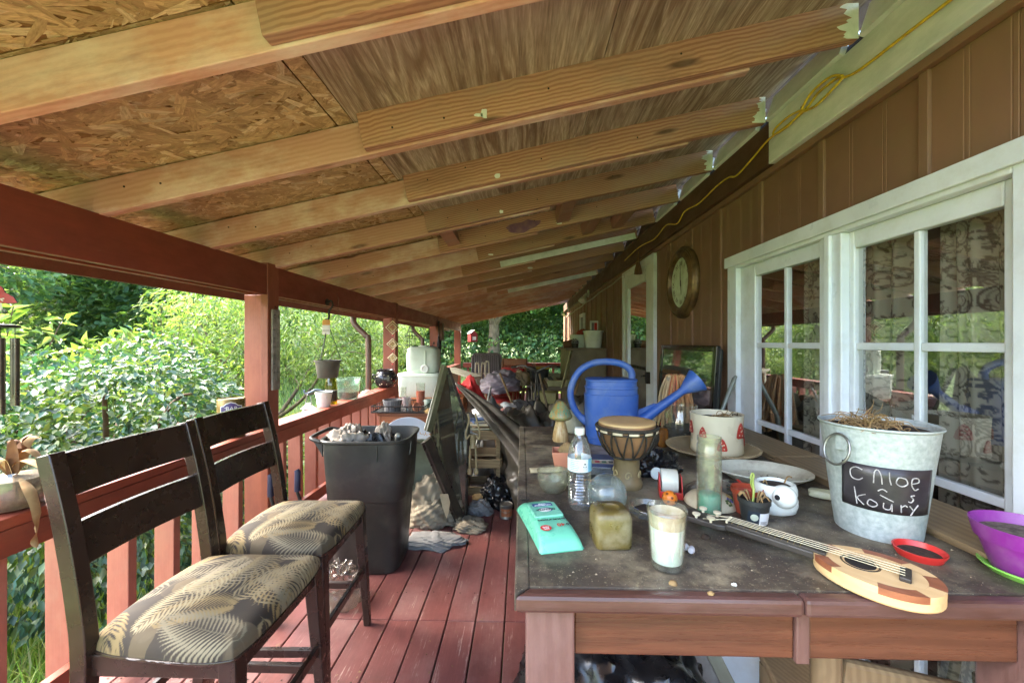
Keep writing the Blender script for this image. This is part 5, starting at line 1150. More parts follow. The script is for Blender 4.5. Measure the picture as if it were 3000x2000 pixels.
# ---- bar chairs
M_ch = pm('chair_espresso_wood', S(50, 36, 28), .26, S(36, 26, 21), 5, (1, 1, 1), dirt=S(84, 66, 50), ds=4, damt=.08, bump=.04, var=.06)
M_cush = vcolmat('palm_leaf_fabric', .85, .25, 500, S(72, 58, 36), .3)
def make_chair():
    ch = thing('bar_chair', 'x', 'chair', (0, 0, 0), group='bar chairs by the railing')
    # cushion: domed, rounded trapezoid
    NU = 200
    U, V = np.meshgrid(np.linspace(0, 1, NU + 1), np.linspace(0, 1, NU + 1)); x = U * 2 - 1; y = V * 2 - 1
    def sq(a, b): # square to rounded square
        return a * np.sqrt(np.clip(1 - .18 * b ** 4, 0, 1)), b * np.sqrt(np.clip(1 - .18 * a ** 4, 0, 1))
    sx, sy = sq(x, y); e = np.clip(1 - np.maximum(np.abs(x), np.abs(y)) ** 10, 0, 1) ** .5
    Z = .578 + .042 * e + .026 * np.clip(1 - (x ** 2 + y ** 2) * .55, 0, 1) * e - .006 * np.sin(x * 3 + 1) * e
    Xc = sx * .225 + .004; Yc = sy * (.232 + .018 * sx)
    vv = np.stack([Xc, Yc, Z], -1).reshape(-1, 3); I = np.arange(NU * (NU + 1)).reshape(NU, NU + 1)[:, :-1].ravel()
    ff = np.stack([I, I + 1, I + NU + 2, I + NU + 1], 1); cc = cv.at(U, V).reshape(-1, 3); cc = np.concatenate([cc, np.ones((len(cc), 1))], 1)
    npmesh('seat_cushion', vv, ff, M_cush, cc, ch, 180)
    per = [k for k in range(NU)] + [(k + 1) * (NU + 1) - 1 for k in range(NU)] + [NU * (NU + 1) + NU - k for k in range(NU)] + [(NU - k) * (NU + 1) for k in range(NU)]
    MB().tube([tuple(vv[k] + np.array([0, 0, .001])) for k in per[::4]], .004, 6, True).build('piping', M_ch, ch, 60)
    MB().box(-.205, .205, -.215, -.19, .52, .578).build('seat_rail', M_ch, ch, 0, .004); MB().box(-.205, .205, .19, .215, .52, .578).build('seat_rail', M_ch, ch, 0, .004)
    MB().box(.18, .205, -.19, .19, .52, .578).build('seat_rail', M_ch, ch, 0, .004); MB().box(-.205, -.18, -.19, .19, .52, .578).build('seat_rail', M_ch, ch, 0, .004)
    for s_ in (-1, 1):
        MB().bar((.222, s_ * .222, 0), (.188, s_ * .2, .577), .03, .03, (1, 0, 0), .048, .048).build('leg', M_ch, ch, 0, .004)
        P = [(-.26, 0.0), (-.215, .3), (-.2, .56), (-.215, .72), (-.25, .92), (-.295, 1.105)]
        m = MB(); pts = smoothpts([(a, s_ * .212, b) for a, b in P], 4); rings = []
        for k, p in enumerate(pts):
            d_ = (pts[min(k + 1, len(pts) - 1)] - pts[max(k - 1, 0)]).normalized(); nx = Vector((d_.z, 0, -d_.x)); w_ = .022 - .004 * abs(k / len(pts) - .45)
            rings.append([p + nx * sx_ * w_ + Vector((0, sy_ * .019, 0)) for sx_, sy_ in ((-1, -1), (1, -1), (1, 1), (-1, 1))])
        loft(rings).build('back_post', M_ch, ch, 30, .003)
    def slat(z0, z1, x0, x1, nm='back_slat'):
        def f(u, w, t_): 
            yy = (u - .5) * .386; bow = -.016 * (1 - (2 * u - 1) ** 2); return (x0 + (x1 - x0) * w + bow + t_, yy, z0 + (z1 - z0) * w)
        m = MB(); n = 12
        for t_ in (0, .02):
            for w in (0, 1):
                for k in range(n + 1): m.v.append(f(k / n, w, t_))
        N_ = n + 1
        for k in range(n): m.f += [(k, k + 1, N_ + k + 1, N_ + k), (2 * N_ + k + 1, 2 * N_ + k, 3 * N_ + k, 3 * N_ + k + 1), (N_ + k, N_ + k + 1, 3 * N_ + k + 1, 3 * N_ + k), (k + 1, k, 2 * N_ + k, 2 * N_ + k + 1)]
        m.f += [(0, N_, 3 * N_, 2 * N_), (n, 2 * N_ + n, 3 * N_ + n, N_ + n)]
        m.build(nm, M_ch, ch, 30, .003)
    slat(.985, 1.1, -.275, -.302); slat(.80, .915, -.238, -.26)
    for s_ in (-1, 1): MB().bar((-.228, s_ * .215, .2), (.205, s_ * .215, .2), .018, .032).build('stretcher', M_ch, ch, 0, .003)
    MB().bar((.208, -.2, .28), (.208, .2, .28), .018, .035).build('stretcher', M_ch, ch, 0, .003); MB().bar((-.222, -.2, .3), (-.222, .2, .3), .018, .03).build('stretcher', M_ch, ch, 0, .003)
    return ch
c1 = make_chair(); c1.location = (-.955, 1.235, 0); c1['label'] = 'dark wooden bar chair with palm-leaf seat, nearest the viewer'
c2 = copy_tree(c1); c2.location = (-.985, 1.735, 0); c2.rotation_euler = (0, 0, R(1.5)); c2['label'] = 'dark wooden bar chair with palm-leaf seat, farther one beside the bin'

# ---- curtains with a scroll print
dk = S(70, 67, 63); lt = S(156, 151, 141); md = S(112, 108, 102)
cu_ = Canvas(.34, .46, .0016, lt)
def both(pts, r0, r1, col, a=1.0):
    cu_.line(pts, r0, r1, col, a); cu_.line([(.34 - x, y) for x, y in pts], r0, r1, col, a)
def spiral(cx, cy, r, a0, turns, d=1): return [(cx + r * (1 - k / 40 * .85) * math.cos(a0 + d * k / 40 * turns * 6.28), cy + r * (1 - k / 40 * .85) * math.sin(a0 + d * k / 40 * turns * 6.28)) for k in range(41)]
for (cx, cy, r, a0, tn, d_) in ((.06, .08, .05, 1.2, 1.5, 1), (.11, .2, .045, -1, 1.4, -1), (.05, .3, .048, 2, 1.6, 1), (.12, .4, .04, 0, 1.3, -1), (.03, .19, .03, 0, 1.2, 1)):
    both(spiral(cx, cy, r, a0, tn, d_), .0036, .001, dk); both(spiral(cx + .004, cy, r * .8, a0, tn, d_), .002, .001, md)
for (cx, cy, n_, r) in ((.17, .13, 9, .06), (.17, .35, 7, .05), (0, .24, 9, .055), (0, .02, 7, .045)):
    for k in range(n_):
        a = -math.pi / 2 + (k - (n_ - 1) / 2) * .48
        for r_ in (0, 1):
            p = [(cx + r * (.25 + .75 * t_) * math.cos(a + .25 * math.sin(t_ * 3)), cy + r * (.25 + .75 * t_) * math.sin(a + .25 * math.sin(t_ * 3))) for t_ in (0, .25, .5, .75, 1)]
        both(p, .009, .001, dk); both(p, .0045, .0005, md); both(p, .0012, .0002, lt)
for k in range(70):
    x, y = q.uniform(0, .17), q.uniform(0, .46); a = q.uniform(0, 6.28); both([(x, y), (x + .014 * math.cos(a), y + .014 * math.sin(a)), (x + .024 * math.cos(a + .5), y + .024 * math.sin(a + .5))], .005, .0006, dk)
M_curt = vcolmat('damask_cloth', .9, .1, 600)
def curtain(label, y0, y1, seed, folds):
    NU, NV = 150, 400; U, V = np.meshgrid(np.linspace(0, 1, NU + 1), np.linspace(0, 1, NV + 1))
    ph = U * folds * 2 * np.pi + .5 * np.sin(V * 3 + seed); X = 1.43 + .022 * np.sin(ph) + .008 * np.sin(ph * 2.3 + 1); Yy = y0 + (y1 - y0) * U + .006 * np.sin(ph * 1.0 + 1.5); Z = .1 + 1.74 * V
    arc = U * (y1 - y0) * 1.35
    uu = ((arc + seed * .09) / .34) % 1.0; vv_ = ((1 - V) * 1.74 / .46) % 1.0
    cc = cu_.at(uu, vv_).reshape(-1, 3); cc = np.concatenate([cc, np.ones((len(cc), 1))], 1)
    vv = np.stack([X, Yy, Z], -1).reshape(-1, 3); I = np.arange(NV * (NU + 1)).reshape(NV, NU + 1)[:, :-1].ravel(); ff = np.stack([I, I + 1, I + NU + 2, I + NU + 1], 1)
    o = npmesh('curtain', vv, ff, M_curt, cc, None, 180); tag(o, label, 'curtain', 'scroll-print curtains behind the glass doors'); return o
curtain('grey scroll-print curtain behind the rightmost column of panes', 1.10, 1.40, 1, 2.6)
curtain('grey scroll-print curtain left of the gap in the right-hand glass door', 1.47, 1.72, 4, 2.4)
curtain('grey scroll-print curtain behind the left-hand glass door', 1.79, 2.06, 7, 2.5)

# ---- trash bin with its rubbish
bn = thing('trash_bin', 'tall black plastic wheeled bin without lid, full of rubbish', 'trash bin', (-.962, 2.545, 0), R(2))
def rr(a, b, z, e=.42): return sup(a, b, z, 48, e)
loft([rr(a, b, z) for a, b, z in ((.19, .165, 0), (.2, .175, .01), (.205, .18, .06), (.232, .2, .44), (.236, .203, .445), (.24, .206, .452), (.262, .222, .795), (.272, .232, .8), (.274, .234, .812), (.27, .23, .818), (.258, .218, .816), (.25, .21, .76), (.225, .19, .5), (.2, .17, .3))], True, True).build('tub', black, bn, 40)
MB().tube(smoothpts([(-.262, -.16, .80), (-.32, -.15, .815), (-.335, -.1, .82), (-.335, .1, .82), (-.32, .15, .815), (-.262, .16, .80)], 4), .012, 8).build('handle', black, bn, 60)
for y in (-.13, .13): MB().prism([(-.32, .8), (-.262, .81), (-.262, .7), (-.275, .73)], -.008, .008, M=T(0, y, 0) @ RX(90)).build('handle_bracket', black, bn, 0, .003)
for s_ in (-1, 1): MB().lathe([(0, -.02), (.09, -.02), (.1, -.015), (.1, .015), (.09, .02), (0, .02)], 28, M=T(-.2, s_ * .11 + .05, .1) @ RX(90)).build('wheel', black, bn, 40)
MB().bar((.1, -.2225, .7), (.1, -.229, .79), .003, .006).bar((-.06, -.1925, .35), (-.06, -.2, .44), .003, .006).build('moulded_rib', black, bn, 0)
MB().bar((.262, -.1, .71), (.27, -.1, .79), .012, .004).build('moulded_rib', pm('grey_scuff', S(120, 122, 114), .6), bn, 0)
MB().bar((-.012, -.186, .02), (-.012, -.208, .43), .004, .002).build('scuff_line', pm('pale_scuff', S(190, 190, 180), .6), bn, 0)
bagw = pm('torn_bag_paper', S(172, 162, 148), .6, S(128, 116, 100), 14, dirt=S(70, 62, 54), ds=12, damt=.6, bump=.3)
for (nm, lb, x, y, z, r, h, m_, sd) in (('crumpled_sack', 'crumpled pale printed sack sticking out of the bin on the left', -1.10, 2.50, .70, .12, .13, bagw, 41), ('crumpled_paper', 'crumpled whitish paper in the middle of the bin', -.90, 2.56, .74, .05, .1, bagw, 43), ('dark_rubbish', 'dark crumpled rubbish filling the bin', -.95, 2.55, .62, .15, .15, bagblk, 44)):
    o = lump(r, r * .85, h, sd, .3, 2.6, .22).build(nm, m_, None, 60, loc=(x, y, z)); tag(o, lb, 'rubbish')
o = MB().lathe([(0, 0), (.02, 0), (.02, .09), (.012, .1), (.012, .11), (0, .112)], 20).build('spray_can', pm('can_grey', S(150, 150, 140), .35, metal=.5), None, 40, loc=(-.80, 2.54, .775), rot=(R(60), R(-20), R(30))); tag(o, 'small grey can lying in the rubbish at the right of the bin', 'can')
o = polypatch(lambda c_: (c_[0], c_[2], c_[1]), [(-.03, -.03), (.03, -.028), (.032, .03), (-.026, .032)], .002).build('black_label', inkb, None, 0, loc=(-1.065, 2.405, .785), rot=(R(-25), 0, R(8))); tag(o, 'torn black label stuck to the pale sack in the bin', 'label')
# handles of a folded cart between chair and bin
kc = thing('folded_cart', 'folded cart with two dark blue hand grips between the chair and the bin', 'cart', (-1.28, 2.15, 0))
navy = pm('navy_grip', S(40, 44, 70), .5)
for x, y, a in ((.0, .08, 8), (-.13, .0, -22)):
    tp_ = Vector((x - .05 * math.sin(R(a)), y + .02, .66)); MB().tube([(x + .12, y + .1, .02), tp_ - Vector((0, 0, .12)), tp_ - Vector((0, 0, .1))], .009, 8).build('frame_tube', black, kc, 60)
    MB().tube([tp_ - Vector((0, 0, .11)), tp_ - Vector((.002, 0, .09)), tp_, tp_ + Vector((-.006, 0, .012))], [.017, .016, .016, .013], 12).build('grip', navy, kc, 60)
o = lump(.1, .09, .16, 47, .25, 2.4, .2).build('clear_bag', glassmat('bag_film', (.8, .78, .74, 1), .1, .3, (.4, .36, .3, 1), 18, 1.45, 2.0), None, 60, loc=(-.99, 2.13, 0)); tag(o, 'crumpled clear bag with litter on the deck behind the chair leg', 'bag')

# ---- broken mirror
mi = thing('broken_mirror', 'leaning mirror with a snapped wide black frame, right of the bin', 'mirror', (0, 0, 0))
A_, B_, C_, D_ = Vector((-.585, 3.08, 1.205)), Vector((-.665, 2.85, .74)), Vector((-.455, 3.12, .01)), Vector((-.435, 3.15, .735))
fr1 = pm('frame_black', S(52, 46, 42), .3, S(40, 36, 34), 6, (1, 1, 6), dirt=S(110, 108, 84), ds=6, damt=.35); fr2 = pm('frame_olive_lit', S(112, 112, 84), .35, S(78, 78, 58), 6, dirt=S(60, 58, 44), damt=.5)  # fr2: same black frame, with the greenish light on its upper piece painted in
mir = NT('mirror_glass'); v_ = mir.coords(0)
mir.done(mir.mix(mir.ramp(mir.noise(v_, 6, (1, 1, 1), 7, .7), [(.4, 0), (.7, .6)]), (.4, .43, .37, 1), (.22, .21, .16, 1)), mir.ramp(mir.noise(v_, 9, (1, 1, 1), 7, .7), [(.4, .03), (.75, .22)]), None, Metallic=.9); M_mir = mir.m
MB().add([A_, B_, C_, D_], [(0, 1, 2), (0, 2, 3)]).build('glass', M_mir, mi, 0, solid=.004)
nrm = Vector((.75, -.65, 0)).normalized()
def fbar(p, q_, w, th, m_, nm, tag_=None):
    d_ = (q_ - p).normalized(); s_ = d_.cross(nrm).normalized()
    mb = MB()
    prof = [(0, 0), (w, 0), (w, th * .35), (w * .86, th * .5), (w * .8, th), (w * .1, th), (0, th * .7)]
    r1 = [p + s_ * a + nrm * b for a, b in prof]; r2 = [q_ + s_ * a + nrm * b for a, b in prof]
    mb = loft([r1, r2]); return mb.build(nm, m_, mi, 0, .003)
fbar(B_ + Vector((0, 0, .012)), A_, -.06, .028, fr2, 'frame_piece'); fbar(C_, B_ - Vector((0, 0, .012)), -.085, .03, fr1, 'frame_piece')
MB().bar(C_ + Vector((.012, 0, 0)), D_ + Vector((.012, 0, 0)), .012, .02).build('frame_edge', fr1, mi, 0, .002); MB().bar(D_ + Vector((.012, 0, 0)), A_ + Vector((.01, 0, 0)), .012, .02).build('frame_edge', fr1, mi, 0, .002)
spl = pm('raw_splinter', S(204, 164, 104), .8)
for k in range(9):
    p = B_ + Vector((-.005 - .01 * k, .002 * k, .0)) + nrm * .02; MB().bar(p, p + Vector((random.uniform(-.004, .004), 0, random.uniform(-.03, .03))), .007, .006, (0, 1, 0), .002, .002).build('splinter', spl, mi, 0)
# ---- cloth on the deck
beige = pm('beige_sheet', S(158, 150, 130), .85, S(134, 124, 104), 4, bump=.2, bs=300); greyc = pm('grey_cloth', S(140, 142, 142), .9, S(110, 112, 112), 6, bump=.3, bs=300)
for (nm, lb, x, y, rx, ry, h, m_, sd, fo, fr_, an_) in (('bed_sheet', 'heap of beige sheets on the deck behind the broken mirror frame', -.70, 3.2, .22, .25, .44, beige, 3, .35, 8, 1.2), ('grey_cloth', 'rumpled grey cloth on the deck by the foot of the bin', -.62, 2.78, .2, .12, .07, greyc, 6, .9, 6, .5), ('white_rag', 'wrinkled off-white rag at the foot of the mirror', -.39, 3.02, .13, .12, .08, beige, 8, .8, 6, .9), ('grey_rag', 'grey rag hanging in the clutter right of the mirror', -.35, 3.28, .1, .09, .14, greyc, 11, .4, 5, 0)):
    o = lump(rx, ry, h * .62, sd + 2, .3, 1.5, .03, 120, 80, (math.cos(an_) * 1.5, math.sin(an_) * 1.5 + .5, .8), fold=.055, fk=10 + fr_).build(nm, m_, None, 120, loc=(x, y, 0)); tag(o, lb, 'cloth')
o = MB().prism([(0, 0), (.06, -.002), (.075, -.06), (.065, -.13), (.05, -.17), (.02, -.09)], 0, .003, M=T(-.60, 2.88, .30) @ RZ(10) @ RX(78)).build('cardboard_scrap', pm('cardboard', S(206, 184, 146), .85), None, 0); tag(o, 'torn cardboard scrap lying on the beige sheets', 'cardboard')
cp = thing('straw_cap', 'tan cap lying upside down on the deck boards', 'cap', (-.365, 3.38, .02), rot=(R(-50), R(10), 0))
capm = pm('tan_straw', S(176, 146, 96), .8, S(140, 112, 70), 30)
MB().lathe([(0, 0), (.05, .006), (.072, .03), (.078, .06), (.074, .06), (.06, .03), (0, .012)], 28).build('crown', capm, cp, 60)
MB().prism([(-.05, .065), (0, .07), (.05, .065), (.06, .12), (0, .14), (-.06, .12)], .055, .06).build('brim', capm, cp, 40, .002)
MB().tube(smoothpts([(-.03, -.02, .05), (.0, .01, .07), (.03, 0, .06), (.02, -.03, .05), (-.01, -.01, .065)], 4), .004, 6).build('cord', beige, cp, 60)
# ---- round platter, cabinet, tray, dishes
CBX0, CBX1, CBY0, CBY1, CBZ = -1.27, -.78, 3.5, 3.92, .78
M_cab = lumber('cabinet_wood', S(156, 96, 56), S(120, 66, 36), 16, .5, knots=False, rough=.45)
cb = thing('wooden_cabinet', 'low brown wooden cabinet behind the bin, carrying a wire tray', 'cabinet', (CBX0, CBY0, 0)); cw, cd = CBX1 - CBX0, CBY1 - CBY0
MB().box(0, cw, 0, cd, .03, CBZ - .03).build('carcass', M_cab, cb, 0, .006); MB().box(-.012, cw + .012, -.015, cd, CBZ - .029, CBZ).build('top', M_cab, cb, 0, .006)
for z in (.1, .33, .56): MB().box(.03, cw - .03, -.012, -.001, z, z + .19).build('drawer', M_cab, cb, 0, .004)
pt = thing('round_platter', 'big round whitish metal platter leaning against the cabinet behind the bin', 'platter', (-.965, 3.32, .53), rot=(R(78), 0, R(8)))
MB().lathe([(0, .0), (.15, 0), (.165, .006), (.2, .012), (.235, .02), (.24, .022), (.238, .026), (.2, .018), (.16, .01), (0, .006)], 56).build('disc', pm('enamel_white_blue', S(186, 192, 200), .3, S(170, 178, 188), 4), pt, 40)
bb = thing('plastic_basin', 'translucent grey-green basin on edge beside the round platter', 'basin', (-.865, 3.2, .42), rot=(R(80), 0, R(30)))
MB().lathe([(0, 0), (.15, 0), (.17, .02), (.185, .08), (.2, .085), (.2, .09), (.18, .088), (.16, .02), (0, .006)], 44).build('basin', pm('greygreen_plastic', S(150, 160, 140), .4), bb, 40)
M_wire = pm('dark_wire', S(44, 42, 38), .5, metal=.4)
tr = thing('wire_tray', 'dark metal basket tray with low railings on the cabinet', 'tray', (-1.09, 3.66, CBZ + .001)); tw, tdp = .235, .2
for z in (.008, .058):
    MB().tube([(-tw, -tdp, z), (tw, -tdp, z), (tw, tdp, z), (-tw, tdp, z)], .006, 6, True).build('rail', M_wire, tr, 0)
MB().box(-tw, tw, -tdp, tdp, 0, .004).build('base', M_wire, tr, 0)
for k in range(10):
    x = -tw + 2 * tw * k / 9
    for y in (-tdp, tdp): MB().tube([(x, y, .006), (x, y, .058)], .003, 5).build('bar', M_wire, tr, 0)
for k in range(1, 8):
    y = -tdp + 2 * tdp * k / 8
    for x in (-tw, tw): MB().tube([(x, y, .006), (x, y, .058)], .003, 5).build('bar', M_wire, tr, 0)
zt = CBZ + .006
bo = thing('barrel_planter', 'small grey half-barrel planter of upright slats in the wire tray', 'planter', (-1.175, 3.58, zt))
gw = lumber('grey_slat', S(120, 118, 118), S(84, 82, 84), 12, .5, axis=2)
for k in range(18):
    a = 6.2832 * k / 18; m = MB().prism([(-.0105, 0), (.0105, 0), (.014, .1), (-.014, .1)], 0, .006, M=RZ(math.degrees(a)) @ T(0, -.062, 0) @ RX(100)); m.build('slat', gw, bo, 0)
MB().lathe([(0, .004), (.06, .004), (.072, .08), (0, .08)], 24).build('soil', soilm, bo, 40); MB().tube([(.079 * math.cos(a), .079 * math.sin(a), .092) for a in [6.2832 * k / 32 for k in range(32)]], .005, 6, True).build('hoop', gw, bo, 0)
def tumbler(nm, lb, x, y, r, h, m_, wall=.0025, fn=None, cat='glass'):
    o = thing(nm, lb, cat, (x, y, zt)); MB().lathe(shellprof([(r * .82, 0), (r * .86, .004), (r, h)], wall), 30, fn=fn).build('glass', m_, o, 50); return o
tumbler('glass_tumbler', 'ribbed clear glass tumbler in the front of the wire tray', -1.04, 3.56, .038, .135, clear, fn=lambda a, z: 1 + .02 * math.sin(14 * a))
o = tumbler('glass_tumbler', 'tall clear glass tumbler beside the pink cup in the tray', -1.135, 3.76, .034, .19, clear)
o = tumbler('pink_cup', 'short pink cup at the back of the wire tray', -1.09, 3.74, .044, .1, pm('pink_glass', S(206, 176, 196), .25), cat='cup')
o = tumbler('orange_tumbler', 'tall glass filled with orange-red wax, behind the tray glasses', -.955, 3.72, .043, .235, clear)
MB().lathe([(0, .006), (.035, .006), (.0395, .16), (0, .16)], 28).build('wax', pm('orange_wax', S(190, 92, 66), .35), o, 50)
o = tumbler('patterned_mug', 'white mug with green pattern at the right of the tray', -.875, 3.70, .042, .085, pm('mug_pattern', S(206, 212, 200), .3, S(120, 150, 120), 30), cat='mug')
MB().tube(smoothpts([(-.042, 0, .07), (-.066, 0, .066), (-.068, 0, .035), (-.04, 0, .02)], 4), .006, 8).build('handle', whitep, o, 60)
o = thing('clay_pot', 'small clay pot tipped over in the wire tray', 'pot', (-.955, 3.55, zt + .03), rot=(R(70), 0, R(40))); MB().lathe(shellprof([(.024, -.03), (.035, .02), (.04, .02), (.04, .035)], .004), 24).build('pot', terra, o, 40)
o['label'] = 'small clay pot tipped over in the wire tray'
o = lump(.05, .03, .03, 51, .3, 3, .2).build('husk', pm('husk_tan', S(206, 170, 110), .8), None, 60, loc=(-.80, 3.49, CBZ)); tag(o, 'torn tan husk on the right corner of the cabinet', 'husk')
# table behind the cabinet with cooler and jug
st = thing('side_stand', 'plain wooden stand behind the cabinet, under the white cooler', 'stand', (-1.28, 4.42, 0))
MB().box(0, .62, 0, .45, .70, .775).build('top', M_cab, st, 0, .004)
for x in (.01, .56):
    for y in (.01, .39): MB().box(x, x + .05, y, y + .05, 0, .70).build('leg', M_cab, st, 0, .003)
co = thing('white_cooler', 'white boxy cooler with rounded corners under the water jug', 'cooler', (-1.185, 4.66, .776))
mintw = pm('aged_white_plastic', S(214, 226, 210), .4, S(200, 214, 196), 4, dirt=S(150, 150, 120), damt=.25, bump=.05)
loft([sup(a, b, z, 44, .28) for a, b, z in ((.225, .16, 0), (.232, .168, .01), (.24, .175, .23), (.246, .18, .235), (.247, .181, .262), (.24, .175, .27), (.2, .14, .272))]).build('box', mintw, co, 40)
ju = thing('water_jug', 'white plastic water jug with a round spigot standing on the cooler', 'water jug', (-1.16, 4.66, 1.049))
loft([sup(a, b, z, 44, .45) for a, b, z in ((.165, .12, 0), (.178, .13, .012), (.183, .135, .05), (.186, .138, .2), (.178, .132, .27), (.15, .11, .297), (.14, .1, .3))]).build('body', mintw, ju, 50)
MB().lathe([(0, 0), (.045, 0), (.046, .012), (.04, .018), (.032, .018), (.03, .012), (0, .012)], 28, M=T(.05, -.138, .05) @ RX(90)).build('spigot', whitep, ju, 40)
MB().box(.04, .06, -.147, -.136, .09, .26).build('spigot_stem', mintw, ju, 0, .004); MB().lathe([(.06, .3), (.06, .315), (0, .317)], 24).build('cap', whitep, ju, 40)
MB().tube(smoothpts([(.1, 0, .30), (.12, 0, .36), (.125, 0, .33)], 4), .004, 6).tube([(-.13, 0, .305), (.13, 0, .305)], .008, 8).build('carry_handle', black, ju, 60)

# ------------------------------------------------------------------ things on and over the railing
RZ0 = .8205
def onrail(y, x=-1.78): return (x, y, RZ0)
dp = thing('dried_plant_bowl', 'glass bowl of dried brown corn-like leaves on the railing at the left edge', 'dried plant', onrail(1.36, -1.80))
MB().lathe(shellprof([(.06, 0), (.085, .01), (.105, .06), (.1, .12), (.095, .135)], .003), 36).build('bowl', clear, dp, 60)
MB().lathe([(0, .005), (.08, .006), (.1, .06), (.09, .105), (0, .11)], 28).build('husks', pm('husk_fill', S(130, 110, 84), .9, S(84, 68, 50), 30, bump=.8, bs=40), dp, 60)
def leafblade(pts, w, m_, parent, nm='leaf'):
    P = smoothpts(pts, 5); n = len(P); vs = []
    for i, p in enumerate(P):
        d_ = (P[min(i + 1, n - 1)] - P[max(i - 1, 0)]).normalized(); s_ = d_.cross(Vector((.25, .1, 1))).normalized(); ww = w * math.sin(math.pi * (i / (n - 1) * .94 + .04)) ** .7
        nn = s_.cross(d_); vs += [p + s_ * ww, p + nn * ww * .35, p - s_ * ww]
    fs = []
    for i in range(n - 1): fs += [(3 * i, 3 * i + 1, 3 * i + 4, 3 * i + 3), (3 * i + 1, 3 * i + 2, 3 * i + 5, 3 * i + 4)]
    return MB().add(vs, fs).build(nm, m_, parent, 60)
dl = pm('dry_leaf_tan', S(190, 164, 116), .8, S(150, 112, 70), 12, (1, 1, 1)); dl2 = pm('dry_leaf_brown', S(130, 92, 60), .85, S(90, 62, 42), 16)
leafblade([(.0, 0, .12), (.06, -.01, .165), (.13, -.02, .155), (.2, -.03, .11)], .022, dl, dp)
leafblade([(.07, -.03, .11), (.14, -.06, .08), (.165, -.06, -.0), (.155, -.06, -.08), (.165, -.06, -.11)], .02, dl, dp)
for k in range(9):
    a = random.uniform(0, 6.28); r_ = random.uniform(.05, .12)
    leafblade([(0, 0, .1), (r_ * .5 * math.cos(a), r_ * .5 * math.sin(a), .16 + random.uniform(0, .07)), (r_ * math.cos(a), r_ * math.sin(a), .17 + random.uniform(-.03, .09))], .018, dl2 if k % 2 else dl, dp)
mo = thing('mushroom_ornament', 'flat hanging ornament of red spotted mushrooms at the left edge', 'ornament', (-1.778, 1.305, 1.515), 0); mo.scale = (.58, .58, .58)
def flat(poly, t0, t1, m_, nm): return MB().prism(poly, t0, t1, M=RZ(48) @ RX(90)).build(nm, m_, mo, 0)
redm = pm('ornament_red', S(196, 62, 46), .45)
cap_ = lambda cx, cy, s_: [(cx - .07 * s_, cy), (cx - .055 * s_, cy + .03 * s_), (cx - .02 * s_, cy + .055 * s_), (cx + .02 * s_, cy + .052 * s_), (cx + .055 * s_, cy + .025 * s_), (cx + .068 * s_, cy - .006 * s_), (cx + .03 * s_, cy - .012 * s_), (cx - .03 * s_, cy - .008 * s_)]
for (cx, cy, s_, dz) in ((.0, .045, 1.05, 0), (-.035, .105, .9, .003)):
    flat(cap_(cx, cy, s_ * 1.07), -.002 + dz, .0 + dz, inkb, 'outline'); flat(cap_(cx, cy, s_), dz, .004 + dz, redm, 'cap')
    for k in range(9):
        x_, y_ = cx + random.uniform(-.045, .045) * s_, cy + random.uniform(.002, .03) * s_
        if abs(x_ - cx) < .045: flat(disc(x_, y_, .0042, 10), .004 + dz, .0048 + dz, crm, 'spot')
flat([(-.02, .04), (.014, .04), (.018, 0), (.012, -.012), (-.02, -.012), (-.024, 0)], -.001, .002, crm, 'stalk')
MB().tube([(-.02, 0, .155), (-.03, -.02, .22)], .0012, 5).build('thread', inkb, mo, 0)
wc_ = thing('wind_chime', 'dark metal wind chime tube hanging at the left edge', 'wind chime', (-1.752, 1.275, 1.45))
MB().lathe([(0, 0), (.06, 0), (.058, .008), (.01, .014), (0, .014)], 24).build('top_disc', M_wire, wc_, 40)
for k in range(5):
    a = 6.2832 * k / 5 - .35; x_, y_ = .045 * math.cos(a), .045 * math.sin(a); l_ = .2 + .03 * (k % 3)
    MB().tube([(x_, y_, -.035), (x_, y_, -.035 - l_)], .011, 12).build('chime_tube', pm('chime_steel', S(110, 106, 96), .3, metal=.8), wc_, 60); MB().tube([(x_, y_, 0), (x_, y_, -.036)], .0012, 4).build('thread', inkb, wc_, 0)
MB().tube([(0, 0, .014), (0, 0, .27)], .0015, 4).build('thread', inkb, wc_, 0)
cc_ = thing('cleanser_can', 'gold cleanser can with a purple label on the railing left of the first post', 'can', (-1.80, 2.42, RZ0))
MB().lathe([(0, 0), (.072, 0), (.074, .004), (.074, .232), (.071, .236), (.069, .23), (0, .23)], 40).build('can', pm('can_gold', S(150, 128, 76), .3, S(126, 106, 62), 6, metal=.5), cc_, 40)
fc = oncone(.074, .074, .23, R(-52), .0008); purp = pm('label_purple', S(70, 58, 110), .4, bump=0)
polypatch(fc, [(-.062, .075), (.058, .075), (.058, .195), (.035, .198), (.02, .212), (-.005, .22), (-.03, .212), (-.045, .198), (-.062, .195)], .0006).build('label', inkw, cc_, 60)
polypatch(fc, [(-.058, .079), (.054, .079), (.054, .191), (.033, .194), (.018, .208), (-.005, .216), (-.028, .208), (-.043, .194), (-.058, .191)], .0014).build('label_field', purp, cc_, 60)
for s_, z_, sz in (('BAR', .18, .034), ('KEEPERS', .149, .027), ('FRIEND', .119, .027)):
    text_mesh(s_, sz, 'lettering', inkw, cc_, None, .0002, 'CENTER', bend=lambda co, z_=z_: oncone(.074, .074, .23, R(-52), .0028)((co.x, co.y + z_, co.z)))
th_ = thing('thermometer', 'long weathered grey wall thermometer on the side of the first post', 'thermometer', (-1.699, 2.688, 1.075))
tg = pm('thermo_grey', S(150, 146, 138), .7, S(112, 106, 98), 20, dirt=S(80, 70, 58), damt=.5)
MB().box(0, .016, -.042, .042, 0, .55).build('plate', tg, th_, 0, .006)
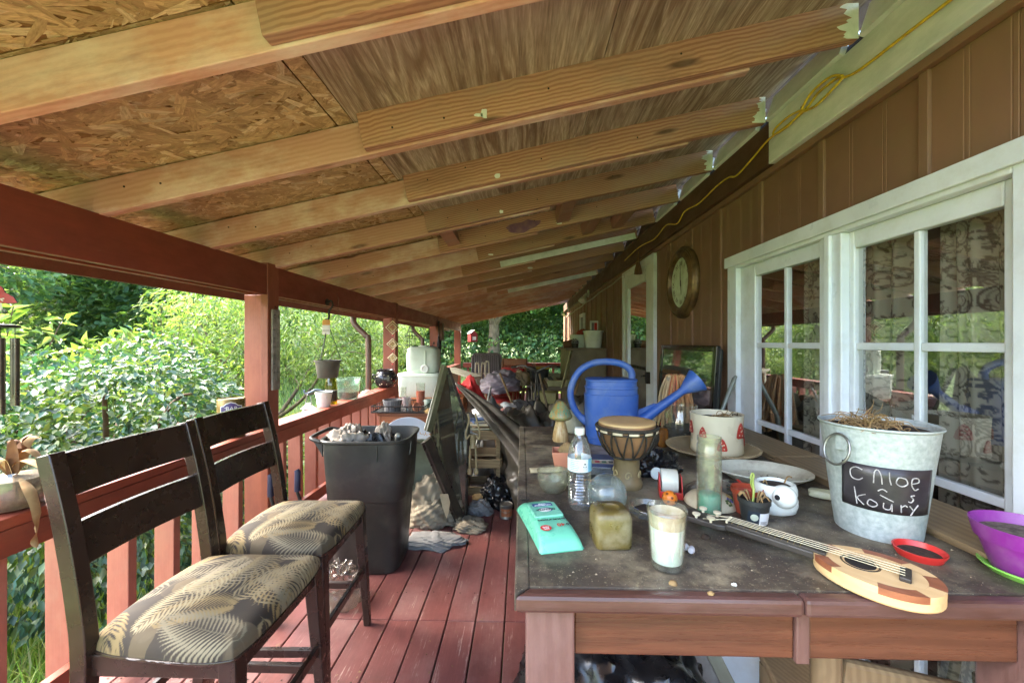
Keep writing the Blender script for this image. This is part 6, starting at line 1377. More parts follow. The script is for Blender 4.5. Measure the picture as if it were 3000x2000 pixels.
tm_ = lambda y, z: Matrix(((0, 0, 1, .0165), (1, 0, 0, y), (0, 1, 0, z), (0, 0, 0, 1)))
text_mesh('C', .04, 'lettering', inkb, th_, tm_(-.022, .50)); text_mesh('F', .04, 'lettering', inkb, th_, tm_(.022, .50))
MB().tube([(.018, 0, .06), (.018, 0, .46)], .003, 8).build('glass_tube', clear, th_, 60); MB().tube([(.018, 0, .06), (.018, 0, .14)], .002, 6).build('fluid', inkb, th_, 60)
for k in range(12):
    z = .12 + .029 * k
    for s_ in (-1, 1): MB().box(.016, .0166, min(s_ * .008, s_ * (.016 if k % 2 else .024)), max(s_ * .008, s_ * (.016 if k % 2 else .024)), z, z + .002).build('tick', inkb, th_, 0)
    if k % 2 == 0: text_mesh(str(abs(50 - 10 * (11 - k))), .014, 'lettering', inkb, th_, tm_(-.03, z + .001))
MB().tube([(.008, -.01, .55), (.004, 0, .575), (.008, .012, .56)], .002, 5).build('hanger', M_wire, th_, 60)
# hanging pot on its hook
hp = thing('hanging_pot', 'dark grey hanging pot on three cords with a paper tag', 'hanging pot', (-1.69, 3.42, 1.095))
gp = pm('grey_pot_plastic', S(92, 88, 80), .5, S(78, 74, 66), 6)
MB().lathe(shellprof([(.078, 0), (.082, .006), (.1, .135), (.108, .137), (.11, .152)], .003), 40).build('pot', gp, hp, 40)
for k in range(3):
    a = 6.2832 * k / 3 + .4; MB().tube([(.108 * math.cos(a), .108 * math.sin(a), .15), (.004 * math.cos(a), .004 * math.sin(a), .46)], .0028, 6).build('cord', black, hp, 60)
MB().tube(smoothpts([(0, 0, .45), (.012, 0, .47), (0, 0, .49), (-.01, 0, .47), (0, 0, .45)], 4), .003, 6).build('ring', black, hp, 60)
MB().prism([(-.032, 0), (.032, 0), (.034, .11), (.028, .125), (-.028, .125), (-.034, .11)], -.001, .001, M=T(.0, -.03, .375) @ RX(88)).build('paper_tag', pm('tag_greywhite', S(196, 190, 178), .6), hp, 0)
MB().prism([(-.034, .08), (.034, .08), (.035, .112), (.028, .127), (-.028, .127), (-.035, .112)], .0012, .002, M=T(.0, -.03, .375) @ RX(88)).build('tag_top', pm('tag_amber', S(190, 130, 40), .5), hp, 0)
text_mesh('ORIGINAL', .013, 'lettering', inkb, hp, T(0, -.0315, .408) @ RX(88))
hk = thing('iron_hook', 'black iron hook screwed into the beam above the hanging pot', 'hook', (-1.699, 3.42, 1.75))
MB().lathe([(0, 0), (.03, 0), (.03, .008), (0, .01)], 20, M=RY(90)).tube(smoothpts([(.008, 0, 0), (.04, 0, .01), (.05, 0, -.03), (.02, 0, -.08), (.02, 0, -.12), (.01, 0, -.165), (-.006, 0, -.16), (-.004, 0, -.145)], 5), .009, 8).build('hook', M_wire, hk, 60)
cr = thing('crystal_pendant', 'clear faceted crystal ball on a string of beads under the beam', 'pendant', (-1.682, 3.6, 1.615))
MB().lathe([(0, -.028)] + [(.028 * math.sin(q_), -.028 * math.cos(q_)) for q_ in [math.pi * k / 7 for k in range(1, 7)]] + [(0, .028)], 10).build('ball', clear, cr, 0)
for k in range(6): MB().lathe([(0, -.008), (.0075, -.003), (.0075, .003), (0, .008)], 10, M=T(0, 0, .045 + .024 * k)).build('bead', clear, cr, 0)
MB().tube([(0, 0, .028), (0, 0, .2), (-.03, 0, .25)], .001, 4).build('thread', inkb, cr, 0)
# on the rail: white pot, bottle, planter, lid, cauldron
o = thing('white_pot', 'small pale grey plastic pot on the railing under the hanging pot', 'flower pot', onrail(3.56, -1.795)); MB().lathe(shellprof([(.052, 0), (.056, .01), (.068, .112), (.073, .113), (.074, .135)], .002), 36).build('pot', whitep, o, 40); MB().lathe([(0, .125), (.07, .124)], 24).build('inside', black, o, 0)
MB().box(.045, .047, -.055, -.03, .08, .115).build('sticker', inkw, o, 0)
o = thing('wine_bottle', 'tall olive-green wine bottle with a dark label on the railing', 'bottle', onrail(3.74, -1.815))
MB().lathe([(0, .004), (.05, .0), (.055, .01), (.056, .17), (.05, .22), (.025, .28), (.018, .31), (.018, .37), (.02, .372), (.02, .385), (0, .385)], 32).build('glass', glassmat('olive_glass', (.5, .46, .06, 1), .03, .1, (.4, .36, .1, 1), 20, 1.5, 1.5), o, 50)
patch(oncone(.0565, .0565, .2, R(-70), .0008), -.07, .07, .03, .13, 16).build('label', pm('label_darkgrey', S(66, 62, 56), .6), o, 60); patch(oncone(.0565, .0565, .2, R(-70), .0014), -.07, .07, .125, .132, 16).build('label_edge', inkw, o, 60)
o = thing('terrarium_bowl', 'pale green glass planter bowl with dark soil on the railing', 'planter', (-1.80, 4.07, RZ0))
MB().lathe(shellprof([(.08, 0), (.095, .008), (.115, .09), (.12, .185), (.126, .19), (.126, .215)], .004), 40).build('bowl', glassmat('mint_glass', (.78, .9, .8, 1), .05, .35, (.62, .7, .62, 1), 10, 1.45, 1.3), o, 50)
MB().lathe([(0, .01), (.085, .01), (.105, .075), (.05, .095), (0, .088)], 28).build('soil', soilm, o, 60)
o = thing('glass_dome_cover', 'clear domed glass lid lying on the railing near the cauldron', 'dome cover', (-1.785, 4.55, RZ0)); MB().lathe([(.085, .0), (.084, .006), (.06, .022), (.02, .032), (.012, .034), (.014, .045), (0, .048)], 36).build('dome', clear, o, 60)
ca = thing('black_cauldron', 'round black ceramic cauldron with pale stars on the railing', 'cauldron', (-1.765, 5.1, RZ0))
gl = pm('black_glaze', S(34, 32, 34), .2, S(44, 40, 40), 6)
CP = [(.075, 0), (.1, .012), (.132, .06), (.14, .11), (.13, .165), (.108, .2), (.1, .21), (.104, .222), (.122, .232)]
MB().lathe(shellprof(CP, .006), 44).build('pot', gl, ca, 60)
def oncp(a, z):
    for (r0_, z0_), (r1_, z1_) in zip(CP, CP[1:]):
        if z0_ <= z <= z1_: r_ = r0_ + (r1_ - r0_) * (z - z0_) / (z1_ - z0_); break
    return Vector((r_ * math.cos(a), r_ * math.sin(a), z))
for k in range(22):
    a, z = -math.pi / 2 + random.uniform(-1.7, 1.7), random.uniform(.03, .18); p = oncp(a, z); d_ = Vector((p.x, p.y, (z - .1) * 1.2)).normalized(); s_ = random.choice((.008, .005, .011))
    st_ = [(s_ * (1 if j % 2 == 0 else .45) * math.cos(j * .6283), s_ * (1 if j % 2 == 0 else .45) * math.sin(j * .6283)) for j in range(10)]
    MB().prism(st_, -.001, .002, M=Matrix.Translation(p) @ d_.to_track_quat('Z', 'Y').to_matrix().to_4x4()).build('star', crm, ca, 0)
for s_ in (-1, 1): MB().tube(smoothpts([(s_ * .132, 0, .15), (s_ * .165, 0, .16), (s_ * .165, 0, .12), (s_ * .138, 0, .11)], 4), .011, 8).build('ear', gl, ca, 60)
# lantern on a hook outside, iron scroll
ln = thing('white_lantern', 'white enamel lantern hanging outside the railing on a blue-grey hook', 'lantern', (-1.96, 3.60, .70))
MB().lathe([(0, 0), (.05, 0), (.055, .01), (.05, .09), (.062, .1), (.03, .125), (.02, .13), (.02, .145), (0, .148)], 28).build('body', whitep, ln, 50)
MB().tube(smoothpts([(-.03, 0, .12), (-.02, 0, .2), (0, 0, .225), (.02, 0, .2), (.03, 0, .12)], 4), .003, 6).build('bail', chrome, ln, 60)
hh = thing('shepherd_hook', 'blue-grey curved metal hook reaching out from the railing by the wine bottle', 'hook', (-1.86, 3.72, .66))
MB().tube(smoothpts([(.0, 0, 0), (0, 0, .2), (.0, -.01, .27), (-.06, -.06, .3), (-.1, -.12, .275), (-.115, -.15, .28), (-.12, -.155, .31)], 5), .008, 8).build('rod', pm('bluegrey_metal', S(110, 128, 150), .4, metal=.5), hh, 60)
isc = thing('iron_scroll', 'black wrought-iron scrollwork planter shelf outside the railing', 'plant shelf', (-1.98, 4.5, .80))
MB().tube([(0, -.3, .09), (0, .3, .09)], .008, 6).tube([(0, -.3, -.06), (0, .3, -.06)], .008, 6).tube([(0, .3, .09), (0, .3, -.06)], .008, 6).tube([(0, -.3, .09), (0, -.3, -.06)], .008, 6).build('frame', M_wire, isc, 40)
for k in range(6): MB().tube([(0, -.24 + .1 * k + .05 * (1 - j / 26) * math.cos(j * .5), .02 + .055 * (1 - j / 26) * math.sin(j * .5)) for j in range(24)], .006, 6).build('scroll', M_wire, isc, 60)
# diamond mobile
dm = thing('diamond_mobile', 'hanging string of three openwork diamond charms in front of the second post', 'mobile', (-1.64, 5.0, 1.59), R(20))
gold = pm('pale_brass', S(222, 214, 176), .45, S(190, 178, 136), 20)
for (z, r_) in ((0, .082), (-.21, .068), (-.385, .058)):
    for s_ in (1., .62): MB().tube([(r_ * s_, 0, z), (0, 0, z + r_ * s_), (-r_ * s_, 0, z), (0, 0, z - r_ * s_)], .007, 6, True).build('diamond', gold, dm, 0)
    MB().prism([(r_ * .6, 0), (0, r_ * .6), (-r_ * .6, 0), (0, -r_ * .6)], -.001, .001, M=T(0, 0, z) @ RX(90)).build('charm_face', pm('charm_red', S(150, 80, 60), .5, S(176, 160, 110), 30), dm, 0)
    MB().lathe([(0, -.012), (.01, 0), (0, .012)], 10, M=T(0, 0, z - r_ - .02)).build('bead', redp, dm, 0)
MB().tube([(0, 0, .13), (0, 0, -.55)], .0015, 4).build('thread', inkb, dm, 0)
# wire coils on the third post
wr = thing('cable_coils', 'tangled coils of dark cable hanging on the third post', 'cable', (-1.675, 7.97, 1.78))
for k in range(9):
    r_ = random.uniform(.05, .13); cz = -random.uniform(.35, .75); pts = [(0, 0, 0)]
    pts += [(random.uniform(-.02, .03), r_ * math.cos(j * .7 + 1.57), cz + r_ * 1.9 * math.sin(j * .7 + 1.57)) for j in range(10)] + [(0.02, 0, -.02)]
    MB().tube(smoothpts(pts, 4), .006, 6).build('cable', M_wire, wr, 60)
for k in range(5): MB().tube(smoothpts([(0, -.06 + .03 * k, .05), (.01, -.04 + .02 * k, -.3), (.01, -.05 + .03 * k, -.9 + .1 * k)], 4), .006, 6).build('cable', M_wire, wr, 60)
o = thing('junction_box', 'brown electrical box on the third post beside the cables', 'box', (-1.69, 8.04, 1.45)); MB().box(0, .09, -.09, .09, 0, .34).build('box', M_brown, o, 0, .01)
lg = thing('wire_lantern', 'black wire pagoda lantern hanging from the beam past the second post', 'lantern', (-1.69, 6.0, 1.3))
for z, r_ in ((0, .075), (.06, .075), (.16, .07), (.2, .09), (.26, .05), (.31, .03)): MB().tube([(r_ * math.cos(a), r_ * math.sin(a), z) for a in [6.2832 * k / 12 for k in range(12)]], .004, 5, True).build('hoop', M_wire, lg, 0)
for k in range(12): a = 6.2832 * k / 12; MB().tube([(.075 * math.cos(a), .075 * math.sin(a), 0), (.07 * math.cos(a), .07 * math.sin(a), .16), (.09 * math.cos(a), .09 * math.sin(a), .2), (.05 * math.cos(a), .05 * math.sin(a), .26), (.01 * math.cos(a), .01 * math.sin(a), .36)], .003, 5).build('wire', M_wire, lg, 0)
MB().tube([(0, 0, .36), (0, 0, .44)], .002, 5).build('wire', M_wire, lg, 0)
bh = thing('birdhouse', 'small red barn birdhouse hanging beyond the far corner post', 'birdhouse', (-1.45, 11.6, 1.42))
MB().prism([(-.11, 0), (.11, 0), (.11, .22), (0, .33), (-.11, .22)], -.1, .1, M=RZ(35) @ RX(90)).build('body', pm('barn_red', S(150, 40, 40), .6), bh, 0)
MB().box(-.06, .06, -.102, -.1, .05, .15, M=RZ(35)).build('door', inkw, bh, 0); MB().bar((0, 0, .3), (0, 0, .62), .006, .006, (1, 0, 0)).build('wire', M_wire, bh, 0)
MB().bar((-.105, -.07, .24), (.01, 0, .34), .24, .012, (0, 0, 1)).build('roof', inkw, bh, 0)

# ------------------------------------------------------------------ on the house wall
ck = thing('wall_clock', 'large round bronze wall clock with a pale green face', 'clock', (1.319, 3.27, 1.885), rot=(0, R(-90), 0))
brz = pm('aged_bronze', S(134, 106, 66), .4, S(96, 72, 48), 10, metal=.45, dirt=S(70, 58, 46), damt=.5)
MB().lathe([(.285, 0), (.29, .01), (.288, .03), (.278, .04), (.274, .038), (.268, .05), (.262, .048), (.25, .06), (.23, .066), (.212, .06), (.205, .045), (.2, .03)], 72).build('bezel', brz, ck, 40)
MB().lathe([(.206, .03), (0, .03)], 48).build('dial', pm('dial_green', S(220, 232, 214), .6, S(196, 208, 182), 8, dirt=S(130, 116, 80), ds=9, damt=.6), ck, 0)
RN = ['XII', 'I', 'II', 'III', 'IV', 'V', 'VI', 'VII', 'VIII', 'IX', 'X', 'XI']
# dial plane: local x is up after the turn, local y runs along the wall
for k, s_ in enumerate(RN):
    a = R(30 * k); text_mesh(s_, .05, 'numeral', pm('numeral_brown', S(92, 80, 60), .6, bump=0), ck, T(.155 * math.cos(a), -.155 * math.sin(a), .0312) @ RZ(-30 * k - 90))
MB().bar((-.03, 0, .036), (.14, 0, .036), .006, .002, w1=.002).build('minute_hand', inkb, ck, 0); MB().bar((.02, .0, .034), (-.1, -.012, .034), .01, .002, w1=.003).build('hour_hand', pm('hand_brown', S(100, 84, 50), .5), ck, 0)
br = thing('hand_broom', 'small brown whisk broom hung above the storm door', 'broom', (1.235, 4.28, 2.13))
MB().lathe([(.0, 0), (.042, 0), (.036, .05), (.018, .12), (.014, .16), (.008, .2), (.006, .25), (0, .25)], 16, fn=lambda a, z: 1 + .1 * math.sin(9 * a)).build('bristles', pm('broomcorn', S(112, 74, 48), .9, S(76, 48, 32), 60, (3, 3, .2)), br, 60); MB().tube([(.019 * math.cos(a), .019 * math.sin(a), .13) for a in [k * .6283 for k in range(10)]], .003, 5, True).build('binding', strawm, br, 0)
MB().tube([(0, 0, .25), (.03, 0, .29)], .002, 4).build('nail', M_nail, br, 0)
yc = pm('yellow_cable', S(226, 192, 52), .5, S(196, 162, 42), 20, dirt=S(120, 96, 40), damt=.4)
def wl(px, py, x=1.256): 
    dx, k_ = (px - 1530) / 1167., x / ((px - 1530) / 1167.); return (x, k_, 1.4 + (1003 - py) / 1167. * k_)
cab = thing('extension_cord', 'yellow extension cord looped on the white board under the rafters', 'cord', (0, 0, 0))
X_ = 1.252
path = [(X_, .98, 2.262 + .14), (X_, 1.15, 2.40), (X_, 1.33, 2.405), (X_, 1.50, 2.41), (X_, 1.57, 2.425), (X_, 1.62, 2.45), (X_, 1.72, 2.455), (X_, 1.79, 2.43), (X_, 1.92, 2.425), (X_, 2.06, 2.43), (X_, 2.2, 2.40), (X_, 2.36, 2.375), (X_, 2.45, 2.40), (X_, 2.6, 2.405), (X_, 2.85, 2.385), (X_, 3.1, 2.41), (X_, 3.25, 2.36), (X_, 3.5, 2.42), (X_, 3.8, 2.38), (X_, 4.3, 2.42), (X_, 4.9, 2.40)]
MB().tube(smoothpts(path, 5), .0052, 8).build('cord', yc, cab, 60)
MB().tube(smoothpts([(X_ - .006, 1.58, 2.43), (X_ - .012, 1.62, 2.412), (X_ - .012, 1.72, 2.40), (X_ - .01, 1.80, 2.43), (X_ - .012, 1.74, 2.47), (X_ - .01, 1.64, 2.47), (X_ - .008, 1.58, 2.435)], 5), .0052, 8).build('loop', yc, cab, 60)
MB().tube(smoothpts([(X_ - .008, 1.80, 2.432), (X_ - .012, 1.88, 2.45), (X_ - .012, 1.98, 2.448), (X_ - .01, 2.0, 2.425), (X_ - .012, 1.9, 2.41), (X_ - .008, 1.80, 2.428)], 5), .0052, 8).build('loop', yc, cab, 60)
MB().tube([(1.265, 1.8, 2.43), (1.24, 1.8, 2.43), (1.238, 1.8, 2.445)], .003, 6).build('cable_nail', M_nail, cab, 60)
for nm, lb, y, z, s_ in (('flood_light', 'pair of white floodlight bulbs on the wall under the rafters', 7.6, 2.33, 1.0), ('flood_light', 'small grey floodlight under the eave near the house corner', 10.9, 2.30, .9)):
    o = thing(nm, lb, 'flood light', (1.262, y, z), group='flood lights on the house')
    MB().lathe([(0, 0), (.07, 0), (.07, .02), (0, .025)], 20, M=RY(-90)).build('base', whitep, o, 40)
    for k in (-1, 1):
        Mx = T(-.05, k * .07, -.02) @ RX(k * 22) @ RY(-150)
        MB().lathe([(0, 0), (.03, 0), (.032, .07), (.055, .1), (.062, .15), (.055, .17), (0, .178)], 22, M=Mx).build('lamp', whitep, o, 50)
        MB().tube([(-.01, 0, 0), (-.05, k * .07, -.02)], .01, 6).build('arm', whitep, o, 60)
# flat TV leaning on the wall, on a low stand
ts = thing('low_bench', 'low dark bench by the wall under the television', 'bench', (1.04, 2.5, 0)); MB().box(0, .26, 0, 1.05, .66, .70).build('top', M_ch, ts, 0, .004)
for y in (.02, .98):
    for x in (.01, .21): MB().box(x, x + .05, y, y + .05, 0, .66).build('leg', M_ch, ts, 0, .003)
tv = thing('television', 'old flat television with glossy dark screen, standing against the house wall', 'television', (1.17, 2.53, .702), rot=(0, R(4), 0))
gb_ = pm('gloss_black', S(20, 20, 20), .12, bump=0)
for (a, b, c_, d_) in ((0, .045, 0, .68), (.955, 1.0, 0, .68), (.045, .955, .64, .68), (.045, .955, 0, .06)): MB().box(0, .03, a, b, c_, d_).build('bezel', gb_, tv, 0, .006)
MB().box(.008, .028, .045, .955, .06, .64).build('screen', pm('tv_screen', S(36, 40, 38), .05, bump=0, var=0, Specular_IOR_Level=1.0, Coat_Weight=1.0, Coat_IOR=2.2), tv, 0)
MB().box(.03, .06, .02, .98, .02, .66).build('back_shell', black, tv, 0, .01); MB().box(.06, .10, .12, .88, .08, .55).build('back_shell', black, tv, 0, .02)
mp_ = thing('string_mop', 'pink and orange string mop standing head-up before the television', 'mop', (1.0, 2.62, 0))
MB().tube([(0, 0, .0), (.01, 0, 1.15)], .012, 10).build('handle', strawm, mp_, 60); MB().box(-.06, .06, -.012, .012, 1.15, 1.175).build('clamp', beige, mp_, 0, .005)
ms = [pm('mop_peach', S(214, 168, 116), .9, S(190, 130, 84), 40, bump=.6, bs=200), pm('mop_coral', S(206, 104, 84), .9, S(216, 150, 110), 40, bump=.6, bs=200), pm('mop_cream', S(216, 190, 148), .9, bump=.6, bs=200)]
for k in range(46):
    a = random.uniform(0, 6.28); e_ = random.uniform(.5, 1); x_, y_ = math.cos(a) * .10 * e_, math.sin(a) * .045 * e_
    MB().tube(smoothpts([(x_ * .3, y_ * .3, 1.175), (x_ * .6, y_ * .9, 1.165 + random.uniform(0, .02)), (x_, y_ * 1.3, 1.08), (x_ * 1.1 + random.uniform(-.02, .02), y_ * 1.4, .96), (x_ * 1.25 + random.uniform(-.03, .03), y_ * 1.5, .84 + random.uniform(-.03, .05))], 3), .008, 6).build('strand', ms[0 if x_ > 0 else random.choice((0, 1, 1, 2))], mp_, 60)
o = MB().tube([(1.12, 2.36, .7), (1.17, 2.38, .98), (1.262, 2.405, 1.185), (1.275, 2.408, 1.20)], [.012, .012, .012, .008], 12).build('grey_pole', pm('pole_grey', S(150, 156, 146), .4, metal=.3), None, 60); tag(o, 'grey metal pole leaning beside the left-hand glass door', 'pole')

# ------------------------------------------------------------------ clutter down the porch
um = thing('folded_umbrella', 'big folded black patio umbrella lying diagonally across the clutter', 'umbrella', (0, 0, 0))
U0, U1 = Vector((.12, 2.47, .645)), Vector((-.69, 4.2, .955)); dU = (U1 - U0).normalized(); sU = dU.cross(Vector((0, 0, 1))).normalized(); nU = sU.cross(dU)
umb = pm('umbrella_black', S(70, 63, 52), .6, S(48, 43, 36), 8, (1, 1, 1), bump=.2, bs=90)
NF = 11
def uf(u, w):
    a = u * 6.2832; l_ = w; r_ = (.012 + .075 * (1 - l_) ** .9) * (1 + .3 * math.sin(a * NF / 2 + 2 * l_) + .12 * mn.noise(Vector((a, l_ * 6, 3))))
    p = U0 + dU * (U1 - U0).length * l_; return p + sU * math.cos(a) * r_ * 1.25 + nU * math.sin(a) * r_ * .85 + Vector((0, 0, .03 * math.sin(l_ * 3.14)))
MB().grid(uf, 66, 40, True).build('canopy', umb, um, 70)
MB().tube([U0 - dU * .25, U1 + dU * .05], .014, 10).build('pole', chrome, um, 60); MB().bar(U0 + sU * .09 - nU * .07 - dU * .1, U0 + dU * .7 + sU * .05 - nU * .09, .05, .006, nU).build('valance_strip', beige, um, 0)
sk = thing('plastic_skeleton', 'small bone-coloured jointed skeleton figure hanging in front of the crate', 'skeleton', (-.375, 3.02, .40))
bone = pm('bone_plastic', S(172, 156, 116), .5, S(140, 124, 86), 12)
for s_ in (-1, 1):
    x = s_ * .026
    MB().lathe([(0, 0), (.014, 0), (.018, .02), (.014, .04), (0, .045)], 14, M=T(x, 0, 0)).build('foot', bone, sk, 60)
    MB().tube([(x, 0, .035), (x * .95, 0, .12), (x * .9, 0, .125)], [.009, .007, .01], 10).build('shin', bone, sk, 60); MB().tube([(x * .9, 0, .125), (x * .9, 0, .14), (x * .8, 0, .215)], [.011, .009, .008], 10).build('thigh', bone, sk, 60)
    MB().tube(smoothpts([(x * .9, 0, .30), (x * 1.8, -.01, .27), (x * 2.0, -.01, .32), (x * 1.2, 0, .40), (x * 1.1 - .01, 0, .46)], 4), [.007] * 17, 8).build('arm', bone, sk, 60)
MB().tube([(0, 0, .2), (0, 0, .225), (0, 0, .30)], [.028, .02, .012], 10).build('pelvis', bone, sk, 60)
for k in range(5): MB().tube([(.02 * math.cos(a), .014 * math.sin(a), .24 + .014 * k) for a in [j * .6283 for j in range(10)]], .004, 5, True).build('rib', bone, sk, 60)
crt = thing('wooden_crate', 'grey weathered wooden crate standing behind the skeleton figure', 'crate', (-.36, 3.62, 0))
gcw = lumber('crate_grey_wood', S(132, 116, 86), S(100, 84, 58), 16, .5, rough=.8)
for x in (-.17, .13):
    for y in (-.12, .1): MB().box(x, x + .035, y, y + .035, 0, .62).build('corner_post', gcw, crt, 0, .003)
for z in (.06, .3, .55): MB().box(-.172, .167, -.14, -.121, z, z + .075).build('slat', gcw, crt, 0, .003); MB().box(.166, .182, -.12, .135, z + .002, z + .077).build('slat', gcw, crt, 0, .003); MB().box(-.17, .165, .136, .15, z, z + .075).build('slat', gcw, crt, 0, .003)
MB().box(-.165, .16, -.12, .13, .40, .412).build('bottom_board', gcw, crt, 0)
cbm = pm('cardboard_brown', S(146, 110, 70), .85, S(120, 88, 54), 6, dirt=S(90, 70, 48), damt=.4)
def cbox(nm, lb, x, y, z, w, d_, h, rz, m_=cbm, cat='box', flaps=True):
    o = thing(nm, lb, cat, (x, y, z), R(rz))
    MB().box(-w / 2, w / 2, -d_ / 2, d_ / 2, 0, h).build('carton', m_, o, 0, .003)
    if flaps:
        MB().bar((-w / 2, -d_ / 2, h), (-w / 2 - .05, -d_ / 2, h + .06), d_ * .9, .003, (0, 1, 0)).build('flap', m_, o, 0); MB().box(-w / 2, w / 2, -.02, .02, h, h + .001).build('tape', pm('tape_tan', S(176, 150, 106), .4), o, 0)
    return o
cbox('cardboard_box', 'brown cardboard box tied with white string, under the umbrella', -.12, 3.95, .42, .30, .26, .24, 12, flaps=False)
cbox('cardboard_box', 'low cardboard box on the deck supporting the tied box', -.1, 3.98, 0, .34, .3, .415, 4, flaps=False)
sg = thing('white_string', 'white string tied round the cardboard box under the umbrella', 'string', (-.12, 3.79, .5)); stm = pm('string_white', S(206, 196, 166), .8)
MB().tube(smoothpts([(-.17, -.02, .06), (0, -.02, .045), (.14, -.03, .04), (.1, -.03, .02), (-.02, -.02, .01), (-.16, -.02, .0)], 4), .004, 6).tube(smoothpts([(.06, -.03, .03), (.08, -.04, -.05), (.04, -.04, -.09), (.02, -.04, -.02)], 4), .0035, 6).build('string', stm, sg, 60)
o = lump(.15, .16, .17, 61, .28, 2.0, .18, 64, 44).build('garbage_bag', bagblk, None, 60, loc=(-.2, 3.5, 0)); tag(o, 'small knotted black garbage bag on the deck left of the table', 'garbage bag')
o = MB().box(-.14, .14, -.1, .1, 0, .006).build('cardboard_sheet', beige, None, 0, loc=(-.02, 3.7, .05), rot=(R(25), R(4), R(10))); tag(o, 'flat beige board leaning on the deck beside the garbage bag', 'board')
tarp = pm('black_tarp', S(84, 78, 66), .4, S(58, 54, 46), 6, bump=.3, bs=60, dirt=S(110, 100, 80), ds=5, damt=.35)
for (nm, lb, x, y, rx, ry, h, sd, m_, cat) in (('black_tarp', 'crumpled dark tarp heaped behind the table, right of the umbrella', .12, 3.75, .34, .4, 1.1, 71, tarp, 'tarp'), ('black_tarp', 'crumpled dark tarp heaped behind the ceramic mushroom', .55, 4.1, .4, .45, 1.12, 72, tarp, 'tarp'), ('black_tarp', 'flatter dark tarp bundle at the foot of the piano', .75, 5.2, .4, .5, .8, 73, tarp, 'tarp'), ('clothes_heap', 'heap of grey and white clothes left of the umbrella', -.42, 4.3, .3, .4, .95, 74, greyc, 'clothes'), ('clothes_heap', 'pale crumpled clothes under the red blanket', -.62, 5.0, .32, .35, .95, 75, beige, 'clothes'), ('dark_blanket', 'dark blanket spread over the clutter in mid-porch', .0, 4.9, .42, .5, .85, 76, pm('dark_blanket', S(64, 66, 66), .85, S(46, 44, 46), 8), 'blanket')):
    o = lump(rx, ry, h * .62, sd, .3, 1.8, .05, 100, 64, (1, 1, .6), fold=.05, fk=13).build(nm, m_, None, 60, loc=(x, y, 0)); tag(o, lb, cat)
for (x, y, z, w, lb) in ((-.38, 3.9, .72, .2, 'white printed sheets of paper on the clothes heap under the umbrella'), (-.16, 4.6, .68, .16, 'white crumpled paper near the rocking chair'), (-.47, 3.5, .62, .14, 'white folded paper behind the skeleton figure')):
    o = MB().grid(lambda u, v_: ((u - .5) * w, (v_ - .5) * w * .8, .02 * math.sin(u * 5) + .012 * math.sin(v_ * 6)), 10, 8).build('paper', inkw, None, 60, loc=(x, y, z), rot=(R(18), R(-8), R(20)), solid=.0015); tag(o, lb, 'paper')
for k, (x, y, z, l_, rz_, rx_, m_, lb) in enumerate(((-.30, 3.45, .66, .42, 60, 10, gcw, 'grey wooden stick across the top of the crate'), (.05, 3.3, .60, .5, 140, -12, beige, 'pale wooden slat sticking out under the umbrella'), (-.5, 3.62, .7, .3, 100, 30, black, 'short black tube poking out beside the mirror'))):
    o = MB().box(-l_ / 2, l_ / 2, -.015, .015, 0, .012).build('stick', m_, None, 0, .002, loc=(x, y, z), rot=(R(5), R(rx_), R(rz_))); tag(o, lb, 'stick')
for k, (p0, p1, r_, m_, lb) in enumerate((((.02, 4.6, .3), (-.28, 4.95, 1.02), .013, strawm, 'tan broom handle leaning left behind the umbrella'), ((.35, 4.7, .3), (.22, 5.1, 1.0), .016, gcw, 'grey stick leaning by the bicycle'), ((-.5, 3.85, .2), (-.33, 4.2, .93), .011, chrome, 'thin metal rod standing behind the skeleton figure'), ((.5, 5.2, .2), (.72, 5.0, .95), .014, cbm, 'brown stick leaning toward the wall behind the tarps'))):
    o = MB().tube([p0, Vector(p0).lerp(Vector(p1), .5) + Vector((.01, 0, .01)), p1], r_, 8).build('pole', m_, None, 60); tag(o, lb, 'pole')
pcn = thing('paint_can', 'small dented metal paint can on the deck beside the black garbage bag', 'paint can', (-.13, 3.2, 0)); MB().lathe([(0, 0), (.05, 0), (.052, .003), (.05, .006), (.05, .1), (.053, .104), (.05, .108), (.045, .1), (0, .1)], 28).build('can', pm('can_dull', S(150, 148, 140), .4, S(110, 106, 98), 14, metal=.6), pcn, 40)
MB().tube(smoothpts([(-.05, 0, .09), (-.03, -.05, .06), (.03, -.05, .06), (.05, 0, .09)], 4), .0018, 5).build('bail', chrome, pcn, 60); patch(oncone(.05, .05, .1, R(-80), .001), -.05, .05, .02, .08, 12).build('label', pm('can_label', S(176, 110, 70), .6), pcn, 60)
o = thing('white_mug', 'white cup lying on the beige board by the table', 'cup', (-.02, 3.62, .12), rot=(R(75), 0, R(50))); MB().lathe(shellprof([(.03, 0), (.036, .004), (.04, .085)], .003), 28).build('cup', whitep, o, 50)
for k, (z, w_, m_, a, lb) in enumerate(((.62, .24, pm('book_green', S(84, 104, 84), .6), 10, 'green book at the bottom of the pile on the crate'), (.652, .21, pm('book_tan', S(176, 150, 110), .6), -8, 'tan book in the middle of the pile on the crate'), (.68, .2, pm('book_blue', S(70, 92, 130), .6), 22, 'blue book on top of the pile on the crate'))):
    o = thing('book', lb, 'book', (-.36, 3.62, z), R(a), group='books piled on the crate'); MB().box(-w_ / 2, w_ / 2, -w_ * .36, w_ * .36, 0, .004).box(-w_ / 2, w_ / 2, -w_ * .36, w_ * .36, .023, .027).box(-w_ / 2, -w_ / 2 + .004, -w_ * .36, w_ * .36, .004, .023).build('cover', m_, o, 0); MB().box(-w_ / 2 + .005, w_ / 2 - .006, -w_ * .34, w_ * .34, .0045, .0225).build('pages', crm, o, 0)
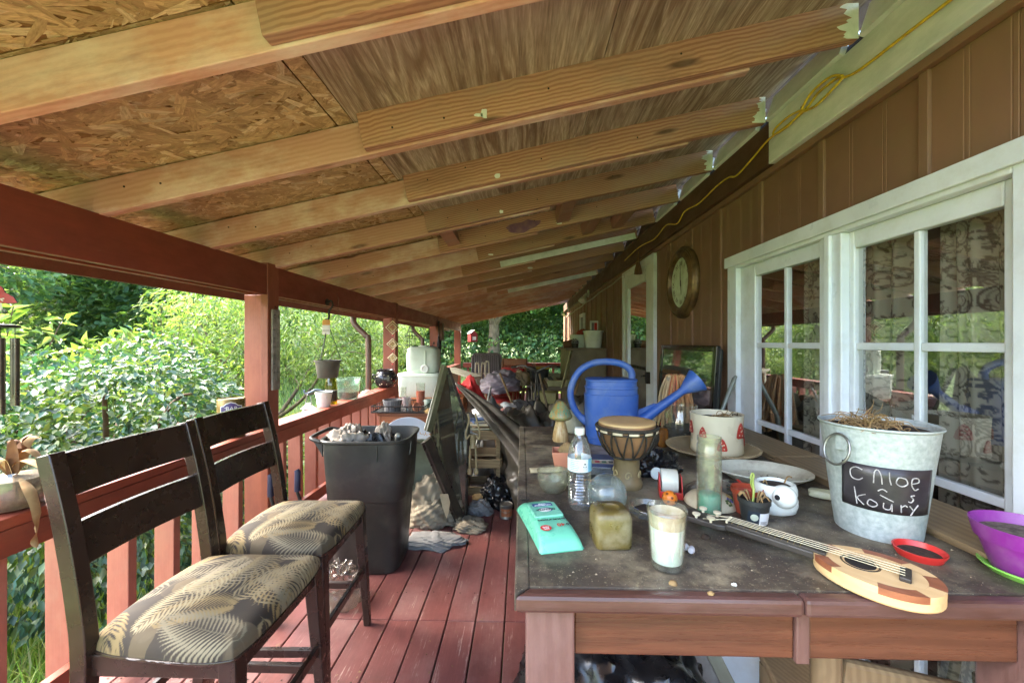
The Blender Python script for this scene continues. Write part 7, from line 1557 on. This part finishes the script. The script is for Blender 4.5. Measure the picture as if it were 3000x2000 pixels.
# red blanket / bag
o = drape(.26, .2, .3, 81, .6, 7, .3).build('red_blanket', pm('red_cloth', S(206, 50, 50), .8, S(176, 40, 40), 6), None, 80, loc=(-.78, 5.5, .58)); tag(o, 'bright red cloth lying on the clutter left of the umbrella tip', 'cloth')
o = cbox('supply_box', 'box under the bright red cloth in mid-porch', -.78, 5.5, 0, .4, .34, .575, 8, flaps=False)
# white slanted shelf unit
wd = pm('old_white_wood', S(196, 196, 176), .7, S(164, 160, 138), 8, (1, 1, .3), dirt=S(120, 112, 88), damt=.5)
sf = thing('white_shelf', 'old white wooden stand with a slanting top, left of the folding table', 'shelf', (-1.0, 6.6, 0), R(-20))
for x in (-.2, .2):
    for y in (-.15, .15): MB().box(x - .022, x + .022, y - .022, y + .022, 0, .93 - .25 * (x + .2)).build('leg', wd, sf, 0, .003)
MB().bar((-.27, 0, .965), (.27, 0, .83), .4, .022).build('top', wd, sf, 0, .004); MB().box(-.2, .2, -.14, .14, .42, .44).build('shelf_board', wd, sf, 0, .003); MB().box(-.2, -.185, -.13, .13, .46, .88).build('side_panel', wd, sf, 0, .003)
# folding table
ft = thing('folding_table', 'grey perforated plastic folding table standing folded on edge at the far end', 'folding table', (-.72, 8.1, 0), R(4))
gpl = pm('grey_resin', S(118, 112, 110), .55, S(100, 96, 94), 5)
ftp = [(-.31, .05), (-.31, 1.1), (-.29, 1.16), (-.25, 1.19), (.25, 1.19), (.29, 1.16), (.31, 1.1), (.31, .05)]
MB().prism(ftp, 0, .02, M=RX(90)).build('panel', gpl, ft, 0, .004); MB().tube([(x * .97, -.022, z * .985) for x, z in ftp], .016, 8).build('rim', gpl, ft, 60)
for x in (-.24, .24, -.1): MB().tube([(x, -.03, .1), (x, -.03, 1.1)], .011, 6).build('fold_leg', gpl, ft, 60)
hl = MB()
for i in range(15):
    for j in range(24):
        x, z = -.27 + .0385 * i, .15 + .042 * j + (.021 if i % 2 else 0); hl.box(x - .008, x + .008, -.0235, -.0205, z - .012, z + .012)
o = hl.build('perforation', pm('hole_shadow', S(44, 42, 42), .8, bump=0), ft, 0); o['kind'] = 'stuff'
# white metal rack
rk = thing('metal_rack', 'cream painted narrow metal rack of curved bars before the folding table', 'rack', (-.72, 7.05, 0), R(10))
crp = pm('cream_metal', S(196, 188, 156), .5)
for x in (-.11, 0, .07): MB().tube(smoothpts([(x, 0, 0), (x, 0, .95), (x + .03, 0, 1.02 + .04 * (x > 0)), (x + .06, 0, .95), (x + .06, 0, .1)], 4), .012, 8).build('upright', crp, rk, 60)
for z in (.2, .5, .85): MB().tube([(-.11, 0, z), (.13, 0, z)], .008, 6).build('crossbar', crp, rk, 60)
# rocking chair with red cushions
rc = thing('rocking_chair', 'wooden rocking chair with red cushions buried under cloth', 'rocking chair', (-.30, 6.55, 0), R(-25))
wdm = lumber('rocker_maple', S(150, 92, 52), S(112, 64, 34), 14, .5, knots=False, rough=.45, axis=2)
for s_ in (-1, 1):
    MB().tube(smoothpts([(s_ * .26, -.42, .1), (s_ * .26, -.15, .03), (s_ * .26, .2, .03), (s_ * .26, .5, .12)], 5), .02, 8).build('rocker', wdm, rc, 60)
    MB().tube([(s_ * .26, -.2, .04), (s_ * .27, -.22, .42), (s_ * .28, -.22, .62)], .02, 8).build('front_leg', wdm, rc, 60); MB().tube([(s_ * .25, .2, .04), (s_ * .24, .22, .42), (s_ * .22, .4, 1.12)], .02, 8).build('back_post', wdm, rc, 60)
    MB().box(s_ * .28 - .035, s_ * .28 + .035, -.28, .3, .62, .645).build('armrest', wdm, rc, 0, .008)
    for k in range(4): MB().tube([(s_ * .27, -.1 + .1 * k, .42), (s_ * .28, -.1 + .1 * k, .62)], .009, 6).build('spindle', wdm, rc, 60)
MB().box(-.27, .27, -.25, .25, .40, .43).build('seat', wdm, rc, 0, .008); MB().box(-.24, .24, .385, .41, 1.0, 1.12).build('crest_rail', wdm, rc, 0, .01)
for k in range(6): MB().tube([(-.2 + .08 * k, .23, .43), (-.19 + .076 * k, .39, 1.02)], .009, 6).build('spindle', wdm, rc, 60)
rcm = pm('red_corduroy', S(168, 44, 40), .9, S(136, 34, 32), 8, bump=.4, bs=120)
for k in range(4): loft([[(x, y + .33 - .05 * (3 - k) - .01, z) for x, y, z in sup(.22 * s_, .06 * s_, .45 + .13 * k + h_, 28, .6)] for s_, h_ in ((.9, 0), (1, .02), (1, .1), (.9, .125))]).build('cushion', rcm, rc, 50)
loft([sup(.24 * s_, .22 * s_, .43 + h_, 28, .5) for s_, h_ in ((.95, 0), (1, .02), (1, .06), (.9, .08))]).build('cushion', rcm, rc, 50)
o = lump(.34, .3, .24, 91, .25, 1.7, .03, 90, 56, fold=.05, fk=11).build('grey_blanket', pm('grey_violet_cloth', S(136, 128, 136), .9, S(108, 102, 106), 6), None, 60, loc=(-.33, 6.38, .66), rot=(R(8), R(-6), 0)); tag(o, 'big grey blanket bunched on the rocking chair', 'blanket')
o = lump(.14, .13, .2, 92, .25, 2.0, .04, 60, 40, fold=.06, fk=10).build('tan_bag', pm('tan_cloth', S(150, 132, 100), .85, S(120, 104, 76), 8), None, 60, loc=(-.02, 6.4, .72)); tag(o, 'tan cloth bag slumped on the right of the rocking chair', 'bag')
# storage totes
for k, (lb, x, y, z, w, d_, h, m_, lid) in enumerate((('grey storage tote at the bottom of the stack by the far rail', .30, 7.65, 0, .46, .4, .30, pm('tote_grey', S(110, 112, 110), .5), None), ('grey storage tote in the middle of the stack by the far rail', .30, 7.65, .302, .46, .4, .33, MATS['tote_grey'], None), ('black storage tote with yellow lid on top of the stack', .27, 7.65, .634, .46, .4, .30, black, pm('yellow_lid', S(206, 176, 52), .45)))):
    o = thing('storage_tote', lb, 'storage tote', (x, y, z), R(3 * k), group='stacked storage totes')
    loft([sup(w / 2 * a, d_ / 2 * a, zz, 36, .25) for a, zz in ((.84, 0), (.86, .01), (.97, h - .04), (1.0, h - .035), (1.0, h - .02))]).build('tub', m_, o, 40)
    loft([sup(w / 2 * a, d_ / 2 * a, zz, 36, .25) for a, zz in ((1.02, h - .035), (1.03, h - .03), (1.03, h - .006), (.98, h))]).build('lid', lid or m_, o, 40)
    MB().box(-.12, .12, -d_ / 2 * .97 - .006, -d_ / 2 * .9, h * .3, h * .75).build('front_panel', m_, o, 0, .006)
o = thing('glass_candle', 'small glass jar standing on the yellow-lidded tote', 'jar', (.22, 7.6, .937)); MB().lathe(shellprof([(.035, 0), (.038, .1), (.038, .14)], .003), 20).build('jar', clear, o, 50)
# bicycle
bi = thing('bicycle', 'old bicycle with dusty handlebars leaning between the totes and the piano', 'bicycle', (.16, 5.95, 0), R(96))
bm = pm('bike_paint_dark', S(62, 58, 50), .45, metal=.3, dirt=S(130, 120, 96), damt=.5)
for x in (-.5, .52):
    MB().tube([(x + .32 * math.cos(a), 0, .34 + .32 * math.sin(a)) for a in [6.2832 * k / 40 for k in range(40)]], .02, 8, True).build('tyre', black, bi, 60); MB().tube([(x + .295 * math.cos(a), 0, .34 + .295 * math.sin(a)) for a in [6.2832 * k / 40 for k in range(40)]], .009, 6, True).build('rim', chrome, bi, 60)
    for k in range(14): a = 6.2832 * k / 14; MB().tube([(x, 0, .34), (x + .29 * math.cos(a), 0, .34 + .29 * math.sin(a))], .0015, 4).build('spoke', chrome, bi, 0)
F_ = lambda a, b, r_: MB().tube([a, b], r_, 10).build('frame_tube', bm, bi, 60)
F_((-.36, 0, .82), (-.06, 0, .33), .018); F_((-.34, 0, .72), (.16, 0, .80), .016); F_((-.06, 0, .33), (-.38, 0, .88), .001); F_((-.06, 0, .33), (.16, 0, .82), .018); F_((.16, 0, .80), (.14, 0, .86), .016); F_((-.36, 0, .74), (-.5, 0, .34), .001)
F_((.16, 0, .82), (.22, 0, .98), .014); F_((-.36, .0, .66), (.52, 0, .34), .001)
MB().tube([(-.38, 0, .98), (-.5, .05, .34)], .013, 8).tube([(-.38, 0, .98), (-.5, -.05, .34)], .013, 8).build('fork', bm, bi, 60)
MB().tube([(.12, 0, .34), (.52, .04, .34)], .01, 6).tube([(.16, 0, .8), (.52, -.04, .34)], .01, 6).build('rear_stay', bm, bi, 60)
MB().tube(smoothpts([(-.36, -.28, 1.06), (-.42, -.2, 1.08), (-.42, -.06, 1.03), (-.40, 0, 1.0), (-.42, .06, 1.03), (-.42, .2, 1.08), (-.36, .28, 1.06)], 4), .013, 8).build('handlebar', chrome, bi, 60)
for s_ in (-1, 1): MB().tube([(-.36, s_ * .28, 1.06), (-.30, s_ * .34, 1.05)], .019, 10).build('grip', black, bi, 60); MB().tube([(-.43, s_ * .2, 1.06), (-.40, s_ * .3, 1.02)], .006, 6).build('brake_lever', chrome, bi, 60)
loft([[(x + .22, y, z) for x, y, z in sup(a, b, zz, 24, .8)] for a, b, zz in ((.1, .06, .97), (.13, .075, .98), (.13, .075, 1.01), (.1, .05, 1.03))]).build('saddle', black, bi, 60)
# piano
pn = thing('upright_piano', 'old olive-brown upright piano standing end-on against the house wall', 'piano', (1.29, 6.15, 0))
pw = pm('piano_dusty_wood', S(122, 108, 76), .5, S(100, 86, 58), 5, (1, 1, .4), dirt=S(140, 130, 96), ds=4, damt=.45); pw2 = pm('piano_yellow_green', S(164, 160, 104), .5, S(140, 136, 84), 6, (1, 1, .3))
PL = 1.45
MB().box(-.56, -.005, 0, .03, 0, 1.28).build('side_panel', pw, pn, 0, .004); MB().box(-.56, -.005, PL - .03, PL, 0, 1.28).build('side_panel', pw, pn, 0, .004)
MB().box(-.62, .0, -.02, PL + .02, 1.281, 1.315).build('lid', pw, pn, 0, .006); MB().box(-.06, -.01, .03, PL - .03, .02, 1.28).build('back', pw, pn, 0)
MB().box(-.565, -.545, .03, PL - .03, .72, 1.28).build('upper_panel', pw, pn, 0, .003); MB().box(-.54, -.52, .03, PL - .03, .05, .66).build('lower_panel', pw, pn, 0, .003)
MB().box(-.9, -.545, .0, PL, .66, .72).build('key_bed', pw, pn, 0, .005); MB().box(-.9, -.56, 0, .04, .72, .82).build('cheek', pw2, pn, 0, .01); MB().box(-.9, -.56, PL - .04, PL, .72, .82).build('cheek', pw2, pn, 0, .01)
for y in (.05, PL - .09): MB().box(-.88, -.82, y, y + .06, 0, .66).build('leg', pw, pn, 0, .006)
for k in range(40):
    y = .06 + k * .0335; MB().box(-.88, -.73, y, y + .031, .722, .742).build('white_key', crm, pn, 0, .001)
    if k % 7 not in (2, 6): MB().box(-.83, -.73, y + .023, y + .041, .743, .756).build('black_key', black, pn, 0, .001)
MB().bar((-.72, .06, .76), (-.72, PL - .06, .76), .05, .03).build('fallboard', pw2, pn, 0, .006)
pf = thing('slotted_board', 'loose yellowish piano panel with long slots leaning on the front of the piano', 'board', (.62, 6.1, .74), rot=(0, R(14), R(-12)))
for (a, b, c_, d_) in ((0, .06, 0, .56), (.26, .32, 0, .56), (.06, .26, 0, .12), (.06, .26, .46, .56), (.12, .2, .12, .46)): MB().box(-.0, .018, -.32 + a, -.32 + b, c_, d_).build('panel_stile', pw2, pf, 0, .003)
o = cbox('drawer', 'open yellowish wooden drawer box jutting from the front of the piano', .36, 6.02, .50, .34, .3, .16, -12, pw2, 'drawer', False)
# on the piano
bu = thing('white_bucket', 'big white plastic bucket on the near end of the piano', 'bucket', (1.12, 6.32, 1.316)); MB().lathe(shellprof([(.12, 0), (.124, .008), (.152, .245), (.16, .247), (.162, .262), (.158, .27)], .004), 44).build('tub', whitep, bu, 40)
MB().tube(smoothpts([(-.158, 0, .25), (-.12, -.1, .28), (0, -.16, .275), (.12, -.1, .26), (.158, 0, .25)], 4), .004, 6).build('bail', black, bu, 60)
pc = thing('picture_carton', 'small white carton with a red picture standing in the white bucket', 'carton', (1.13, 6.3, 1.46), R(8)); MB().box(-.06, .06, -.025, .025, 0, .28).build('carton', inkw, pc, 0, .002); MB().box(-.005, .04, -.027, -.0255, .1, .25).build('picture', inkr, pc, 0); MB().box(-.045, -.01, -.027, -.0255, .06, .25).build('picture', pm('pic_grey', S(120, 124, 124), .5), pc, 0)
tb2 = thing('clear_tub', 'translucent white storage tub behind the white bucket on the piano', 'tub', (.93, 6.62, 1.316)); loft([sup(a, b, z, 36, .4) for a, b, z in ((.11, .13, 0), (.115, .135, .01), (.13, .15, .19), (.14, .16, .195), (.14, .16, .21), (.12, .14, .2))]).build('tub', mintw, tb2, 40)
o = lump(.09, .05, .07, 95, .2, 2, .1).build('red_shoe', pm('red_leather', S(160, 60, 46), .5), None, 60, loc=(.98, 6.55, 1.53), rot=(0, R(-25), R(20))); tag(o, 'dull red shoe lying in the translucent tub', 'shoe')
o = MB().lathe([(0, -.09), (.055, -.088), (.06, -.08), (.06, .08), (.055, .088), (0, .09)], 24, M=RY(78) @ RZ(20)).build('wood_log', lumber('log_wood', S(120, 84, 52), S(84, 56, 34), 30, .6), None, 40, loc=(.74, 6.35, 1.376)); tag(o, 'short brown log section lying at the front of the piano top', 'log')
bs_ = thing('wire_basket', 'small dark basket of trinkets between the log and the tub', 'basket', (.83, 6.3, 1.316)); MB().lathe(shellprof([(.05, 0), (.06, .1)], .004), 20).build('basket', M_wire, bs_, 40); lump(.05, .05, .05, 97, .3, 3, .3, 24, 16).build('trinkets', greyc, bs_, 60, loc=(0, 0, .07))

# ------------------------------------------------------------------ under the table
o = lump(.33, .42, .42, 101, .22, 1.7, .08, 110, 80, (.8, 1.2, 1), fold=.03, fk=17).build('garbage_bag', bagblk, None, 60, loc=(.32, 1.42, 0)); tag(o, 'large shiny black garbage bag stuffed under the table', 'garbage bag')
rch = thing('rustic_chair', 'rough wooden chair back poking up under the front of the table', 'chair', (.78, 1.05, 0), R(-10))
rwd = lumber('rustic_wood', S(146, 122, 90), S(114, 90, 62), 18, .5, S(110, 92, 70), .4, .8, True, axis=2)
for x in (0, .36): MB().tube([(x, 0, 0), (x, 0, .3), (x - .005, -.02, .62), (x - .005, -.022, .645)], [.03, .031, .033, .026], 12).build('post', rwd, rch, 60)
for z in (.54, .36): MB().bar((.03, -.015, z + .03), (.335, -.015, z), .03, .07, (0, 0, 1)).build('back_rail', rwd, rch, 0, .012)
MB().box(-.02, .38, .02, .36, .30, .33).build('seat', rwd, rch, 0, .006)
for x in (0, .36): MB().tube([(x, .34, 0), (x, .34, .30)], .024, 10).build('leg', rwd, rch, 60)
st_m = pm('stone_print', S(188, 180, 172), .7, S(132, 122, 116), 9, bump=.5, bs=14)
o = MB().box(-.2, .2, -.015, .015, 0, .62).build('stone_panel', st_m, None, 0, .004, loc=(.78, 1.62, .02), rot=(R(-6), R(12), R(-6))); tag(o, 'grey stone-textured panel leaning under the table behind the rough chair', 'panel')
wpn = thing('white_door_panel', 'white panelled cabinet door leaning under the right end of the table', 'cabinet door', (1.04, 1.5, .02), rot=(R(-4), R(-28), R(-18)))
MB().box(-.22, .22, -.01, .01, 0, .7).build('board', M_vinyl, wpn, 0, .003)
for a, b, c_, d_ in ((-.22, -.17, 0, .7), (.17, .22, 0, .7), (-.17, .17, .65, .7), (-.17, .17, 0, .05)): MB().box(a, b, -.022, -.0105, c_, d_).build('frame_strip', wd, wpn, 0, .003)
